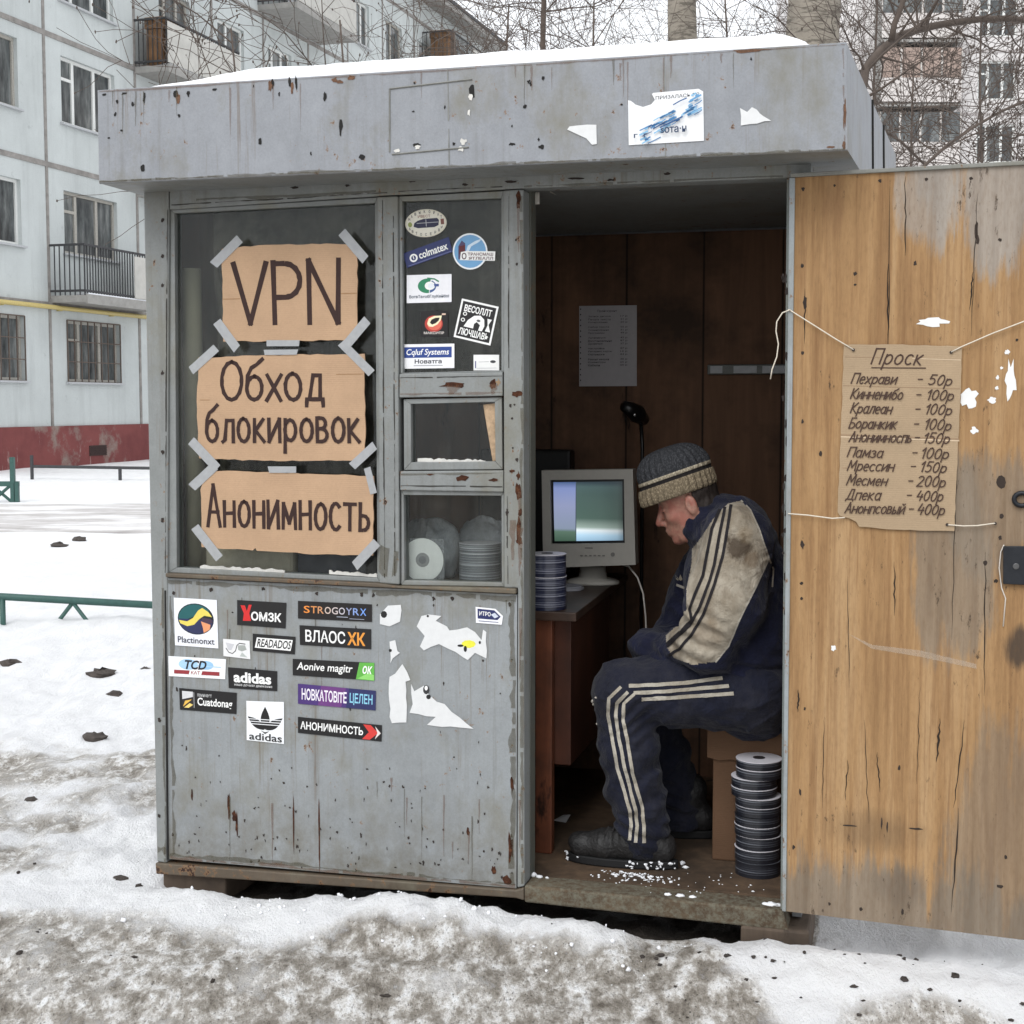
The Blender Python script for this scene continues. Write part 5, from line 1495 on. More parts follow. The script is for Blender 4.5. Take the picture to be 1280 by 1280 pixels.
s.shape([(.07, .2), (.16, .2), (.2, .42), (.24, .16), (.3, .16), (.25, .5), (.29, .80), (.12, .82), (.14, .52)], (206, 44, 44)); s.text('ОМЗК', .29, .42, .91, .78, WH, .03); s.done()
s = Sticker('sticker', 'black sticker with orange to blue lettering, topmost of the right column on the panel', 'sticker', [(372.5, 751), (465, 755.5), (465, 777.5), (372.5, 773)], (26, 22, 22), DP)
word = 'STROGOYRX'; n = len(word)
for i, ch in enumerate(word):
    t = i / (n - 1); c = tuple(int(a + (b - a) * t) for a, b in zip((230, 140, 60), (120, 160, 230)))
    if .3 < t < .65: c = tuple(int(.5 * v + .5 * 225) for v in c)
    s.text(ch, .08 + .86 * i / n, .26, .08 + .86 * (i + .86) / n, .66, c, .008, part='lettering')
s.rect(.53, .78, .68, .81, (180, 186, 200)).rect(.70, .86, .90, .885, (170, 176, 190)); s.done()
s = Sticker('sticker', 'black sticker with bold white and orange cyrillic capitals below the orange to blue one', 'sticker', [(374.5, 781.5), (464, 786.5), (464, 811.5), (375, 806)], BK, DP)
s.text('ВЛАОС', .08, .2, .64, .82, WH, .016); s.text('ХК', .67, .2, .92, .86, (226, 150, 62), .03); s.done()
s = Sticker('sticker', 'small pale grey sticker with a curved swoosh and no words', 'sticker', [(279, 798.5), (312, 801), (313, 824), (279.5, 820)], (226, 226, 226), DP)
s.band([(.1, .52), (.2, .74), (.34, .80), (.46, .62), (.52, .3), (.62, .18), (.84, .2)], .05, (64, 64, 66)); s.shape([(.55, .3), (.82, .26), (.88, .5), (.7, .62), (.56, .56)], (160, 164, 160)); s.shape([(.1, .2), (.42, .26), (.3, .6), (.18, .6)], (196, 196, 200)); s.shape([(.62, .9), (.7, .66), (.9, .92)], (180, 186, 182)); s.done()
s = Sticker('sticker', 'black sticker with a white plate of slanted black capitals below the red X', 'sticker', [(316, 792), (369.5, 796), (368.5, 818), (316, 813.5)], BK, DP)
s.shape([(.10, .2), (.94, .2), (.90, .82), (.05, .80)], WH); s.text('READADOS', .10, .26, .91, .74, BK, .02, .25); s.done()
s = Sticker('sticker', 'wide white sticker with a pale blue burst and a dark red line', 'sticker', [(210.5, 820), (282.5, 824), (281.5, 849), (211, 845)], (236, 238, 240), DP)
s.disc(.35, .36, .17, .27, (168, 204, 232)).disc(.66, .36, .13, .22, (150, 192, 226)).band([(.5, .4), (.92, .42)], .05, (170, 204, 230)); s.text('TCD', .29, .14, .67, .60, (34, 32, 38), .03, .25)
s.rect(.10, .66, .90, .85, (146, 52, 58)).shape([(.38, .64), (.60, .64), (.58, .87), (.36, .87)], WH); s.text('КАТ', .40, .67, .56, .84, (146, 52, 58), .02); s.done()
s = Sticker('sticker', 'black sticker with white lowercase adidas lettering', 'sticker', [(285, 834), (346.5, 839), (346.5, 864), (286, 860)], BK, DP)
s.text('adidas', .11, .18, .88, .70, WH, .035); s.text('наша дочная движение', .12, .76, .9, .88, (206, 206, 206), .008); s.done()
s = Sticker('sticker', 'black sticker with a white and gold picture square at its left end', 'sticker', [(224, 860), (296, 866), (295.5, 892.5), (225, 887)], BK, DP)
s.rect(.05, .12, .24, .88, (206, 206, 208)).shape([(.05, .5), (.24, .36), (.24, .88), (.05, .88)], (44, 40, 40)).shape([(.06, .84), (.1, .56), (.22, .48), (.14, .66)], (226, 180, 80)).shape([(.08, .88), (.18, .66), (.24, .72), (.16, .88)], (236, 206, 120)); s.rect(.255, .14, .262, .86, (200, 200, 200))
s.text('понимает', .32, .18, .57, .32, (186, 186, 186)); s.text('Cuatdonag', .32, .36, .93, .84, WH, .02); s.done()
s = Sticker('sticker', 'black sticker with slanted white words and a bright green right end', 'sticker', [(366, 823.5), (468, 828.5), (467.5, 850.5), (366, 844)], BK, DP)
s.shape([(.82, .02), (1.0, .0), (1.005, 1.02), (.78, 1.0)], (96, 172, 72)); s.shape([(.80, .95), (.93, .6), (1.0, .7), (1.0, 1.0)], (140, 206, 110)); s.text('Aonive magitr', .05, .18, .74, .78, WH, .012, .15); s.text('ок', .86, .2, .98, .66, WH, .02, .2); s.done()
s = Sticker('sticker', 'purple sticker with condensed white and pale blue capitals', 'sticker', [(372.5, 854.5), (470, 863.5), (469.5, 888), (372.5, 879.5)], (72, 50, 112), DP)
s.shape([(.3, 0), (.62, 0), (.56, 1), (.26, 1)], (104, 58, 120)).shape([(.66, 0), (1, 0), (1, 1), (.62, 1)], (44, 48, 92)); s.text('НОВКАТОВITЕ', .05, .2, .63, .78, (236, 230, 240), .02); s.text('ЦЕЛЕН', .67, .22, .96, .82, (136, 198, 222), .02); s.done()
s = Sticker('sticker', 'white portrait sticker with a black three leaf emblem over adidas', 'sticker', [(308, 876), (355, 877.5), (355, 930), (308.5, 925)], (234, 236, 238), DP)
def leaf(cx, cy, ang, L, W):
    a = math.radians(ang); pts = []
    for i in range(13):
        t = i / 12; pts.append((t * L, W * math.sin(math.pi * t ** .85)))
    for i in range(11, 0, -1):
        t = i / 12; pts.append((t * L, -W * math.sin(math.pi * t ** .85)))
    return [(cx + (x * math.cos(a) - y * math.sin(a)), cy + (x * math.sin(a) + y * math.cos(a)) * .92) for x, y in pts]
s.shape(leaf(.5, .70, -90, .62, .12), BK).shape(leaf(.48, .70, -143, .56, .11), BK).shape(leaf(.52, .70, -37, .56, .11), BK)
for y in (.44, .50, .56): s.rect(.06, y, .94, y + .018, (234, 236, 238))
s.shape([(.26, .68), (.5, .76), (.74, .68), (.62, .72), (.5, .80), (.38, .72)], BK)
s.text('adidas', .07, .79, .95, .97, BK, .012); s.done()
s = Sticker('sticker', 'lowest black sticker on the panel with white capitals and a red arrow end', 'sticker', [(372.5, 896), (477.5, 906.5), (477, 927), (372.5, 916)], BK, DP)
s.text('АНОНИМНОСТЬ', .03, .24, .78, .74, WH, .02); s.shape([(.78, .06), (.87, .06), (.96, .5), (.86, .96), (.77, .96), (.85, .5)], (206, 62, 56)).shape([(.92, .1), (.99, .5), (.92, .9), (.95, .5)], (220, 210, 206)); s.done()
s = Sticker('sticker', 'tiny navy and white tag sticker near the door post', 'sticker', [(594.5, 758.5), (629, 762), (628.5, 781), (595, 778.5)], (236, 236, 240), DP, outline=[(0, 0), (.72, 0), (1, .42), (.96, 1), (0, 1)])
s.shape([(.07, .1), (.68, .1), (.92, .48), (.80, .72), (.07, .72)], (40, 46, 92)); s.text('ИТРО', .13, .24, .55, .52, WH, .02); s.shape([(.56, .4), (.7, .26), (.84, .48), (.7, .62)], (200, 206, 220)); s.rect(.1, .84, .84, .88, (70, 76, 120)); s.done()

# --- torn leftovers of bills
def scrap(label, outline, d, marks=(), F=KF):
    xs = [p[0] for p in outline]; ys = [p[1] for p in outline]; q = Q(min(xs), min(ys), max(xs), max(ys)); w, h = max(xs) - min(xs), max(ys) - min(ys)
    rg = ragged(ragged(outline, int(xs[0]), 1.3), int(xs[0]) + 1, .8)
    s = Sticker('torn_paper', label, 'torn paper', q, (216, 217, 217), d, outline=[((x - min(xs)) / w, (y - min(ys)) / h) for x, y in rg])
    for kind, a, b, c, e, rgb in marks:
        s.disc((a - min(xs)) / w, (b - min(ys)) / h, c / w, e / h, rgb, 'print', n=9)
    s.done()
scrap('small torn white paper with a dark corner, highest of the scraps on the panel', [(475, 768), (485, 757), (501, 756), (502, 763), (500, 777), (487, 783), (475, 780)], DP, [('e', 480, 768, 4, 4.5, BK)])
scrap('ragged white paper remnant with a yellow smear below the tiny tag sticker', [(521, 783), (527, 770), (536, 768), (552, 770), (545, 776), (559, 783), (562, 788), (584, 784), (594, 790), (602, 800), (604, 787), (608, 790), (608, 823), (594, 816), (585, 825), (570, 815), (549, 805), (530, 813), (525, 808), (531, 795)], DP, [('e', 586, 805, 9, 5, (226, 222, 70)), ('e', 576, 807, 4, 1.6, BK), ('e', 582, 811, 2, 4, BK), ('e', 535, 770, 1.5, 1.5, BK), ('e', 600, 803, 1.4, 2, BK)])
scrap('tiny torn white flake beside the green ended sticker', [(487, 802), (494, 800), (497, 814), (500, 816), (491, 823), (488, 829)], DP, [('e', 488, 813, 2, 2, BK)])
scrap('tall torn white paper strip left of the lowest bill remnant', [(487, 846), (494, 842), (503, 830), (509, 840), (513, 850), (507, 852), (508, 903), (490, 904), (487, 896)], DP)
scrap('long triangular torn white paper remnant at the bottom of the bare patch', [(514, 855), (518, 864), (530, 857), (536, 868), (546, 877), (556, 880), (565, 890), (575, 897), (592, 911), (534, 906), (545, 896), (512, 891), (516, 880)], DP, [('e', 533, 862, 4, 6, (52, 52, 54)), ('e', 533, 860, 2, 3, WH), ('e', 536, 871, 3, 3, BK)])
# --- on the roof box
DR = FD - .0018
s = Sticker('poster', 'torn white paper notice with blue brush streaks stuck on the roof front', 'poster', [(785, 119), (879, 110.5), (880, 176), (786, 181.5)], (230, 231, 232), DR,
            outline=[(0, .10), (.04, .12), (.1, .2), (.2, .26), (.31, .22), (.36, .14), (.32, .02), (.34, .0), (.94, .0), (1, .06), (1, 1), (0, 1)])
s.text('ПРИЗАЛАСЬ ГС', .37, .07, .95, .14, (70, 70, 74), .01)
R_ = random.Random(3)
for i in range(64):
    t = R_.random(); x = .12 + .82 * t; y = .90 - .62 * t + R_.gauss(0, .10); L = R_.uniform(.04, .2); a = -.62
    c = R_.choice([(64, 120, 168), (96, 152, 196), (44, 88, 136), (132, 180, 212)])
    s.band([(x, y), (x + L * .5, y + L * .5 * a + R_.uniform(-.01, .01)), (min(.985, x + L), y + L * a)], R_.uniform(.012, .035), c)
s.text('sота·н', .44, .70, .78, .82, (44, 62, 92), .02); s.text('г  г', .08, .80, .26, .88, (44, 62, 92), .02); s.done()
scrap('small torn white paper with a ragged top left of the blue streaked notice', [(709, 162), (712, 158), (745.5, 156), (746, 180), (740, 181), (733, 173), (722, 168)], DR)
scrap('small torn white paper with a jagged top right of the blue streaked notice', [(925, 135), (934, 140), (940, 134), (946, 137), (950, 142), (954, 145), (964, 151), (926, 157)], DR)

# ================================================================== PRICE LIST ON THE DOOR
PCARD = cardboard_mat('pale_cardboard', (168, 146, 119))
def price_list():
    d0 = -.007
    out = ragged([(1055, 431), (1120, 430.5), (1202.5, 433), (1199, 530), (1195, 610), (1193, 664), (1120, 662), (1074, 658.5), (1070, 652), (1062, 648), (1050, 645), (1047, 640), (1051, 545)], 4, .5)
    mb = MB(); mb.prism([Dd(x, y, d0) for x, y in out], (0, .0035, 0), 0); mb.v = [tuple(todoor(v)) for v in mb.v]
    root = mk('price_list', mb, PCARD, label='hand written cardboard price list tied with string to the open plywood door', cat='sign')
    fb = MB()
    for (a, b, w, m) in [((1051, 543.5), (1199, 549), .9, 0), ((1051, 546), (1199, 551), .7, 1), ((1054, 482), (1200, 486), .5, 0), ((1053, 585), (1060, 585), .5, 0), ((1056, 446), (1100, 447), .4, 0), ((1140, 448), (1201, 450), .4, 1)]:
        A, B = Dd(*a, d0 - .0004), Dd(*b, d0 - .0004); k = pxm(DF, *a) * w
        fb.poly([A + Vector((0, 0, -k)), B + Vector((0, 0, -k)), B + Vector((0, 0, k)), A + Vector((0, 0, k))], m)
    fb.v = [tuple(todoor(v)) for v in fb.v]; mk('crease', fb, [plain('crease_dark', (150, 126, 100), .9), plain('crease_light', (206, 184, 156), .9)], root)
    lm = MB(); INKP = d0 - .0008
    handwrite(lm, DF, INKP, 'Проск', (1089, 455), (1150, 456), 18, 2.0, .32, 2, gap=.2)
    handwrite(lm, DF, INKP - .0006, '-', (1088, 460), (1155, 460.5), 1, 1.3, 0, 1)
    rows = [('Пехрави', 1064, 1119, 479, '50р', 1160, 1188, '-', 1148), ('Кинненибо', 1063, 1127, 498, '100р', 1158, 1190, '-', 1146), ('Кралеан', 1063, 1113, 516, '100р', 1156, 1188, '-', 1145), ('Боранкик', 1061, 1119, 535, '100р', 1155, 1187, '-', 1143),
            ('Анонимноспь', 1061, 1138, 552, '150р', 1154, 1185, '-', 1144), ('Памза', 1059, 1102, 571, '100р', 1151, 1184, '-', 1141), ('Мрессин', 1059, 1116, 588, '150р', 1150, 1181, '-', 1139), ('Месмен', 1058, 1107, 606, '200р', 1146, 1180, '-', 1136),
            ('Дпека', 1057, 1099, 624, '400р', 1145, 1177, '-', 1134), ('Анонпсовый', 1056, 1129, 641, '400р', 1146, 1179, '-', 1137)]
    for i, (t, x0, x1, y, pr, a, b, dsh, dx) in enumerate(rows):
        handwrite(lm, DF, INKP - .001 - .0012 * (i % 2), t, (x0, y), (x1, y + 1.2), 12.5, 1.55, .30, 10 + i, gap=.15, lower=1.02)
        handwrite(lm, DF, INKP - .001 - .0012 * (i % 2), '-', (dx, y - .5), (dx + 5, y - .4), 11, 1.5, 0, 30 + i)
        handwrite(lm, DF, INKP - .001 - .0012 * (i % 2), pr, (a, y + 1.5), (b, y + 3), 12.5, 1.6, .26, 50 + i, gap=.17)
    lm.v = [tuple(todoor(v)) for v in lm.v]; mk('lettering', lm, plain('brown_ink', (66, 46, 36), .7, .15), root)
    str_m = plain('pale_string', (214, 204, 188), .8, .12, 200)
    def string(pts, d, r=.0017):
        m = MB(); P_ = [Vector(Dd(x, y, d if not isinstance(d, list) else d[i])) for i, (x, y) in enumerate(pts)]
        m.tube(P_, r, 6); m.v = [tuple(todoor(v)) for v in m.v]; mk('string', m, str_m, root, smooth=True)
    string([(1067, 437), (1045, 424), (1015, 405), (988, 388), (985, 387)], [-.010, -.011, -.010, -.009, -.008])
    string([(988, 387), (978, 391), (971, 402), (970, 414), (973, 430), (971, 446), (965, 462), (963, 474)], [-.010, -.016, -.02, -.02, -.018, -.016, -.016, -.016])
    string([(1189, 440), (1203, 433), (1240, 417), (1282, 401), (1320, 388)], -.010)
    string([(985, 642), (1010, 644), (1040, 648), (1056, 647)], -.010)
    string([(1185, 656), (1205, 657.5), (1222, 657), (1244, 654)], -.010)
    for x, y in ((1067, 437.5), (1189, 440.5), (1184, 655.5), (1244, 654)):
        m = MB(); c = Dd(x, y); k = pxm(DF, x, y); m.prism([(c.x + 2 * k * math.cos(a), -.0105, c.z + 2 * k * math.sin(a)) for a in np.linspace(0, 6.283, 9)[:-1]], (0, .006, 0)); m.v = [tuple(todoor(v)) for v in m.v]
        mk('nail', m, plain('nail_iron', (52, 42, 36), .6, .2), root)
price_list()
# ================================================================== INSIDE THE KIOSK
def S(px, py, d): return K(px, py, d)
# --- desk
ZT = K(690, 764, .28).z
P1, P2 = onz(KF, 720, 766, ZT), onz(KF, 792, 712, ZT)
DESKW = plank_mat('brown_desk', (58, 34, 25), (82, 48, 35), (44, 28, 22), 0, .45)
desk = thing('desk', 'brown wooden desk carrying the computer monitor inside the kiosk', 'desk', (-.2, P1.y, ZF), KF)
m = MB(); m.prism([Vector((-.62, P1.y, ZT)), Vector((P1.x, P1.y, ZT)), Vector((P2.x, 1.30, ZT)) , Vector((-.62, 1.30, ZT))], (0, 0, -.028)); mk('top', m, plank_mat('desk_top', (50, 38, 32), (72, 55, 45), (40, 33, 29), 0, .4), desk, bevel=.003)
m = MB(); a, b = K(664, 770, .30), K(690, 770, .30); m.box(-.03, b.x, .300, .34, ZF, ZT - .029); mk('end_board', m, plank_mat('red_brown_board', (78, 44, 31), (108, 63, 43), (54, 36, 28), 0, .45), desk, bevel=.003)
m = MB(); m.box(-.50, b.x + .05, .345, .95, K(692, 955, .35).z, ZT - .029); ped = mk('drawer_unit', m, DESKW, desk, bevel=.003)
m = MB(); m.box(-.60, -.57, .30, 1.28, ZF, ZT - .029); mk('end_board', m, DESKW, desk, bevel=.003)

# --- computer monitor
MD = .88
PLAST = plain('beige_plastic', (172, 168, 160), .5, .05, 40)
mon = thing('monitor', 'beige tube computer monitor with glowing screen on the desk', 'monitor', (K(738, 700, MD).x, MD + .1, ZT), KF)
def MQ(pts, d): return [K(x, y, d) for x, y in pts]
o = MQ([(677, 588), (791, 586.5), (794.5, 706), (679, 710)], MD); i_ = MQ([(687.5, 600), (780, 599), (781, 679), (689, 680)], MD)
m = MB()
for k in range(4):
    j = (k + 1) % 4
    m.poly([o[k], o[j], i_[j], i_[k]][::-1])
    bi = [Vector((v.x, MD + .018, v.z)) for v in (i_[k], i_[j])]
    m.poly([i_[k], i_[j], bi[1], bi[0]][::-1])
bk_ = [Vector((v.x, MD + .06, v.z)) for v in o]
for k in range(4):
    j = (k + 1) % 4; m.poly([o[k], bk_[k], bk_[j], o[j]][::-1])
cx_ = sum((v.x for v in o)) / 4 - .02; cz_ = sum((v.z for v in o)) / 4
b2 = [Vector((cx_ + (v.x - cx_) * .94 - .012, MD + .12, cz_ + (v.z - cz_) * .92)) for v in o]; b3 = [Vector((cx_ + (v.x - cx_) * .6 - .03, MD + .34, cz_ + (v.z - cz_) * .62)) for v in o]
for A_, B_ in ((bk_, b2), (b2, b3)):
    for k in range(4):
        j = (k + 1) % 4; m.poly([A_[k], B_[k], B_[j], A_[j]][::-1])
m.poly(b3)
mk('casing', m, PLAST, mon)
m = MB(); m.prism([Vector((v.x, MD + .0165, v.z)) for v in MQ([(687, 599.5), (780.5, 598.5), (781.5, 679.5), (688.5, 680.5)], MD)], (0, .002, 0)); mk('screen_mask', m, plain('black_mask', (14, 14, 18), .3, .05), mon)
def screen():
    A, B, C, D_ = MQ([(690.5, 603), (777, 602), (778, 676), (692, 677)], MD)
    mb = MB(); n = 16; cx, cz = (A.x + B.x) / 2, (A.z + C.z) / 2
    for r in range(n + 1):
        for c in range(n + 1):
            u, v = c / n, r / n
            p = A * ((1 - u) * (1 - v)) + B * (u * (1 - v)) + C * (u * v) + D_ * ((1 - u) * v)
            bul = .006 * (1 - ((u - .5) ** 2 + (v - .5) ** 2) * 2)
            mb.v.append((p.x, MD + .0155 - bul, p.z))
    for r in range(n):
        for c in range(n): q = r * (n + 1) + c; mb.f.append((q, q + n + 1, q + n + 2, q + 1)); mb.m.append(0)
    M = Mat('glowing_screen', .25, 0, .5)
    base = INFO[mon.name][1]
    v = M.xyz(); W, H = B.x - A.x, A.z - D_.z
    x = M.math('DIVIDE', M.math('SUBTRACT', v[0], A.x - base.x), W); z = M.math('DIVIDE', M.math('SUBTRACT', v[2], D_.z - base.z), H)
    left = M.ramp(z, [(.0, lin((60, 84, 70))), (.17, lin((86, 110, 96))), (.22, lin((128, 140, 160))), (.6, lin((136, 144, 176))), (.9, lin((120, 134, 180))), (1.0, lin((70, 90, 130)))])
    right = M.ramp(z, [(0.0, lin((140, 176, 204))), (.12, lin((180, 214, 236))), (.20, lin((226, 236, 240))), (.25, lin((150, 168, 160))), (.4, lin((78, 100, 92))), (.8, lin((66, 88, 84))), (.93, lin((70, 92, 92))), (1.0, lin((46, 62, 70)))])
    vig = M.ramp(x, [(.33, 1.0), (.7, .8), (.93, .55), (1.0, .3)])
    rr = M.n('ShaderNodeMix', data_type='RGBA', blend_type='MULTIPLY'); rr.inputs['Factor'].default_value = 1.0; M.l(right, rr.inputs['A']); M.l(vig, rr.inputs['B'])
    sel = M.math('GREATER_THAN', x, .335)
    col = M.mix(sel, left, rr.outputs['Result'])
    line = M.math('LESS_THAN', M.math('ABSOLUTE', M.math('SUBTRACT', x, .335)), .006)
    col = M.mix(line, col, (.05, .07, .09))
    M.color((.01, .012, .012)); M.l(col, M.b.inputs['Emission Color']); M.b.inputs['Emission Strength'].default_value = .85
    mk('screen', mb, M.m, mon, smooth=True)
screen()
m = MB(); c = K(741, 722, MD + .1); m.lathe((c.x, MD + .10, ZT + .001), [(.095, 0), (.095, .008), (.08, .016), (.05, .022), (.045, .06)], 28, sy=.8); mk('stand', m, PLAST, mon, smooth=True)
m = MB()
for k in range(6):
    p = K(727 + k * 5.5, 694.5, MD); m.box(p.x - .004, p.x + .004, MD - .003, MD - .0002, p.z - .0022, p.z + .0022)
p = K(766, 693, MD); m.prism([(p.x + .007 * math.cos(a), MD - .004, p.z + .007 * math.sin(a)) for a in np.linspace(0, 6.283, 13)[:-1]], (0, .0035, 0))
p = K(736, 685, MD); m.box(p.x - .014, p.x + .014, MD - .0014, MD - .0002, p.z - .002, p.z + .002)
mk('buttons', m, plain('grey_button', (120, 118, 114), .5, .05), mon)
m = MB(); m.tube([K(772, 704, MD + .1), K(786, 708, MD + .05), K(797, 722, MD + .02), K(804, 742, MD), K(807, 770, MD), K(808, 800, MD), K(809, 850, MD), Vector((K(809, 850, MD).x, MD, ZF + .01))], .0032, 6)
mk('monitor_cable', m, plain('white_cable', (196, 190, 182), .5, .06), smooth=True, label='white cable hanging from the back of the monitor', cat='cable')

# --- things on the desk and the walls
m = MB(); p = K(665, 562, MD + .35); q = K(713, 600, MD + .35); m.box(p.x - .2, q.x, MD + .345, MD + .43, ZT + .001, p.z); mk('black_box', m, plain('black_case', (26, 25, 25), .5, .15), bevel=.01, label='black box standing behind the monitor', cat='box')
lamp = thing('floor_lamp', 'black floor lamp with thin stem before the back wall boards', 'lamp', (K(800, 520, 1.12).x, 1.12, ZF), KF)
BLACKM = plain('black_lacquer', (18, 18, 19), .3, .1)
lx = K(803, 560, 1.12).x
m = MB(); m.lathe((lx, 1.12, ZF + .001), [(.11, 0), (.11, .012), (.03, .02)], 24); mk('base', m, BLACKM, lamp, smooth=True)
m = MB(); m.tube([(lx, 1.12, ZF + .015), (lx, 1.12, K(803, 560, 1.12).z), tuple(K(801, 524, 1.12))], .007, 8); mk('stem', m, BLACKM, lamp, smooth=True)
m = MB(); m.tube([K(779, 507, 1.06), K(787, 511, 1.08), K(796, 517, 1.11), K(806, 526, 1.15)], [.018, .026, .034, .02], 16); mk('lamp_head', m, BLACKM, lamp, smooth=True)
m = MB(); p = K(793.5, 518.5, 1.06); m.blob(p, .006, 1, 8, 0, .1); mk('lamp_knob', m, plain('chrome', (220, 220, 220), .2, .05, metal=.8), lamp, smooth=True)

nt = Sticker('wall_notice', 'typed white paper notice pinned to the dark back wall boards', 'notice', [(724, 382.5), (796, 381.5), (796, 482.5), (724, 483)], (176, 172, 174), D_BACK - .037)
rows = ['Прейскурант', 'Запись дисков', 'Печать текста', 'Копирование', '', 'Набор текста', 'Сканирование', 'Программы', '', 'Антивирусы', 'Восстановление', 'Драйверы', '', 'Настройка', 'Интернет карты', 'Картриджи', '', 'Ремонт мышей', 'Клавиатуры', 'Кабели']
nt.text(rows[0], .32, .05, .66, .085, (64, 60, 62), .01)
y = .12
R_ = random.Random(2)
for t in rows[1:]:
    if t:
        nt.text(t, .16, y, .16 + .026 * len(t) + .05, y + .026, (72, 68, 70), .008, part='lettering')
        nt.text(str(R_.randint(10, 90)) + ' р', .72, y, .84, y + .026, (72, 68, 70), .008, part='lettering'); y += .037
    else: y += .022
for k in range(14): nt.disc(.03, .04 + k * .068, .012, .010, (60, 56, 56), n=8)
nt.done()
m = MB(); a, b = K(884, 462, D_BACK - .06), K(1000, 463, D_BACK - .06); m.box(a.x, b.x, D_BACK - .058, D_BACK - .037, a.z - .018, a.z + .018)
bt = mk('wall_batten', m, plain('dull_metal', (96, 98, 94), .5, .25, 12), ROOT, bevel=.003)
m = MB()
for x0, x1 in ((888, 903), (917, 946), (953, 984)):
    a, b = K(x0, 462, D_BACK - .06), K(x1, 462, D_BACK - .06); m.box(a.x, b.x, D_BACK - .0625, D_BACK - .0585, a.z - .013, a.z + .013)
mk('tape', m, TAPE, bt)
tl = thing('tube_lamp', 'unlit greenish tube lamp along the top of the back wall', 'lamp', tuple(K(740, 276, 1.2)), KF)
m = MB(); m.tube([K(640, 278, 1.2), K(812, 274, 1.2)], .014, 12); mk('tube', m, plain('milky_tube', (120, 130, 122), .25, .2, 10), tl, smooth=True)
a, b = K(636, 278, 1.2), K(816, 274, 1.2)
m = MB(); m.box(a.x, b.x, 1.215, 1.25, a.z - .004, ZC - .001); mk('fitting', m, plain('dark_fitting', (46, 46, 44), .6, .2), tl, bevel=.004)
m = MB(); m.tube([K(688, 240, .3), K(698, 244, .4), K(708, 252, .6), K(718, 262, .85), K(730, 273, 1.15)], .0022, 5)
mk('hanging_wire', m, plain('white_cable', (196, 190, 182), .5, .06), ROOT)
m = MB(); p = K(668, 248, .12); m.box(p.x - .012, p.x + .014, .118, .132, p.z - .017, p.z + .018); mk('switch', m, plain('cream_switch', (190, 186, 178), .5, .08), ROOT, bevel=.003)

# --- discs
DISC_DARK = Mat('disc_edges', .28, 0, .6)
zz = DISC_DARK.xyz()[2]
ring = DISC_DARK.noise(1.0, 3, .7, DISC_DARK.obj((.6, .6, 190)))
DISC_DARK.color(DISC_DARK.ramp(ring, [(.36, lin((12, 13, 16))), (.54, lin((36, 38, 46))), (.60, lin((120, 124, 132)))])); DISC_DARK = DISC_DARK.m
DISC_BLUE = Mat('blue_disc_edges', .28, 0, .6)
ring = DISC_BLUE.noise(1.0, 3, .7, DISC_BLUE.obj((.6, .6, 190)))
DISC_BLUE.color(DISC_BLUE.ramp(ring, [(.36, lin((14, 16, 28))), (.52, lin((36, 40, 62))), (.60, lin((150, 152, 164)))])); DISC_BLUE = DISC_BLUE.m
DISC_GREY = Mat('grey_disc_edges', .3, 0, .5)
ring = DISC_GREY.noise(1.0, 3, .7, DISC_GREY.obj((.6, .6, 150)))
DISC_GREY.color(DISC_GREY.ramp(ring, [(.38, lin((84, 86, 92))), (.52, lin((124, 126, 132))), (.60, lin((206, 208, 212)))])); DISC_GREY = DISC_GREY.m
DISC_WHITE = plain('disc_label_white', (206, 204, 210), .35, .05)
HUB = plain('disc_hub', (40, 38, 42), .4, .1)
def pack(c, r, h, label, group, mat=DISC_DARK, rim=True, white=False):
    m = MB(); m.lathe((c[0], c[1], c[2]), [(r, 0), (r, h - .0022), (r * .995, h - .002)], 40)
    o = mk('disc_pack', m, mat, smooth=False, base=(c[0], c[1], c[2]), label=label, cat='disc pack', group=group)
    for p_ in o.data.polygons: p_.use_smooth = len(p_.vertices) == 4
    o.data.set_sharp_from_angle(angle=math.radians(35))
    m = MB(); m.lathe((c[0], c[1], c[2] + h - .0019), [(r * 1.012, 0), (r * 1.012, .0018)], 40); mk('top_disc', m, DISC_WHITE if (rim or white) else mat, o)
    if white:
        m = MB(); m.lathe((c[0], c[1], c[2] + h), [(.018, 0), (.018, .0015)], 20); mk('hub', m, HUB, o)
    return o
sx0 = K(947.5, 1020, .29).x; sd = .292; rr_ = (sx0 - K(919, 1020, .29).x)
ztop = K(947, 947, .29).z
ys = [1103, 1083, 1066, 1049, 1035, 1022, 1009, 997, 985, 972, 959, 948]
zs = [ZF] + [ZF + (ztop - ZF) * (1103 - y) / (1103 - 948) for y in ys[1:]]
ordn = ['lowest', 'second from the bottom', 'third from the bottom', 'fourth from the bottom', 'fifth from the bottom', 'middle one', 'fifth from the top', 'fourth from the top', 'third from the top', 'second from the top', 'topmost']
for i in range(11):
    off = {7: -.012, 8: -.013}.get(i, .0)
    pack((sx0 + off + rng.uniform(-.002, .002), sd + rng.uniform(-.002, .002), zs[i] + .0006), rr_, zs[i + 1] - zs[i] - .0012,
         ('dark round disc pack with white label on top, topmost of the tall floor stack' if i == 10 else 'dark round disc pack, %s in the tall stack on the kiosk floor' % ordn[i]), 'disc packs stacked on the kiosk floor', rim=i in (1, 2, 3, 5, 6, 7, 8, 9), white=i == 10)
dx, dd = K(685, 750, .345).x, P1.y + .066
z1 = K(685, 719, dd).z; z2 = K(685, 691, dd).z
pack((dx, dd, ZT + .0008), .060, z1 - ZT - .002, 'dark blue disc pack, lower one of the two stacked on the desk', 'disc packs on the desk', DISC_BLUE)
pack((dx, dd, z1 + .0004), .059, z2 - z1 - .002, 'dark blue disc pack, upper one of the two stacked on the desk', 'disc packs on the desk', DISC_BLUE, white=True)
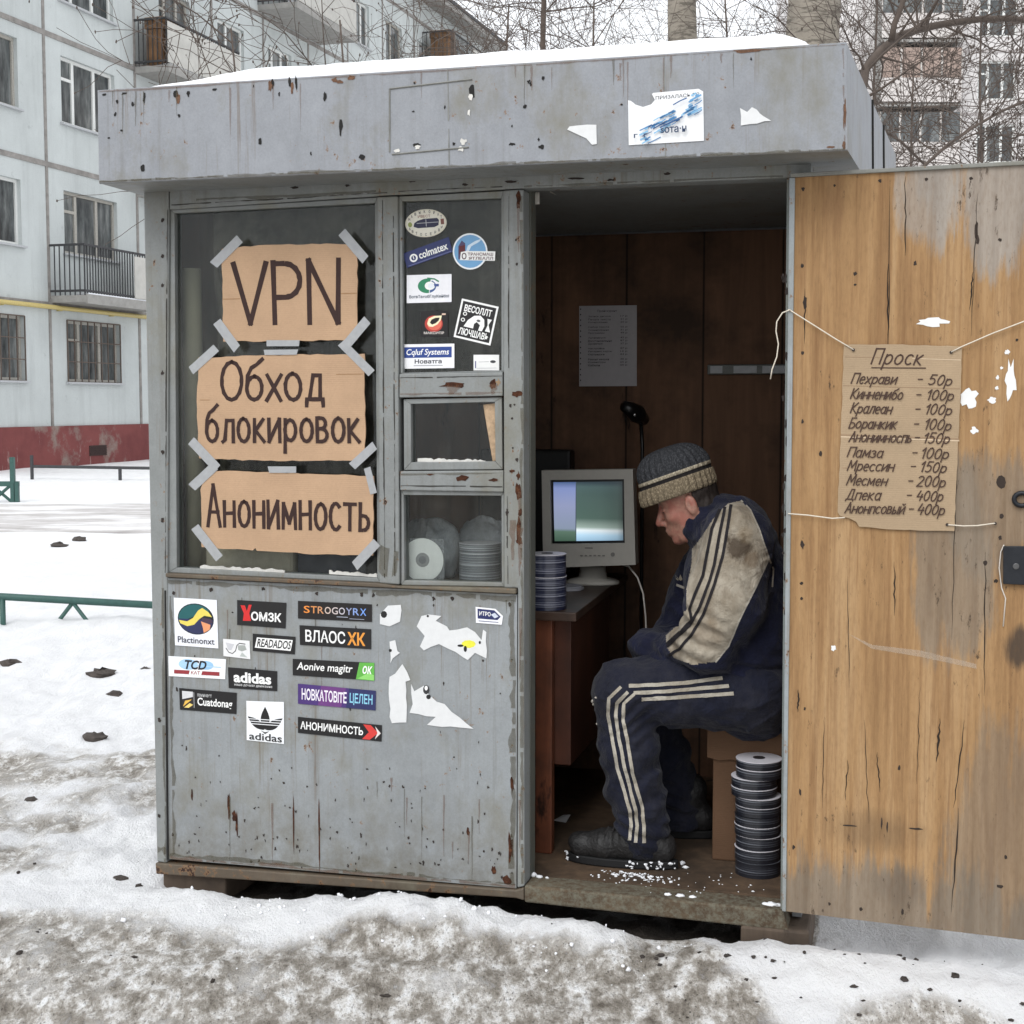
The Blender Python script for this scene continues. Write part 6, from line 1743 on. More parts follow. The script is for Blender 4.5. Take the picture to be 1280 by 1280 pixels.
m = MB(); q = onz(KF, 712, 741, ZT); m.lathe((q.x - .03, q.y + .08, ZT + .001), [(.06, 0), (.06, .008)], 32); m.lathe((q.x - .035, q.y + .085, ZT + .0095), [(.058, 0), (.058, .004)], 32)
mk('loose_disc', m, plain('grey_disc', (150, 150, 156), .25, .1), label='few loose grey discs lying on the desk beside the blue packs', cat='discs')

# --- display behind the small lower pane
zs0 = zs_ + .0005
sd2 = .058
m = MB(); a, b = K(503, 674, sd2), K(555, 727, sd2); m.box(a.x, b.x, sd2 + .004, sd2 + .006, zs0, a.z + .003)
slv = thing('disc_sleeve', 'white disc in a clear sleeve standing behind the lower small pane', 'disc', ((a.x + b.x) / 2, sd2 + .005, zs0), KF)
mk('sleeve', m, translucent_mat('clear_sleeve', (150, 152, 156), .5), slv)
c = K(528, 700, sd2); r = (K(554, 700, sd2).x - c.x)
m = MB(); n = 48
m.prism([(c.x + r * math.cos(2 * math.pi * i / n), sd2 + .0035, max(zs0 + .001, c.z + r * math.sin(2 * math.pi * i / n))) for i in range(n)], (0, -.0015, 0)); mk('disc', m, plain('white_disc', (240, 240, 238), .3, .03), slv)
for rad, col, dz in ((.33, (150, 150, 152), .0018), (.18, (118, 120, 124), .0022)):
    m = MB(); m.prism([(c.x + r * rad * math.cos(2 * math.pi * i / 24), sd2 + .0030 - dz * .7, c.z + r * rad * math.sin(2 * math.pi * i / 24)) for i in range(24)], (0, -.0006, 0)); mk('hub', m, plain('hub_%d' % col[0], col, .3, .05), slv)
c = K(600, 725, .15)
pack((c.x, .15, zs0), .062, K(600, 678, .15).z - zs0, 'grey disc pack half seen behind the dirty lower small pane', 'disc packs in the display', DISC_GREY, white=False)
def bag(label, c, r, seed):
    R = random.Random(seed); mb = MB(); nu, nv = 26, 40
    for i in range(nu + 1):
        th = math.pi * i / nu
        for j in range(nv):
            q = 2 * math.pi * j / nv
            p = np.array([math.sin(th) * math.cos(q), math.sin(th) * math.sin(q), math.cos(th)])
            k = 1 + .55 * float(fbm(np.array([p[0] * 2.6 + seed]), np.array([p[1] * 2.6]), np.array([p[2] * 2.6]), oct=4, seed=seed)[0])
            mb.v.append((c[0] + r[0] * p[0] * k, c[1] + r[1] * p[1] * k, max(zs0 + .0004, c[2] + r[2] * p[2] * k)))
    for i in range(nu):
        for j in range(nv):
            j2 = (j + 1) % nv; mb.f.append((i * nv + j, (i + 1) * nv + j, (i + 1) * nv + j2, i * nv + j2)); mb.m.append(0)
    M = Mat('grey_polythene', .35, 0, .5); M.color(M.ramp(M.noise(8, 5, .7), [(.35, lin((122, 125, 130))), (.65, lin((170, 173, 178)))])); M.bump(M.noise(22, 5, .7, dist=1.0), .8, .015)
    mk('plastic_bag', mb, M.m, smooth=True, label=label, cat='plastic bag')
a = K(536, 660, .22); b = K(602, 655, .23)
bag('crumpled grey plastic bag behind the standing white disc', (a.x, .22, zs0 + .075), (.105, .06, .10), 3)
bag('crumpled grey plastic bag behind the half seen disc pack', (b.x, .255, zs0 + .085), (.09, .05, .105), 9)
# things behind the large pane
a = K(240, 378, .12); m = MB(); m.tube([(a.x, .12, zs0), (a.x, .12, K(240, 336, .12).z)], .030, 18); mk('paper_roll', m, plain('yellowed_roll', (150, 144, 124), .7, .15, 6), smooth=True, label='tall yellowed paper roll standing in the left corner of the big window', cat='paper roll')
a, b = K(256, 690, .16), K(372, 716, .16); m = MB(); m.box(a.x, b.x, .13, .22, zs0, K(300, 684, .16).z); mk('paper_bundle', m, plain('paper_bundle', (196, 186, 166), .8, .15, 14), bevel=.012, label='pale bundle of papers on the sill under the lowest cardboard sign', cat='papers')
a, b = K(376, 690, .15), K(462, 716, .15); m = MB(); m.box(a.x, b.x, .12, .24, zs0, K(300, 688, .15).z); mk('dark_carton', m, plain('dark_blue_carton', (54, 58, 72), .6, .25, 10), bevel=.006, label='dark blue carton on the sill right of the pale papers', cat='carton')

# --- stool box
SB = .36
a, b = K(886, 906, SB), K(990, 1066, SB)
CART = cardboard_mat('dirty_carton', (98, 74, 56))
stool = thing('box_seat', 'battered brown carton box the man sits on', 'box', ((a.x + b.x) / 2 + .1, SB + .2, ZF), KF)
zt_ = K(900, 908, SB).z
m = MB(); m.box(a.x + .012, a.x + .37, SB + .012, SB + .40, ZF, zt_ - .006); mk('carton_body', m, CART, stool, bevel=.006)
R_ = random.Random(6)
m = MB(); top = [Vector((a.x - .004, SB, zt_)), Vector((a.x + .385, SB, zt_))]
bot = [(a.x + .385 - .389 * t, SB - .004, K(886, 948, SB).z + R_.uniform(-.006, .006) - .012 * (1 - t)) for t in np.linspace(0, 1, 12)]
m.prism(top[::-1] + [Vector(p) for p in reversed(bot)] if False else [top[0]] + [Vector((p[0], SB, p[2])) for p in reversed(bot)] + [top[1]], (0, .006, 0)); m.box(a.x - .004, a.x + .385, SB + .007, SB + .41, zt_ - .0055, zt_)
mk('flap', m, CART, stool)

# --- snow trodden in
def floor_snow():
    mb = MB(); R = random.Random(8)
    def fl(px, py, r, d=None):
        p = onz(KF, px, py, ZF)
        mb.blob((p.x, p.y, ZF + r * .3), (r * R.uniform(.8, 1.6), r * R.uniform(.8, 1.6), r * .6), R.random(), 7, 0, .35)
    for i in range(120):
        x = R.gauss(792, 26); fl(x, 1086 + (x - 740) * .10 + abs(R.gauss(0, 5)), R.choice([.0012, .0018, .0025, .004]))
    for i in range(40): fl(R.uniform(770, 960), R.uniform(1092, 1118), R.choice([.0015, .002, .003]))
    for x, y, r in ((853, 1080, .010), (857, 1085, .008), (667, 1095, .012), (674, 1097, .009), (684, 1098, .006)): fl(x, y, r)
    mk('trodden_snow', mb, plain('crumb_snow', (232, 233, 236), .8, .06), smooth=True, kind='stuff')
    for lab, pxs in (('snow lump', 0),):
        pass
    mb = MB()
    for x, y, r in ((965, 1126, .02), (972, 1124, .014), (958, 1128, .012), (835, 1115, .012), (850, 1117, .014), (866, 1118, .012)):
        p = K(x, y, .03); mb.blob((p.x, .03, K(x, 1107 + (x - 656) * .097, -.008).z + .001), (r, r * .6, r * .35), R.random(), 8, 0, .3)
    mk('sill_snow', mb, plain('crumb_snow', (232, 233, 236), .8, .06), smooth=True, kind='stuff')
floor_snow()
m = MB(); p = onz(KF, 701, 1027, ZF); m.prism([(p.x - .025, p.y, ZF + .001), (p.x + .02, p.y - .01, ZF + .001), (p.x + .028, p.y + .02, ZF + .018), (p.x + .0, p.y + .03, ZF + .012)], (0, .002, .002)); mk('paper_scrap', m, plain('paper_226_226_226', (206, 204, 204), .7, .05), label='small crumpled white paper scrap on the dark floor by the desk', cat='paper scrap')
# ================================================================== THE MAN
class SDF:
    def __init__(s, lo, hi, h):
        s.lo = np.array(lo, float); s.h = h
        n = np.ceil((np.array(hi) - s.lo) / h).astype(int) + 1
        s.n = n; s.F = np.full(n, 1.0, np.float32)
        s.ax = [(s.lo[i] + h * np.arange(n[i])).astype(np.float32) for i in range(3)]
    def _win(s, lo, hi):
        a = np.maximum(0, np.floor((np.array(lo) - s.lo) / s.h).astype(int)); b = np.minimum(s.n, np.ceil((np.array(hi) - s.lo) / s.h).astype(int) + 1)
        if (b <= a).any(): return None, None
        sl = tuple(slice(a[i], b[i]) for i in range(3))
        return sl, np.meshgrid(*[s.ax[i][sl[i]] for i in range(3)], indexing='ij')
    def _put(s, sl, d, k, sub):
        F = s.F[sl]
        if sub:
            d = -d; hh = np.clip(.5 - .5 * (F - d) / k, 0, 1); s.F[sl] = F + (d - F) * hh + k * hh * (1 - hh)
        else:
            hh = np.clip(.5 + .5 * (F - d) / k, 0, 1); s.F[sl] = F + (d - F) * hh - k * hh * (1 - hh)
    def cap(s, a, b, ra, rb, k=.02, ds=1.0, dm=0.0, sub=False):
        a = np.array(a, float); b = np.array(b, float); R = max(ra, rb) + k + .04
        mrg = np.array([R, R * max(1, ds), R])
        sl, g = s._win(np.minimum(a, b) - mrg, np.maximum(a, b) + mrg)
        if sl is None: return
        X, Y, Z = g
        Y = (Y - dm) / ds + dm; a = a.copy(); b = b.copy(); a[1] = (a[1] - dm) / ds + dm; b[1] = (b[1] - dm) / ds + dm
        ab = b - a; L2 = max(1e-9, float(ab @ ab))
        t = np.clip(((X - a[0]) * ab[0] + (Y - a[1]) * ab[1] + (Z - a[2]) * ab[2]) / L2, 0, 1)
        d = np.sqrt((X - a[0] - t * ab[0]) ** 2 + (Y - a[1] - t * ab[1]) ** 2 + (Z - a[2] - t * ab[2]) ** 2) - (ra + (rb - ra) * t)
        s._put(sl, d, k, sub)
    def ell(s, c, r, axes=None, k=.015, sub=False):
        c = np.array(c, float); r = np.array(r, float); A = np.eye(3) if axes is None else np.array(axes, float)
        mrg = r.max() + k + .04
        sl, g = s._win(c - mrg, c + mrg)
        if sl is None: return
        P = [g[i] - c[i] for i in range(3)]
        q = [(P[0] * A[j][0] + P[1] * A[j][1] + P[2] * A[j][2]) for j in range(3)]
        k0 = np.sqrt(sum((q[j] / r[j]) ** 2 for j in range(3))); k1 = np.sqrt(sum((q[j] / r[j] ** 2) ** 2 for j in range(3)))
        s._put(sl, k0 * (k0 - 1) / np.maximum(k1, 1e-6), k, sub)
    def plane_cut(s, p, n, k=.006):
        """remove everything on the side n points to"""
        X, Y, Z = np.meshgrid(*s.ax, indexing='ij'); n = np.array(n, float); n /= np.linalg.norm(n)
        d = (X - p[0]) * n[0] + (Y - p[1]) * n[1] + (Z - p[2]) * n[2]
        hh = np.clip(.5 - .5 * (s.F - d) / k, 0, 1); s.F = (s.F + (d - s.F) * hh + k * hh * (1 - hh)).astype(np.float32)
    def wrinkle(s, fn, band=.03):
        idx = np.where(np.abs(s.F) < band)
        x, y, z = s.ax[0][idx[0]], s.ax[1][idx[1]], s.ax[2][idx[2]]
        s.F[idx] += fn(x.astype(float), y.astype(float), z.astype(float)).astype(np.float32)
    def mesh(s):
        F = s.F; ins = F < 0
        c = np.zeros(tuple(np.array(F.shape) - 1), np.int8)
        for a in (0, 1):
            for b in (0, 1):
                for d in (0, 1): c += ins[a:F.shape[0] - 1 + a, b:F.shape[1] - 1 + b, d:F.shape[2] - 1 + d]
        act = (c > 0) & (c < 8); idx = np.argwhere(act)
        pos = np.zeros((len(idx), 3)); cnt = np.zeros(len(idx))
        cs = [(a, b, d) for a in (0, 1) for b in (0, 1) for d in (0, 1)]
        for p in cs:
            for ax in range(3):
                if p[ax]: continue
                q = list(p); q[ax] = 1
                va = F[idx[:, 0] + p[0], idx[:, 1] + p[1], idx[:, 2] + p[2]]; vb = F[idx[:, 0] + q[0], idx[:, 1] + q[1], idx[:, 2] + q[2]]
                cr = (va < 0) != (vb < 0); t = np.where(cr, va / np.where(va == vb, 1, va - vb), 0)
                e = np.tile(np.array(p, float), (len(idx), 1)); e[:, ax] += t
                pos += e * cr[:, None]; cnt += cr
        V = (idx + pos / cnt[:, None]) * s.h + s.lo
        vid = -np.ones(c.shape, np.int64); vid[tuple(idx.T)] = np.arange(len(idx))
        faces = []
        for ax in range(3):
            o1, o2 = [(1, 2), (2, 0), (0, 1)][ax]
            sh = [slice(None)] * 3; sh2 = [slice(None)] * 3
            sh[ax] = slice(0, -1); sh2[ax] = slice(1, None)
            A = ins[tuple(sh)]; B = ins[tuple(sh2)]
            e = np.argwhere(A != B); e = e[(e[:, o1] > 0) & (e[:, o2] > 0) & (e[:, o1] < F.shape[o1] - 1) & (e[:, o2] < F.shape[o2] - 1)]
            def cell(d1, d2):
                q = e.copy(); q[:, o1] += d1; q[:, o2] += d2; return vid[q[:, 0], q[:, 1], q[:, 2]]
            f = np.stack([cell(-1, -1), cell(0, -1), cell(0, 0), cell(-1, 0)], 1)
            fl = A[tuple(e.T)]
            f[~fl] = f[~fl][:, ::-1]
            faces.append(f)
        Fc = np.concatenate(faces); Fc = Fc[(Fc >= 0).all(1)]
        mb = MB(); mb.v = [tuple(p) for p in V]; mb.f = [tuple(int(i) for i in q) for q in Fc]; mb.m = [0] * len(mb.f)
        return mb
KI = KF.inverted(); CAMK = KI @ CAM; K3 = KI.to_3x3()
def proj(p):
    w = KF @ Vector(p); v = w - CAM
    zc = v.y * _c - v.z * _s; yc = v.y * _s + v.z * _c
    return 640 + FPX * v.x / zc, 640 - FPX * yc / zc
def inside(poly, x, y):
    c = False; n = len(poly); j = n - 1
    for i in range(n):
        if (poly[i][1] > y) != (poly[j][1] > y) and x < (poly[j][0] - poly[i][0]) * (y - poly[i][1]) / (poly[j][1] - poly[i][1]) + poly[i][0]: c = not c
        j = i
    return c
def bvh_of(mb): return BVHTree.FromPolygons([Vector(v) for v in mb.v], mb.f)
def cast(bvh, px, py):
    r = (K3 @ ray(px, py)).normalized(); h = bvh.ray_cast(CAMK, r)
    return (h[0], h[1]) if h[0] is not None else (None, None)
def sewn(bvh, pts, w, lift=.0020, step=1.6):
    """a ribbon sewn onto the cloth along the given line; w is its width in pixels of the 1280 px frame"""
    P_ = []
    for i in range(len(pts) - 1):
        L = math.hypot(pts[i + 1][0] - pts[i][0], pts[i + 1][1] - pts[i][1]); n = max(1, int(L / step))
        for k in range(n): t = k / n; P_.append((pts[i][0] + (pts[i + 1][0] - pts[i][0]) * t, pts[i][1] + (pts[i + 1][1] - pts[i][1]) * t))
    P_.append(pts[-1]); mb = MB(); prev = None
    for i, p in enumerate(P_):
        a, b = P_[max(0, i - 2)], P_[min(len(P_) - 1, i + 2)]; tx, ty = b[0] - a[0], b[1] - a[1]; l = math.hypot(tx, ty) or 1
        nx, ny = -ty / l * w / 2, tx / l * w / 2; row = []
        for s_ in (-1, -.5, 0, .5, 1):
            h, nn = cast(bvh, p[0] + nx * s_, p[1] + ny * s_)
            if h is None: row = None; break
            row.append(h + (nn if nn.dot(CAMK - h) > 0 else -nn) * lift)
        if row and prev and all((row[k] - prev[k]).length < .05 for k in range(5)):
            for k in range(4): mb.poly([prev[k], prev[k + 1], row[k + 1], row[k]])
        prev = row
    return mb

DM = .42                                  # middle plane of the seated body
HS = K(865, 629, DM)                      # ear level in the head's middle
pit = math.radians(20)
HF = np.array([-math.cos(pit), 0, -math.sin(pit)]); HU = np.array([-math.sin(pit), 0, math.cos(pit)]); HD = np.array([0, -1, 0])   # forward, up, towards the viewer
H0 = np.array(HS)
def HP(f, sd, w): return H0 + HF * f + HD * sd + HU * w
AX = [HF, HD, HU]

def build_body():
    g = SDF((-.02, .02, ZF - .02), (.98, .86, 1.50), .0045)
    # skull and face
    g.ell(HP(.008, 0, .050), (.088, .075, .086), AX, .01)
    g.ell(HP(.030, 0, -.015), (.064, .060, .078), AX, .02)
    for sd in (1, -1):
        g.cap(HP(-.015, .052 * sd, -.035), HP(.05, .030 * sd, -.088), .020, .016, .02)
        g.cap(HP(.082, .012 * sd, .032), HP(.070, .044 * sd, .034), .012, .010, .012)
        g.ell(HP(.058, .038 * sd, -.018), (.024, .020, .018), AX, .018)
    g.ell(HP(.072, 0, -.092), (.022, .023, .017), AX, .02)
    for sd in (1, -1): g.ell(HP(.094, .031 * sd, .010), (.015, .015, .011), AX, .010, True)
    for sd in (1, -1): g.ell(HP(.078, .031 * sd, .008), (.0125, .0145, .0115), AX, .003)
    g.cap(HP(.092, 0, .018), HP(.116, 0, -.026), .0085, .0115, .010)
    for sd in (1, -1): g.ell(HP(.104, .012 * sd, -.030), (.011, .008, .009), AX, .006)
    for sd in (1, -1): g.ell(HP(.108, .007 * sd, -.039), (.004, .003, .004), AX, .003, True)
    g.ell(HP(.066, 0, -.056), (.034, .034, .034), AX, .016)
    g.ell(HP(.097, 0, -.056), (.008, .019, .0055), AX, .006); g.ell(HP(.094, 0, -.067), (.009, .017, .006), AX, .006)
    g.cap(HP(.1045, -.021, -.0615), HP(.1045, .021, -.0615), .0016, .0016, .004, sub=True)
    for sd in (1, -1):
        g.ell(HP(-.008, .077 * sd, -.002), (.018, .009, .031), AX, .006); g.ell(HP(-.002, .087 * sd, .0), (.009, .007, .017), AX, .004, True)
    g.cap(HP(-.03, 0, -.04), S(905, 668, DM), .056, .062, .03)
    # trunk and limbs under the clothes
    g.cap(S(905, 668, DM), S(920, 735, DM), .085, .115, .05, 1.25, DM); g.cap(S(920, 735, DM), S(940, 850, DM), .115, .11, .05, 1.25, DM)
    for sd, sh, el, wr in ((0, (922, 680, .25), (884, 800, .23), (815, 812, .40)), (1, (905, 680, .58), (850, 800, .62), (818, 806, .47))):
        g.cap(S(*sh), S(*el), .05, .042, .03); g.cap(S(*el), S(*wr), .04, .03, .02)
        w_ = np.array(S(*wr)); dirv = np.array([-.22, .10 if sd == 0 else -.06, -.95]); dirv /= np.linalg.norm(dirv)
        palm = w_ + dirv * .055; g.cap(w_, palm, .026, .030, .012, .62, float(w_[1]))
        for k, (ln, off) in enumerate(((.066, -.027), (.076, -.009), (.072, .009), (.056, .026))):
            b0 = palm + np.array([0, 0, -off]) ; b1 = b0 + dirv * ln * .5 + np.array([0, 0, -.006]); b2 = b1 + (dirv + np.array([.5, 0, -.9])) / 1.3 * ln * .45
            g.cap(b0, b1, .0095, .0088, .004); g.cap(b1, b2, .0088, .0074, .003)
        t0 = w_ + dirv * .02 + np.array([0, -.018, .018]); t1 = t0 + dirv * .035 + np.array([0, -.010, .014]); g.cap(t0, t1, .012, .0105, .005); g.cap(t1, t1 + dirv * .03, .0105, .0085, .003)
    for hp, kn, an in (((940, 866, .32), (778, 864, .27), (803, 1045, .262)), ((938, 866, .52), (800, 866, .57), (852, 1022, .60))):
        g.cap(S(*hp), S(*kn), .088, .06, .04); g.cap(S(*kn), S(*an), .058, .042, .03)
        a_ = np.array(S(*an)); a_[2] = ZF + .08; g.cap(a_, a_ + np.array([-.15, 0, -.042]), .036, .024, .02)
    return g.mesh()
SKIN = Mat('skin', .5, 0, .4)
SKIN.color(SKIN.mix(SKIN.ramp(SKIN.noise(26, 4, .6), [(.42, 0.0), (.62, .65)]), SKIN.ramp(SKIN.noise(70, 4, .7), [(.3, lin((138, 100, 86))), (.7, lin((176, 134, 116)))]), lin((160, 94, 82))))
SKIN.b.inputs['Subsurface Weight'].default_value = .12; SKIN.b.inputs['Subsurface Radius'].default_value = (.012, .005, .003)
SKIN.bump(SKIN.noise(180, 3), .12, .002); SKIN = SKIN.m
bm_ = build_body()
MAN = mk('person', bm_, SKIN, smooth=True, base=(S(860, 900, DM).x, DM, ZF), label='man in a dirty navy and cream tracksuit and knitted hat, seated with bowed head', cat='person')

# hair round the ear and nape
g = SDF(HP(-.02, 0, 0) - .16, HP(-.02, 0, 0) + .16, .004)
g.ell(HP(.004, 0, .035), (.094, .080, .080), AX, .004)
g.ell(HP(-.02, 0, -.03), (.074, .068, .05), AX, .02)
g.plane_cut(HP(-.018, 0, 0), HF + HU * -.25 * 0, .004)
g.plane_cut(HP(0, 0, .058), HU, .004)
g.wrinkle(lambda x, y, z: .008 * fbm(x * 90, y * 90, z * 40, oct=3, seed=4))
mk('hair', g.mesh(), plain('dark_hair', (40, 32, 28), .7, .3, 120, bump=.5), MAN, smooth=True)
m = MB()
for k in range(9):
    t = k / 8; m.blob(HP(.083 - .022 * t, .020 + .030 * t, .030 + .006 * math.sin(t * 3)), (.0055, .0045, .0035), k, 7, 0, .3)
    m.blob(HP(.083 - .022 * t, -.020 - .030 * t, .030 + .006 * math.sin(t * 3)), (.0055, .0045, .0035), k, 7, 0, .3)
mk('eyebrow', m, plain('dark_hair', (40, 32, 28), .7, .3, 120, bump=.5), MAN)
for sd in (1, -1):
    m = MB(); m.tube([HP(.0905 - .006 * abs(t), sd * (.031 + .011 * t), .002 - .001 * t * t) for t in (-1, -.5, 0, .5, 1)], .0014, 5); mk('eyelashes', m, plain('lash', (34, 24, 22), .7), MAN)
bvb = bvh_of(bm_)

# knitted hat
def hat():
    mb = MB(); n = 240
    def ringpt(q, w, rf, rs, fc): return HP(fc + .96 * rf * math.cos(q), .95 * rs * math.sin(q), w)
    prof = [(.034, .112, .094, .028, 0), (.034, .121, .101, .028, 0), (.040, .127, .105, .028, 0), (.055, .128, .106, .027, 0), (.075, .126, .105, .025, 0), (.085, .123, .103, .023, 0), (.0865, .119, .100, .022, 1), (.0965, .118, .099, .021, 1), (.098, .121, .101, .021, 2), (.107, .1205, .1005, .020, 2), (.109, .117, .098, .019, 3)]
    for t in np.linspace(.05, 1, 18):
        a = t * math.pi / 2; prof.append((.109 + .080 * math.sin(a), .116 * math.cos(a) ** .70 + .003, .098 * math.cos(a) ** .70 + .003, .019 + .006 * t, 3))
    R = random.Random(4)
    for i, (w, rf, rs, fc, mt) in enumerate(prof):
        for j in range(n):
            q = 2 * math.pi * j / n
            rib = (.0024 if mt == 0 else .0030 * (1 - .6 * max(0, (w - .15) / .04)) if mt == 3 else .001) * math.sin(q * (33 if mt == 0 else 30) + (6 * (w - .1) if mt == 3 else 0)) + .004 * float(fbm(np.array([math.cos(q) * 2]), np.array([math.sin(q) * 2]), np.array([w * 22]), oct=2, seed=8)[0])
            k = 1 if i < len(prof) - 1 else .02
            mb.v.append(tuple(ringpt(q, w, (rf + rib) * k, (rs + rib) * k, fc)))
    for i in range(len(prof) - 1):
        for j in range(n):
            j2 = (j + 1) % n; mb.f.append((i * n + j, i * n + j2, (i + 1) * n + j2, (i + 1) * n + j)); mb.m.append(prof[i + 1][4])
    def knit(name, a, b, sc=(1, 1, 1)):
        M = Mat(name, .95, 0, .1)
        v = M.n('ShaderNodeTexVoronoi'); v.inputs['Scale'].default_value = 210; M.l(M.obj((1, 1, .7)), v.inputs['Vector'])
        M.color(M.ramp(v.outputs['Distance'], [(.15, lin(b)), (.6, lin(a))])); M.bump(v.outputs['Distance'], -.8 if False else .7, .003); return M.m
    mk('hat', mb, [knit('beige_knit', (112, 101, 84), (152, 138, 115)), plain('black_wool', (26, 22, 22), .95), knit('cream_knit', (150, 140, 122), (196, 186, 164)), knit('charcoal_knit', (52, 53, 56), (76, 77, 80))], MAN, smooth=True)
hat()

# jacket
ARM = [(924, 676, .235), (906, 752, .205), (884, 802, .225), (842, 818, .32), (806, 812, .40)]
def ridge_(x, y, z, seed): return np.maximum(0, 1 - np.abs(2 * vnoise(x, y, z, seed) - 1) * 1.6) ** 2
def build_jacket():
    g = SDF((.20, -.0, ZF + .30), (1.02, .88, 1.36), .005)
    g.cap(S(943, 862, DM), S(932, 800, DM), .150, .158, .05, 1.18, DM); g.cap(S(932, 800, DM), S(922, 725, DM), .158, .152, .05, 1.18, DM); g.cap(S(922, 725, DM), S(918, 678, DM), .152, .115, .05, 1.2, DM)
    g.cap(S(916, 668, .27), S(912, 664, .57), .082, .082, .05)
    g.cap(S(918, 664, DM), S(886, 652, DM), .108, .092, .025)
    a = [S(*p) for p in ARM]
    rs = [.098, .106, .088, .060, .050]
    for i in range(4): g.cap(a[i], a[i + 1], rs[i], rs[i + 1], .035 if i < 2 else .02)
    b = [S(902, 676, .60), S(872, 750, .645), S(850, 802, .63), S(828, 812, .54), S(812, 808, .46)]
    for i in range(4): g.cap(b[i], b[i + 1], [.09, .09, .08, .06][i], [.09, .08, .06, .05][i], .03)
    # collar opening
    c0, c1 = np.array(S(918, 668, DM)), np.array(S(884, 646, DM)); ax = (c1 - c0) / np.linalg.norm(c1 - c0)
    g.cap(c1 - ax * .02, c1 + ax * .12, .074, .084, .012, sub=True)
    # flat cut of the cuffs is hidden; folds
    A2, A3 = np.array(a[2]), np.array(a[1])
    def folds(x, y, z):
        r = .016 * fbm(x * 11, y * 11, z * 7, oct=3, seed=14)
        r = r + .012 * np.abs(fbm(x * 20 + z * 12, y * 14, z * 20 - x * 9, oct=2, seed=15)) * -1.5 + .003
        e = np.exp(-(((x - A2[0] + .02) ** 2 + (z - A2[2] - .02) ** 2) / .009))
        r = r + .0065 * e * np.sin((x * .5 + z) * 120 + 9 * fbm(x * 9, y * 9, z * 9, seed=3)) * (.4 + 1.2 * vnoise(x * 14, y * 14, z * 14, seed=44))
        sl = np.exp(-((y - .13) / .09) ** 2); r = r + .010 * sl * np.minimum(0, fbm(x * 9 - z * 3, y * 5, z * 4 + x * 4, oct=2, seed=55) + .05) - .004 * sl
        r = r - .006 * ridge_(x * 10 + z * 6, y * 8, z * 9 - x * 9, 71) - .004 * ridge_(x * 20 - z * 9, y * 16, z * 20 + x * 12, 72)
        wst = np.exp(-((z - (ZF + .58)) / .10) ** 2)
        r = r + .006 * wst * np.sin(z * 120 + x * 30 + 4 * fbm(x * 8, y * 8, z * 8, seed=6))
        return r
    g.wrinkle(folds)
    return g.mesh()
jk = build_jacket()
PANEL = [(x / 3.556 + 640, y / 3.556 + 540) for x, y in [(960, 318), (1018, 306), (1060, 350), (1100, 440), (1140, 562), (1082, 690), (1012, 830), (962, 950), (905, 1022), (800, 1034), (720, 1005), (690, 958), (683, 905), (742, 852), (745, 815), (775, 790), (775, 700), (798, 585), (800, 520), (840, 470), (895, 385), (930, 345)]]
va = np.array(jk.v)
pp = np.array([proj(p) for p in jk.v])
fm = []
for f_ in jk.f:
    c = va[list(f_)].mean(0); x, y = pp[list(f_)].mean(0)
    fm.append(1 if c[1] < DM - .03 and inside(PANEL, x, y) else 0)
# only where the panel is seen from outside: face turned to the viewer's half
jv = [Vector(v) for v in jk.v]
for i, f_ in enumerate(jk.f):
    if fm[i]:
        n_ = (jv[f_[1]] - jv[f_[0]]).cross(jv[f_[2]] - jv[f_[0]])
        if n_.length > 0 and n_.normalized().y > .25: fm[i] = 0
jk.m = fm
def cloth(name, a, b, dirt=None, stain=None):
    M = Mat(name, .85, 0, .2)
    col = M.ramp(M.noise(9, 5, .65), [(.3, lin(a)), (.7, lin(b))])
    if dirt:
        col = M.mix(M.ramp(M.noise(11, 6, .7, M.obj((1, 1, .55))), [(.44, 0.0), (.68, .85)]), col, lin(dirt))
        col = M.mix(M.ramp(M.noise(70, 4, .7), [(.5, 0.0), (.8, .35)]), col, lin(tuple(v * .8 for v in dirt)))
    if stain:
        base = INFO[MAN.name][1]
        for (p, r, k, cc) in stain:
            v = M.n('ShaderNodeVectorMath', operation='DISTANCE'); M.l(M.tc.outputs['Object'], v.inputs[0]); v.inputs[1].default_value = tuple(Vector(p) - base)
            q = M.math('ADD', M.math('DIVIDE', v.outputs['Value'], r), M.math('MULTIPLY', M.math('SUBTRACT', M.noise(34, 5, .7), .5), 1.5))
            col = M.mix(M.ramp(q, [(.55, k), (1.15, 0.0)]), col, lin(cc))
    M.color(col)
    w = M.noise(420, 2, .5); M.bump(M.math('ADD', M.math('MULTIPLY', M.noise(17, 6, .62, dist=1.1), 2.2), M.math('MULTIPLY', w, .10)), .5, .014)
    M.b.inputs['Sheen Weight'].default_value = .08
    return M.m
bvj = bvh_of(jk)
s1 = cast(bvj, 924, 685)[0]; s2 = cast(bvj, 932, 668)[0]; s3 = cast(bvj, 884, 790)[0]; s4 = cast(bvj, 940, 700)[0]
NAVY = cloth('navy_cloth', (14, 16, 32), (26, 29, 52), None)
CREAM = cloth('soiled_cream_cloth', (140, 131, 116), (172, 163, 148), (114, 101, 83), [(s1, .045, .85, (58, 45, 33)), (s2, .03, .4, (120, 104, 82)), (s3, .06, .4, (128, 112, 92)), (s4, .03, .6, (108, 90, 70))])
JACK = mk('jacket', jk, [NAVY, CREAM], MAN, smooth=True)
STR_W = cloth('worn_white_tape', (152, 146, 134), (186, 180, 168), (132, 121, 104))
STR_D = plain('dark_tape', (24, 20, 24), .85, .2)
Z = lambda pts: [(x / 3.556 + 640, y / 3.556 + 540) for x, y in pts]
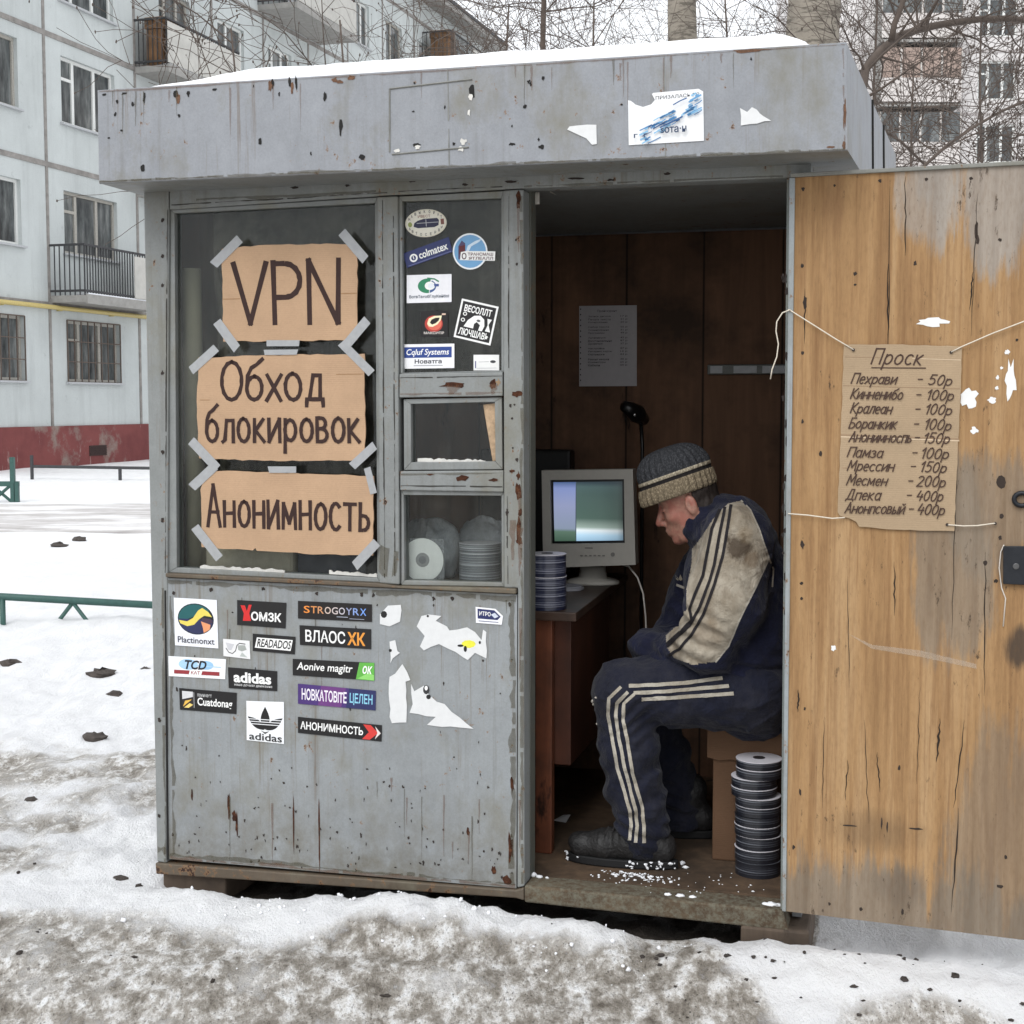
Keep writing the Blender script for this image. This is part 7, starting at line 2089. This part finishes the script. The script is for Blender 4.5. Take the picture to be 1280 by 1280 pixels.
for pts in ([(925, 345), (890, 430), (865, 560), (850, 640), (815, 720), (790, 785), (800, 835), (755, 885), (688, 944)],
            [(948, 334), (925, 450), (900, 590), (880, 660), (835, 780), (790, 862), (742, 905), (690, 956)],
            [(974, 324), (960, 420), (935, 560), (900, 680), (850, 815), (800, 900), (745, 965), (700, 992)]):
    mk('stripe', sewn(bvj, Z(pts), 3.6), STR_D, JACK)
for pts in ([(1018, 306), (1060, 350), (1100, 440), (1140, 562), (1082, 690), (1012, 830), (962, 950), (905, 1022)], [(1140, 562), (1160, 610), (1155, 690)]):
    mk('piping', sewn(bvj, Z(pts), 2.0), STR_W, JACK)
def on_cloth(pts, bvh, lift=.0016):
    P_ = [cast(bvh, *p) for p in pts]; mb = MB()
    if all(p[0] is not None for p in P_): mb.poly([h + (CAMK - h).normalized() * (lift + .002) for h, n in P_][::-1])
    return mb
lg = MB()
for pts in ([(848, 724), (850.5, 718), (853, 724), (851, 726)], [(853.5, 722), (857, 719.5), (856.5, 724.5), (853.5, 726)], [(847.5, 722), (844.5, 719), (845, 724), (848, 726)], [(845.5, 729.5), (856, 733.5), (855.5, 736.5), (845, 732.5)]):
    o = on_cloth(pts, bvj); lg.add(o.v, o.f)
if lg.v: mk('emblem', lg, STR_W, JACK)
lg = MB()
for pts in ([(937.5, 852), (939, 846), (942, 846.5), (940.5, 852.5)],):
    o = on_cloth(pts, bvj); lg.add(o.v, o.f)
if lg.v: mk('zip_pull', lg, STR_W, JACK)

# trousers
def ridge(x, y, z, seed): return np.maximum(0, 1 - np.abs(2 * vnoise(x, y, z, seed) - 1) * 1.6) ** 2
def build_trousers():
    g = SDF((.08, .08, ZF + .03), (1.0, .80, .98), .005)
    g.cap(S(945, 864, DM - .08), S(945, 864, DM + .08), .118, .118, .05)
    near = [((940, 866, .315), .118), ((850, 862, .285), .104), ((779, 864, .268), .090), ((786, 930, .264), .082), ((792, 985, .262), .080), ((802, 1030, .262), .074), ((804, 1046, .262), .066)]
    far = [((938, 866, .525), .118), ((860, 864, .55), .10), ((802, 866, .57), .088), ((826, 940, .585), .08), ((852, 1018, .60), .07)]
    for ch in (near, far):
        for (p, r), (q, r2) in zip(ch[:-1], ch[1:]): g.cap(S(*p), S(*q), r, r2, .02)
    kn = np.array(S(800, 885, .268)); hm = np.array(S(800, 1035, .262))
    def folds(x, y, z):
        r = .014 * fbm(x * 10, y * 10, z * 10, oct=3, seed=24) - .018 * np.abs(fbm(x * 16, y * 13, z * 22 + x * 8, oct=2, seed=25)) + .002
        e = np.exp(-((x - kn[0]) ** 2 + (z - kn[2]) ** 2) / .006); r = r + .0075 * e * np.sin((z * 1.0 - x * .9) * 130 + 8 * fbm(x * 9, y * 9, z * 9, seed=2)) * (.4 + vnoise(x * 14, y * 14, z * 14, seed=45))
        e = np.exp(-((z - hm[2]) / .05) ** 2); r = r + .006 * e * np.sin(z * 150 + x * 50 + 4 * fbm(x * 9, y * 9, z * 9, seed=5))
        r = r - .007 * ridge(x * 9 + z * 10, y * 9, z * 14 - x * 8, 61) - .004 * ridge(x * 20 - z * 12, y * 16, z * 24 + x * 10, 62)
        sh = np.exp(-((z - (hm[2] + .16)) / .12) ** 2); r = r + .006 * sh * np.sin(z * 60 - x * 60 + 9 * fbm(x * 7, y * 7, z * 7, seed=7))
        return r
    g.wrinkle(folds)
    return g.mesh()
tr = build_trousers(); bvt = bvh_of(tr)
NAVY2 = cloth('navy_trouser_cloth', (14, 16, 30), (27, 30, 46), (42, 42, 50))
TROU = mk('trousers', tr, NAVY2, MAN, smooth=True)
for pts in ([(786, 857.5), (820, 856.2), (859, 853.4), (903, 847.8)], [(792, 866.3), (830, 864.5), (865, 861.3), (911, 857.6)], [(802, 874), (835, 872.4), (865, 870.3), (917, 867)]):
    mk('stripe', sewn(bvt, pts, 4.6), STR_W, TROU)
for pts in ([(776.4, 858.5), (761.5, 873), (760.4, 892.8), (763.7, 912.5), (772, 960), (787.6, 1013.7), (789, 1033), (787, 1050)],
            [(785, 864.7), (771, 878.7), (770, 895.6), (773.6, 921), (780.6, 957.5), (794.7, 1013.7), (796.5, 1033), (794.5, 1053)],
            [(793, 867.8), (780, 879), (778.6, 898.4), (783.4, 921), (790.5, 966), (803, 1011), (804.8, 1033), (805, 1054)]):
    mk('stripe', sewn(bvt, pts, 4.2), STR_W, TROU)
sp = MB(); R_ = random.Random(31)
for (x, y, r) in [(737, 876, 2.2), (738, 880, 1.6), (737, 893, 2.6), (740, 897, 2), (742, 905, 1.4), (741, 872, 1.5)]:
    h, n_ = cast(bvt, x + 4, y)
    if h is not None: sp.blob(h, (r * .0022,) * 3, R_.random(), 7, 0, .4)
if sp.v: mk('dried_mud', sp, plain('pale_mud', (176, 170, 160), .9, .2), TROU)
dr = MB(); h, n_ = cast(bvt, 870, 832)
if h is not None:
    for a, b in (((868, 826), (873, 838)), ((881, 830), (874, 838))):
        pa, pb = cast(bvt, *a)[0], cast(bvt, *b)[0]
        if pa is not None and pb is not None: dr.tube([pa + Vector((0, -.004, .002)), pb + Vector((0, -.004, .002))], .0028, 6)
    if dr.v: mk('drawstring', dr, STR_W, TROU)

# shoes
LEATHER = plain('scuffed_black_leather', (36, 35, 35), .55, .45, 40, bump=.9)
SOLE = plain('rubber_sole', (20, 20, 21), .7, .2)
def shoe(d, px_toe, px_heel, z0):
    t, h = K(px_toe, 1080, d).x, K(px_heel, 1075, d).x; L = h - t
    g = SDF((t - .03, d - .09, z0 - .01), (h + .03, d + .09, z0 + .20), .004)
    P_ = lambda a, w, dd=0.0: np.array([t + L * a, d + dd, z0 + w])
    g.cap(P_(.12, .046), P_(.32, .055), .036, .042, .02, 1.12, d); g.cap(P_(.32, .055), P_(.58, .075), .042, .050, .03, 1.0, d); g.cap(P_(.58, .07), P_(.86, .062), .052, .046, .03, .95, d); g.cap(P_(.70, .08), P_(.74, .150), .056, .056, .03, .95, d)
    g.ell(P_(.11, .062), (.034, .036, .022), None, .02)
    g.plane_cut(P_(0, .022), (0, 0, -1), .004)
    g.wrinkle(lambda x, y, z: .012 * fbm(x * 30, y * 20, z * 20, oct=3, seed=33) + .002 * np.sin(x * 260) * np.exp(-((x - (t + L * .40)) / .03) ** 2))
    sh = mk('shoe', g.mesh(), LEATHER, MAN, smooth=True)
    m = MB(); pts = []
    for i in range(40):
        q = 2 * math.pi * i / 40; x = math.cos(q); y = math.sin(q)
        wd = .047 + .006 * math.cos(q - math.pi) ; pts.append((t + L * (.5 + .515 * x), d + wd * y * (1 if abs(x) < .9 else .97), z0))
    m.prism([Vector((p[0], p[1], z0 + .026)) for p in pts], (0, 0, -.0255)); mk('sole', m, SOLE, sh, bevel=.004)
    m = MB(); R = random.Random(int(d * 100))
    if d > .4: return
    for i in range(40):
        q = R.uniform(math.pi * .85, math.pi * 1.12) if i < 14 else R.uniform(math.pi * 1.55, math.pi * 1.92) if i < 34 else R.uniform(math.pi, 1.9 * math.pi)
        m.blob((t + L * (.5 + .52 * math.cos(q)), d + .050 * math.sin(q), z0 + R.uniform(.004, .026)), (R.uniform(.002, .007), .003, R.uniform(.002, .004)), R.random(), 6, 0, .4)
    mk('stuck_snow', m, plain('crumb_snow', (232, 233, 236), .8, .06), sh, kind='stuff')
    m = MB()
    for k in range(4):
        a = .36 + k * .07; z = .098 + k * .012
        m.tube([P_(a, z, -.034), P_(a + .01, z + .013, 0), P_(a, z, .034)], .0028, 5)
    mk('laces', m, plain('dark_lace', (44, 42, 42), .8), sh)
shoe(.262, 711, 846, ZF + .001)
shoe(.60, 776, 893, ZF + .001)
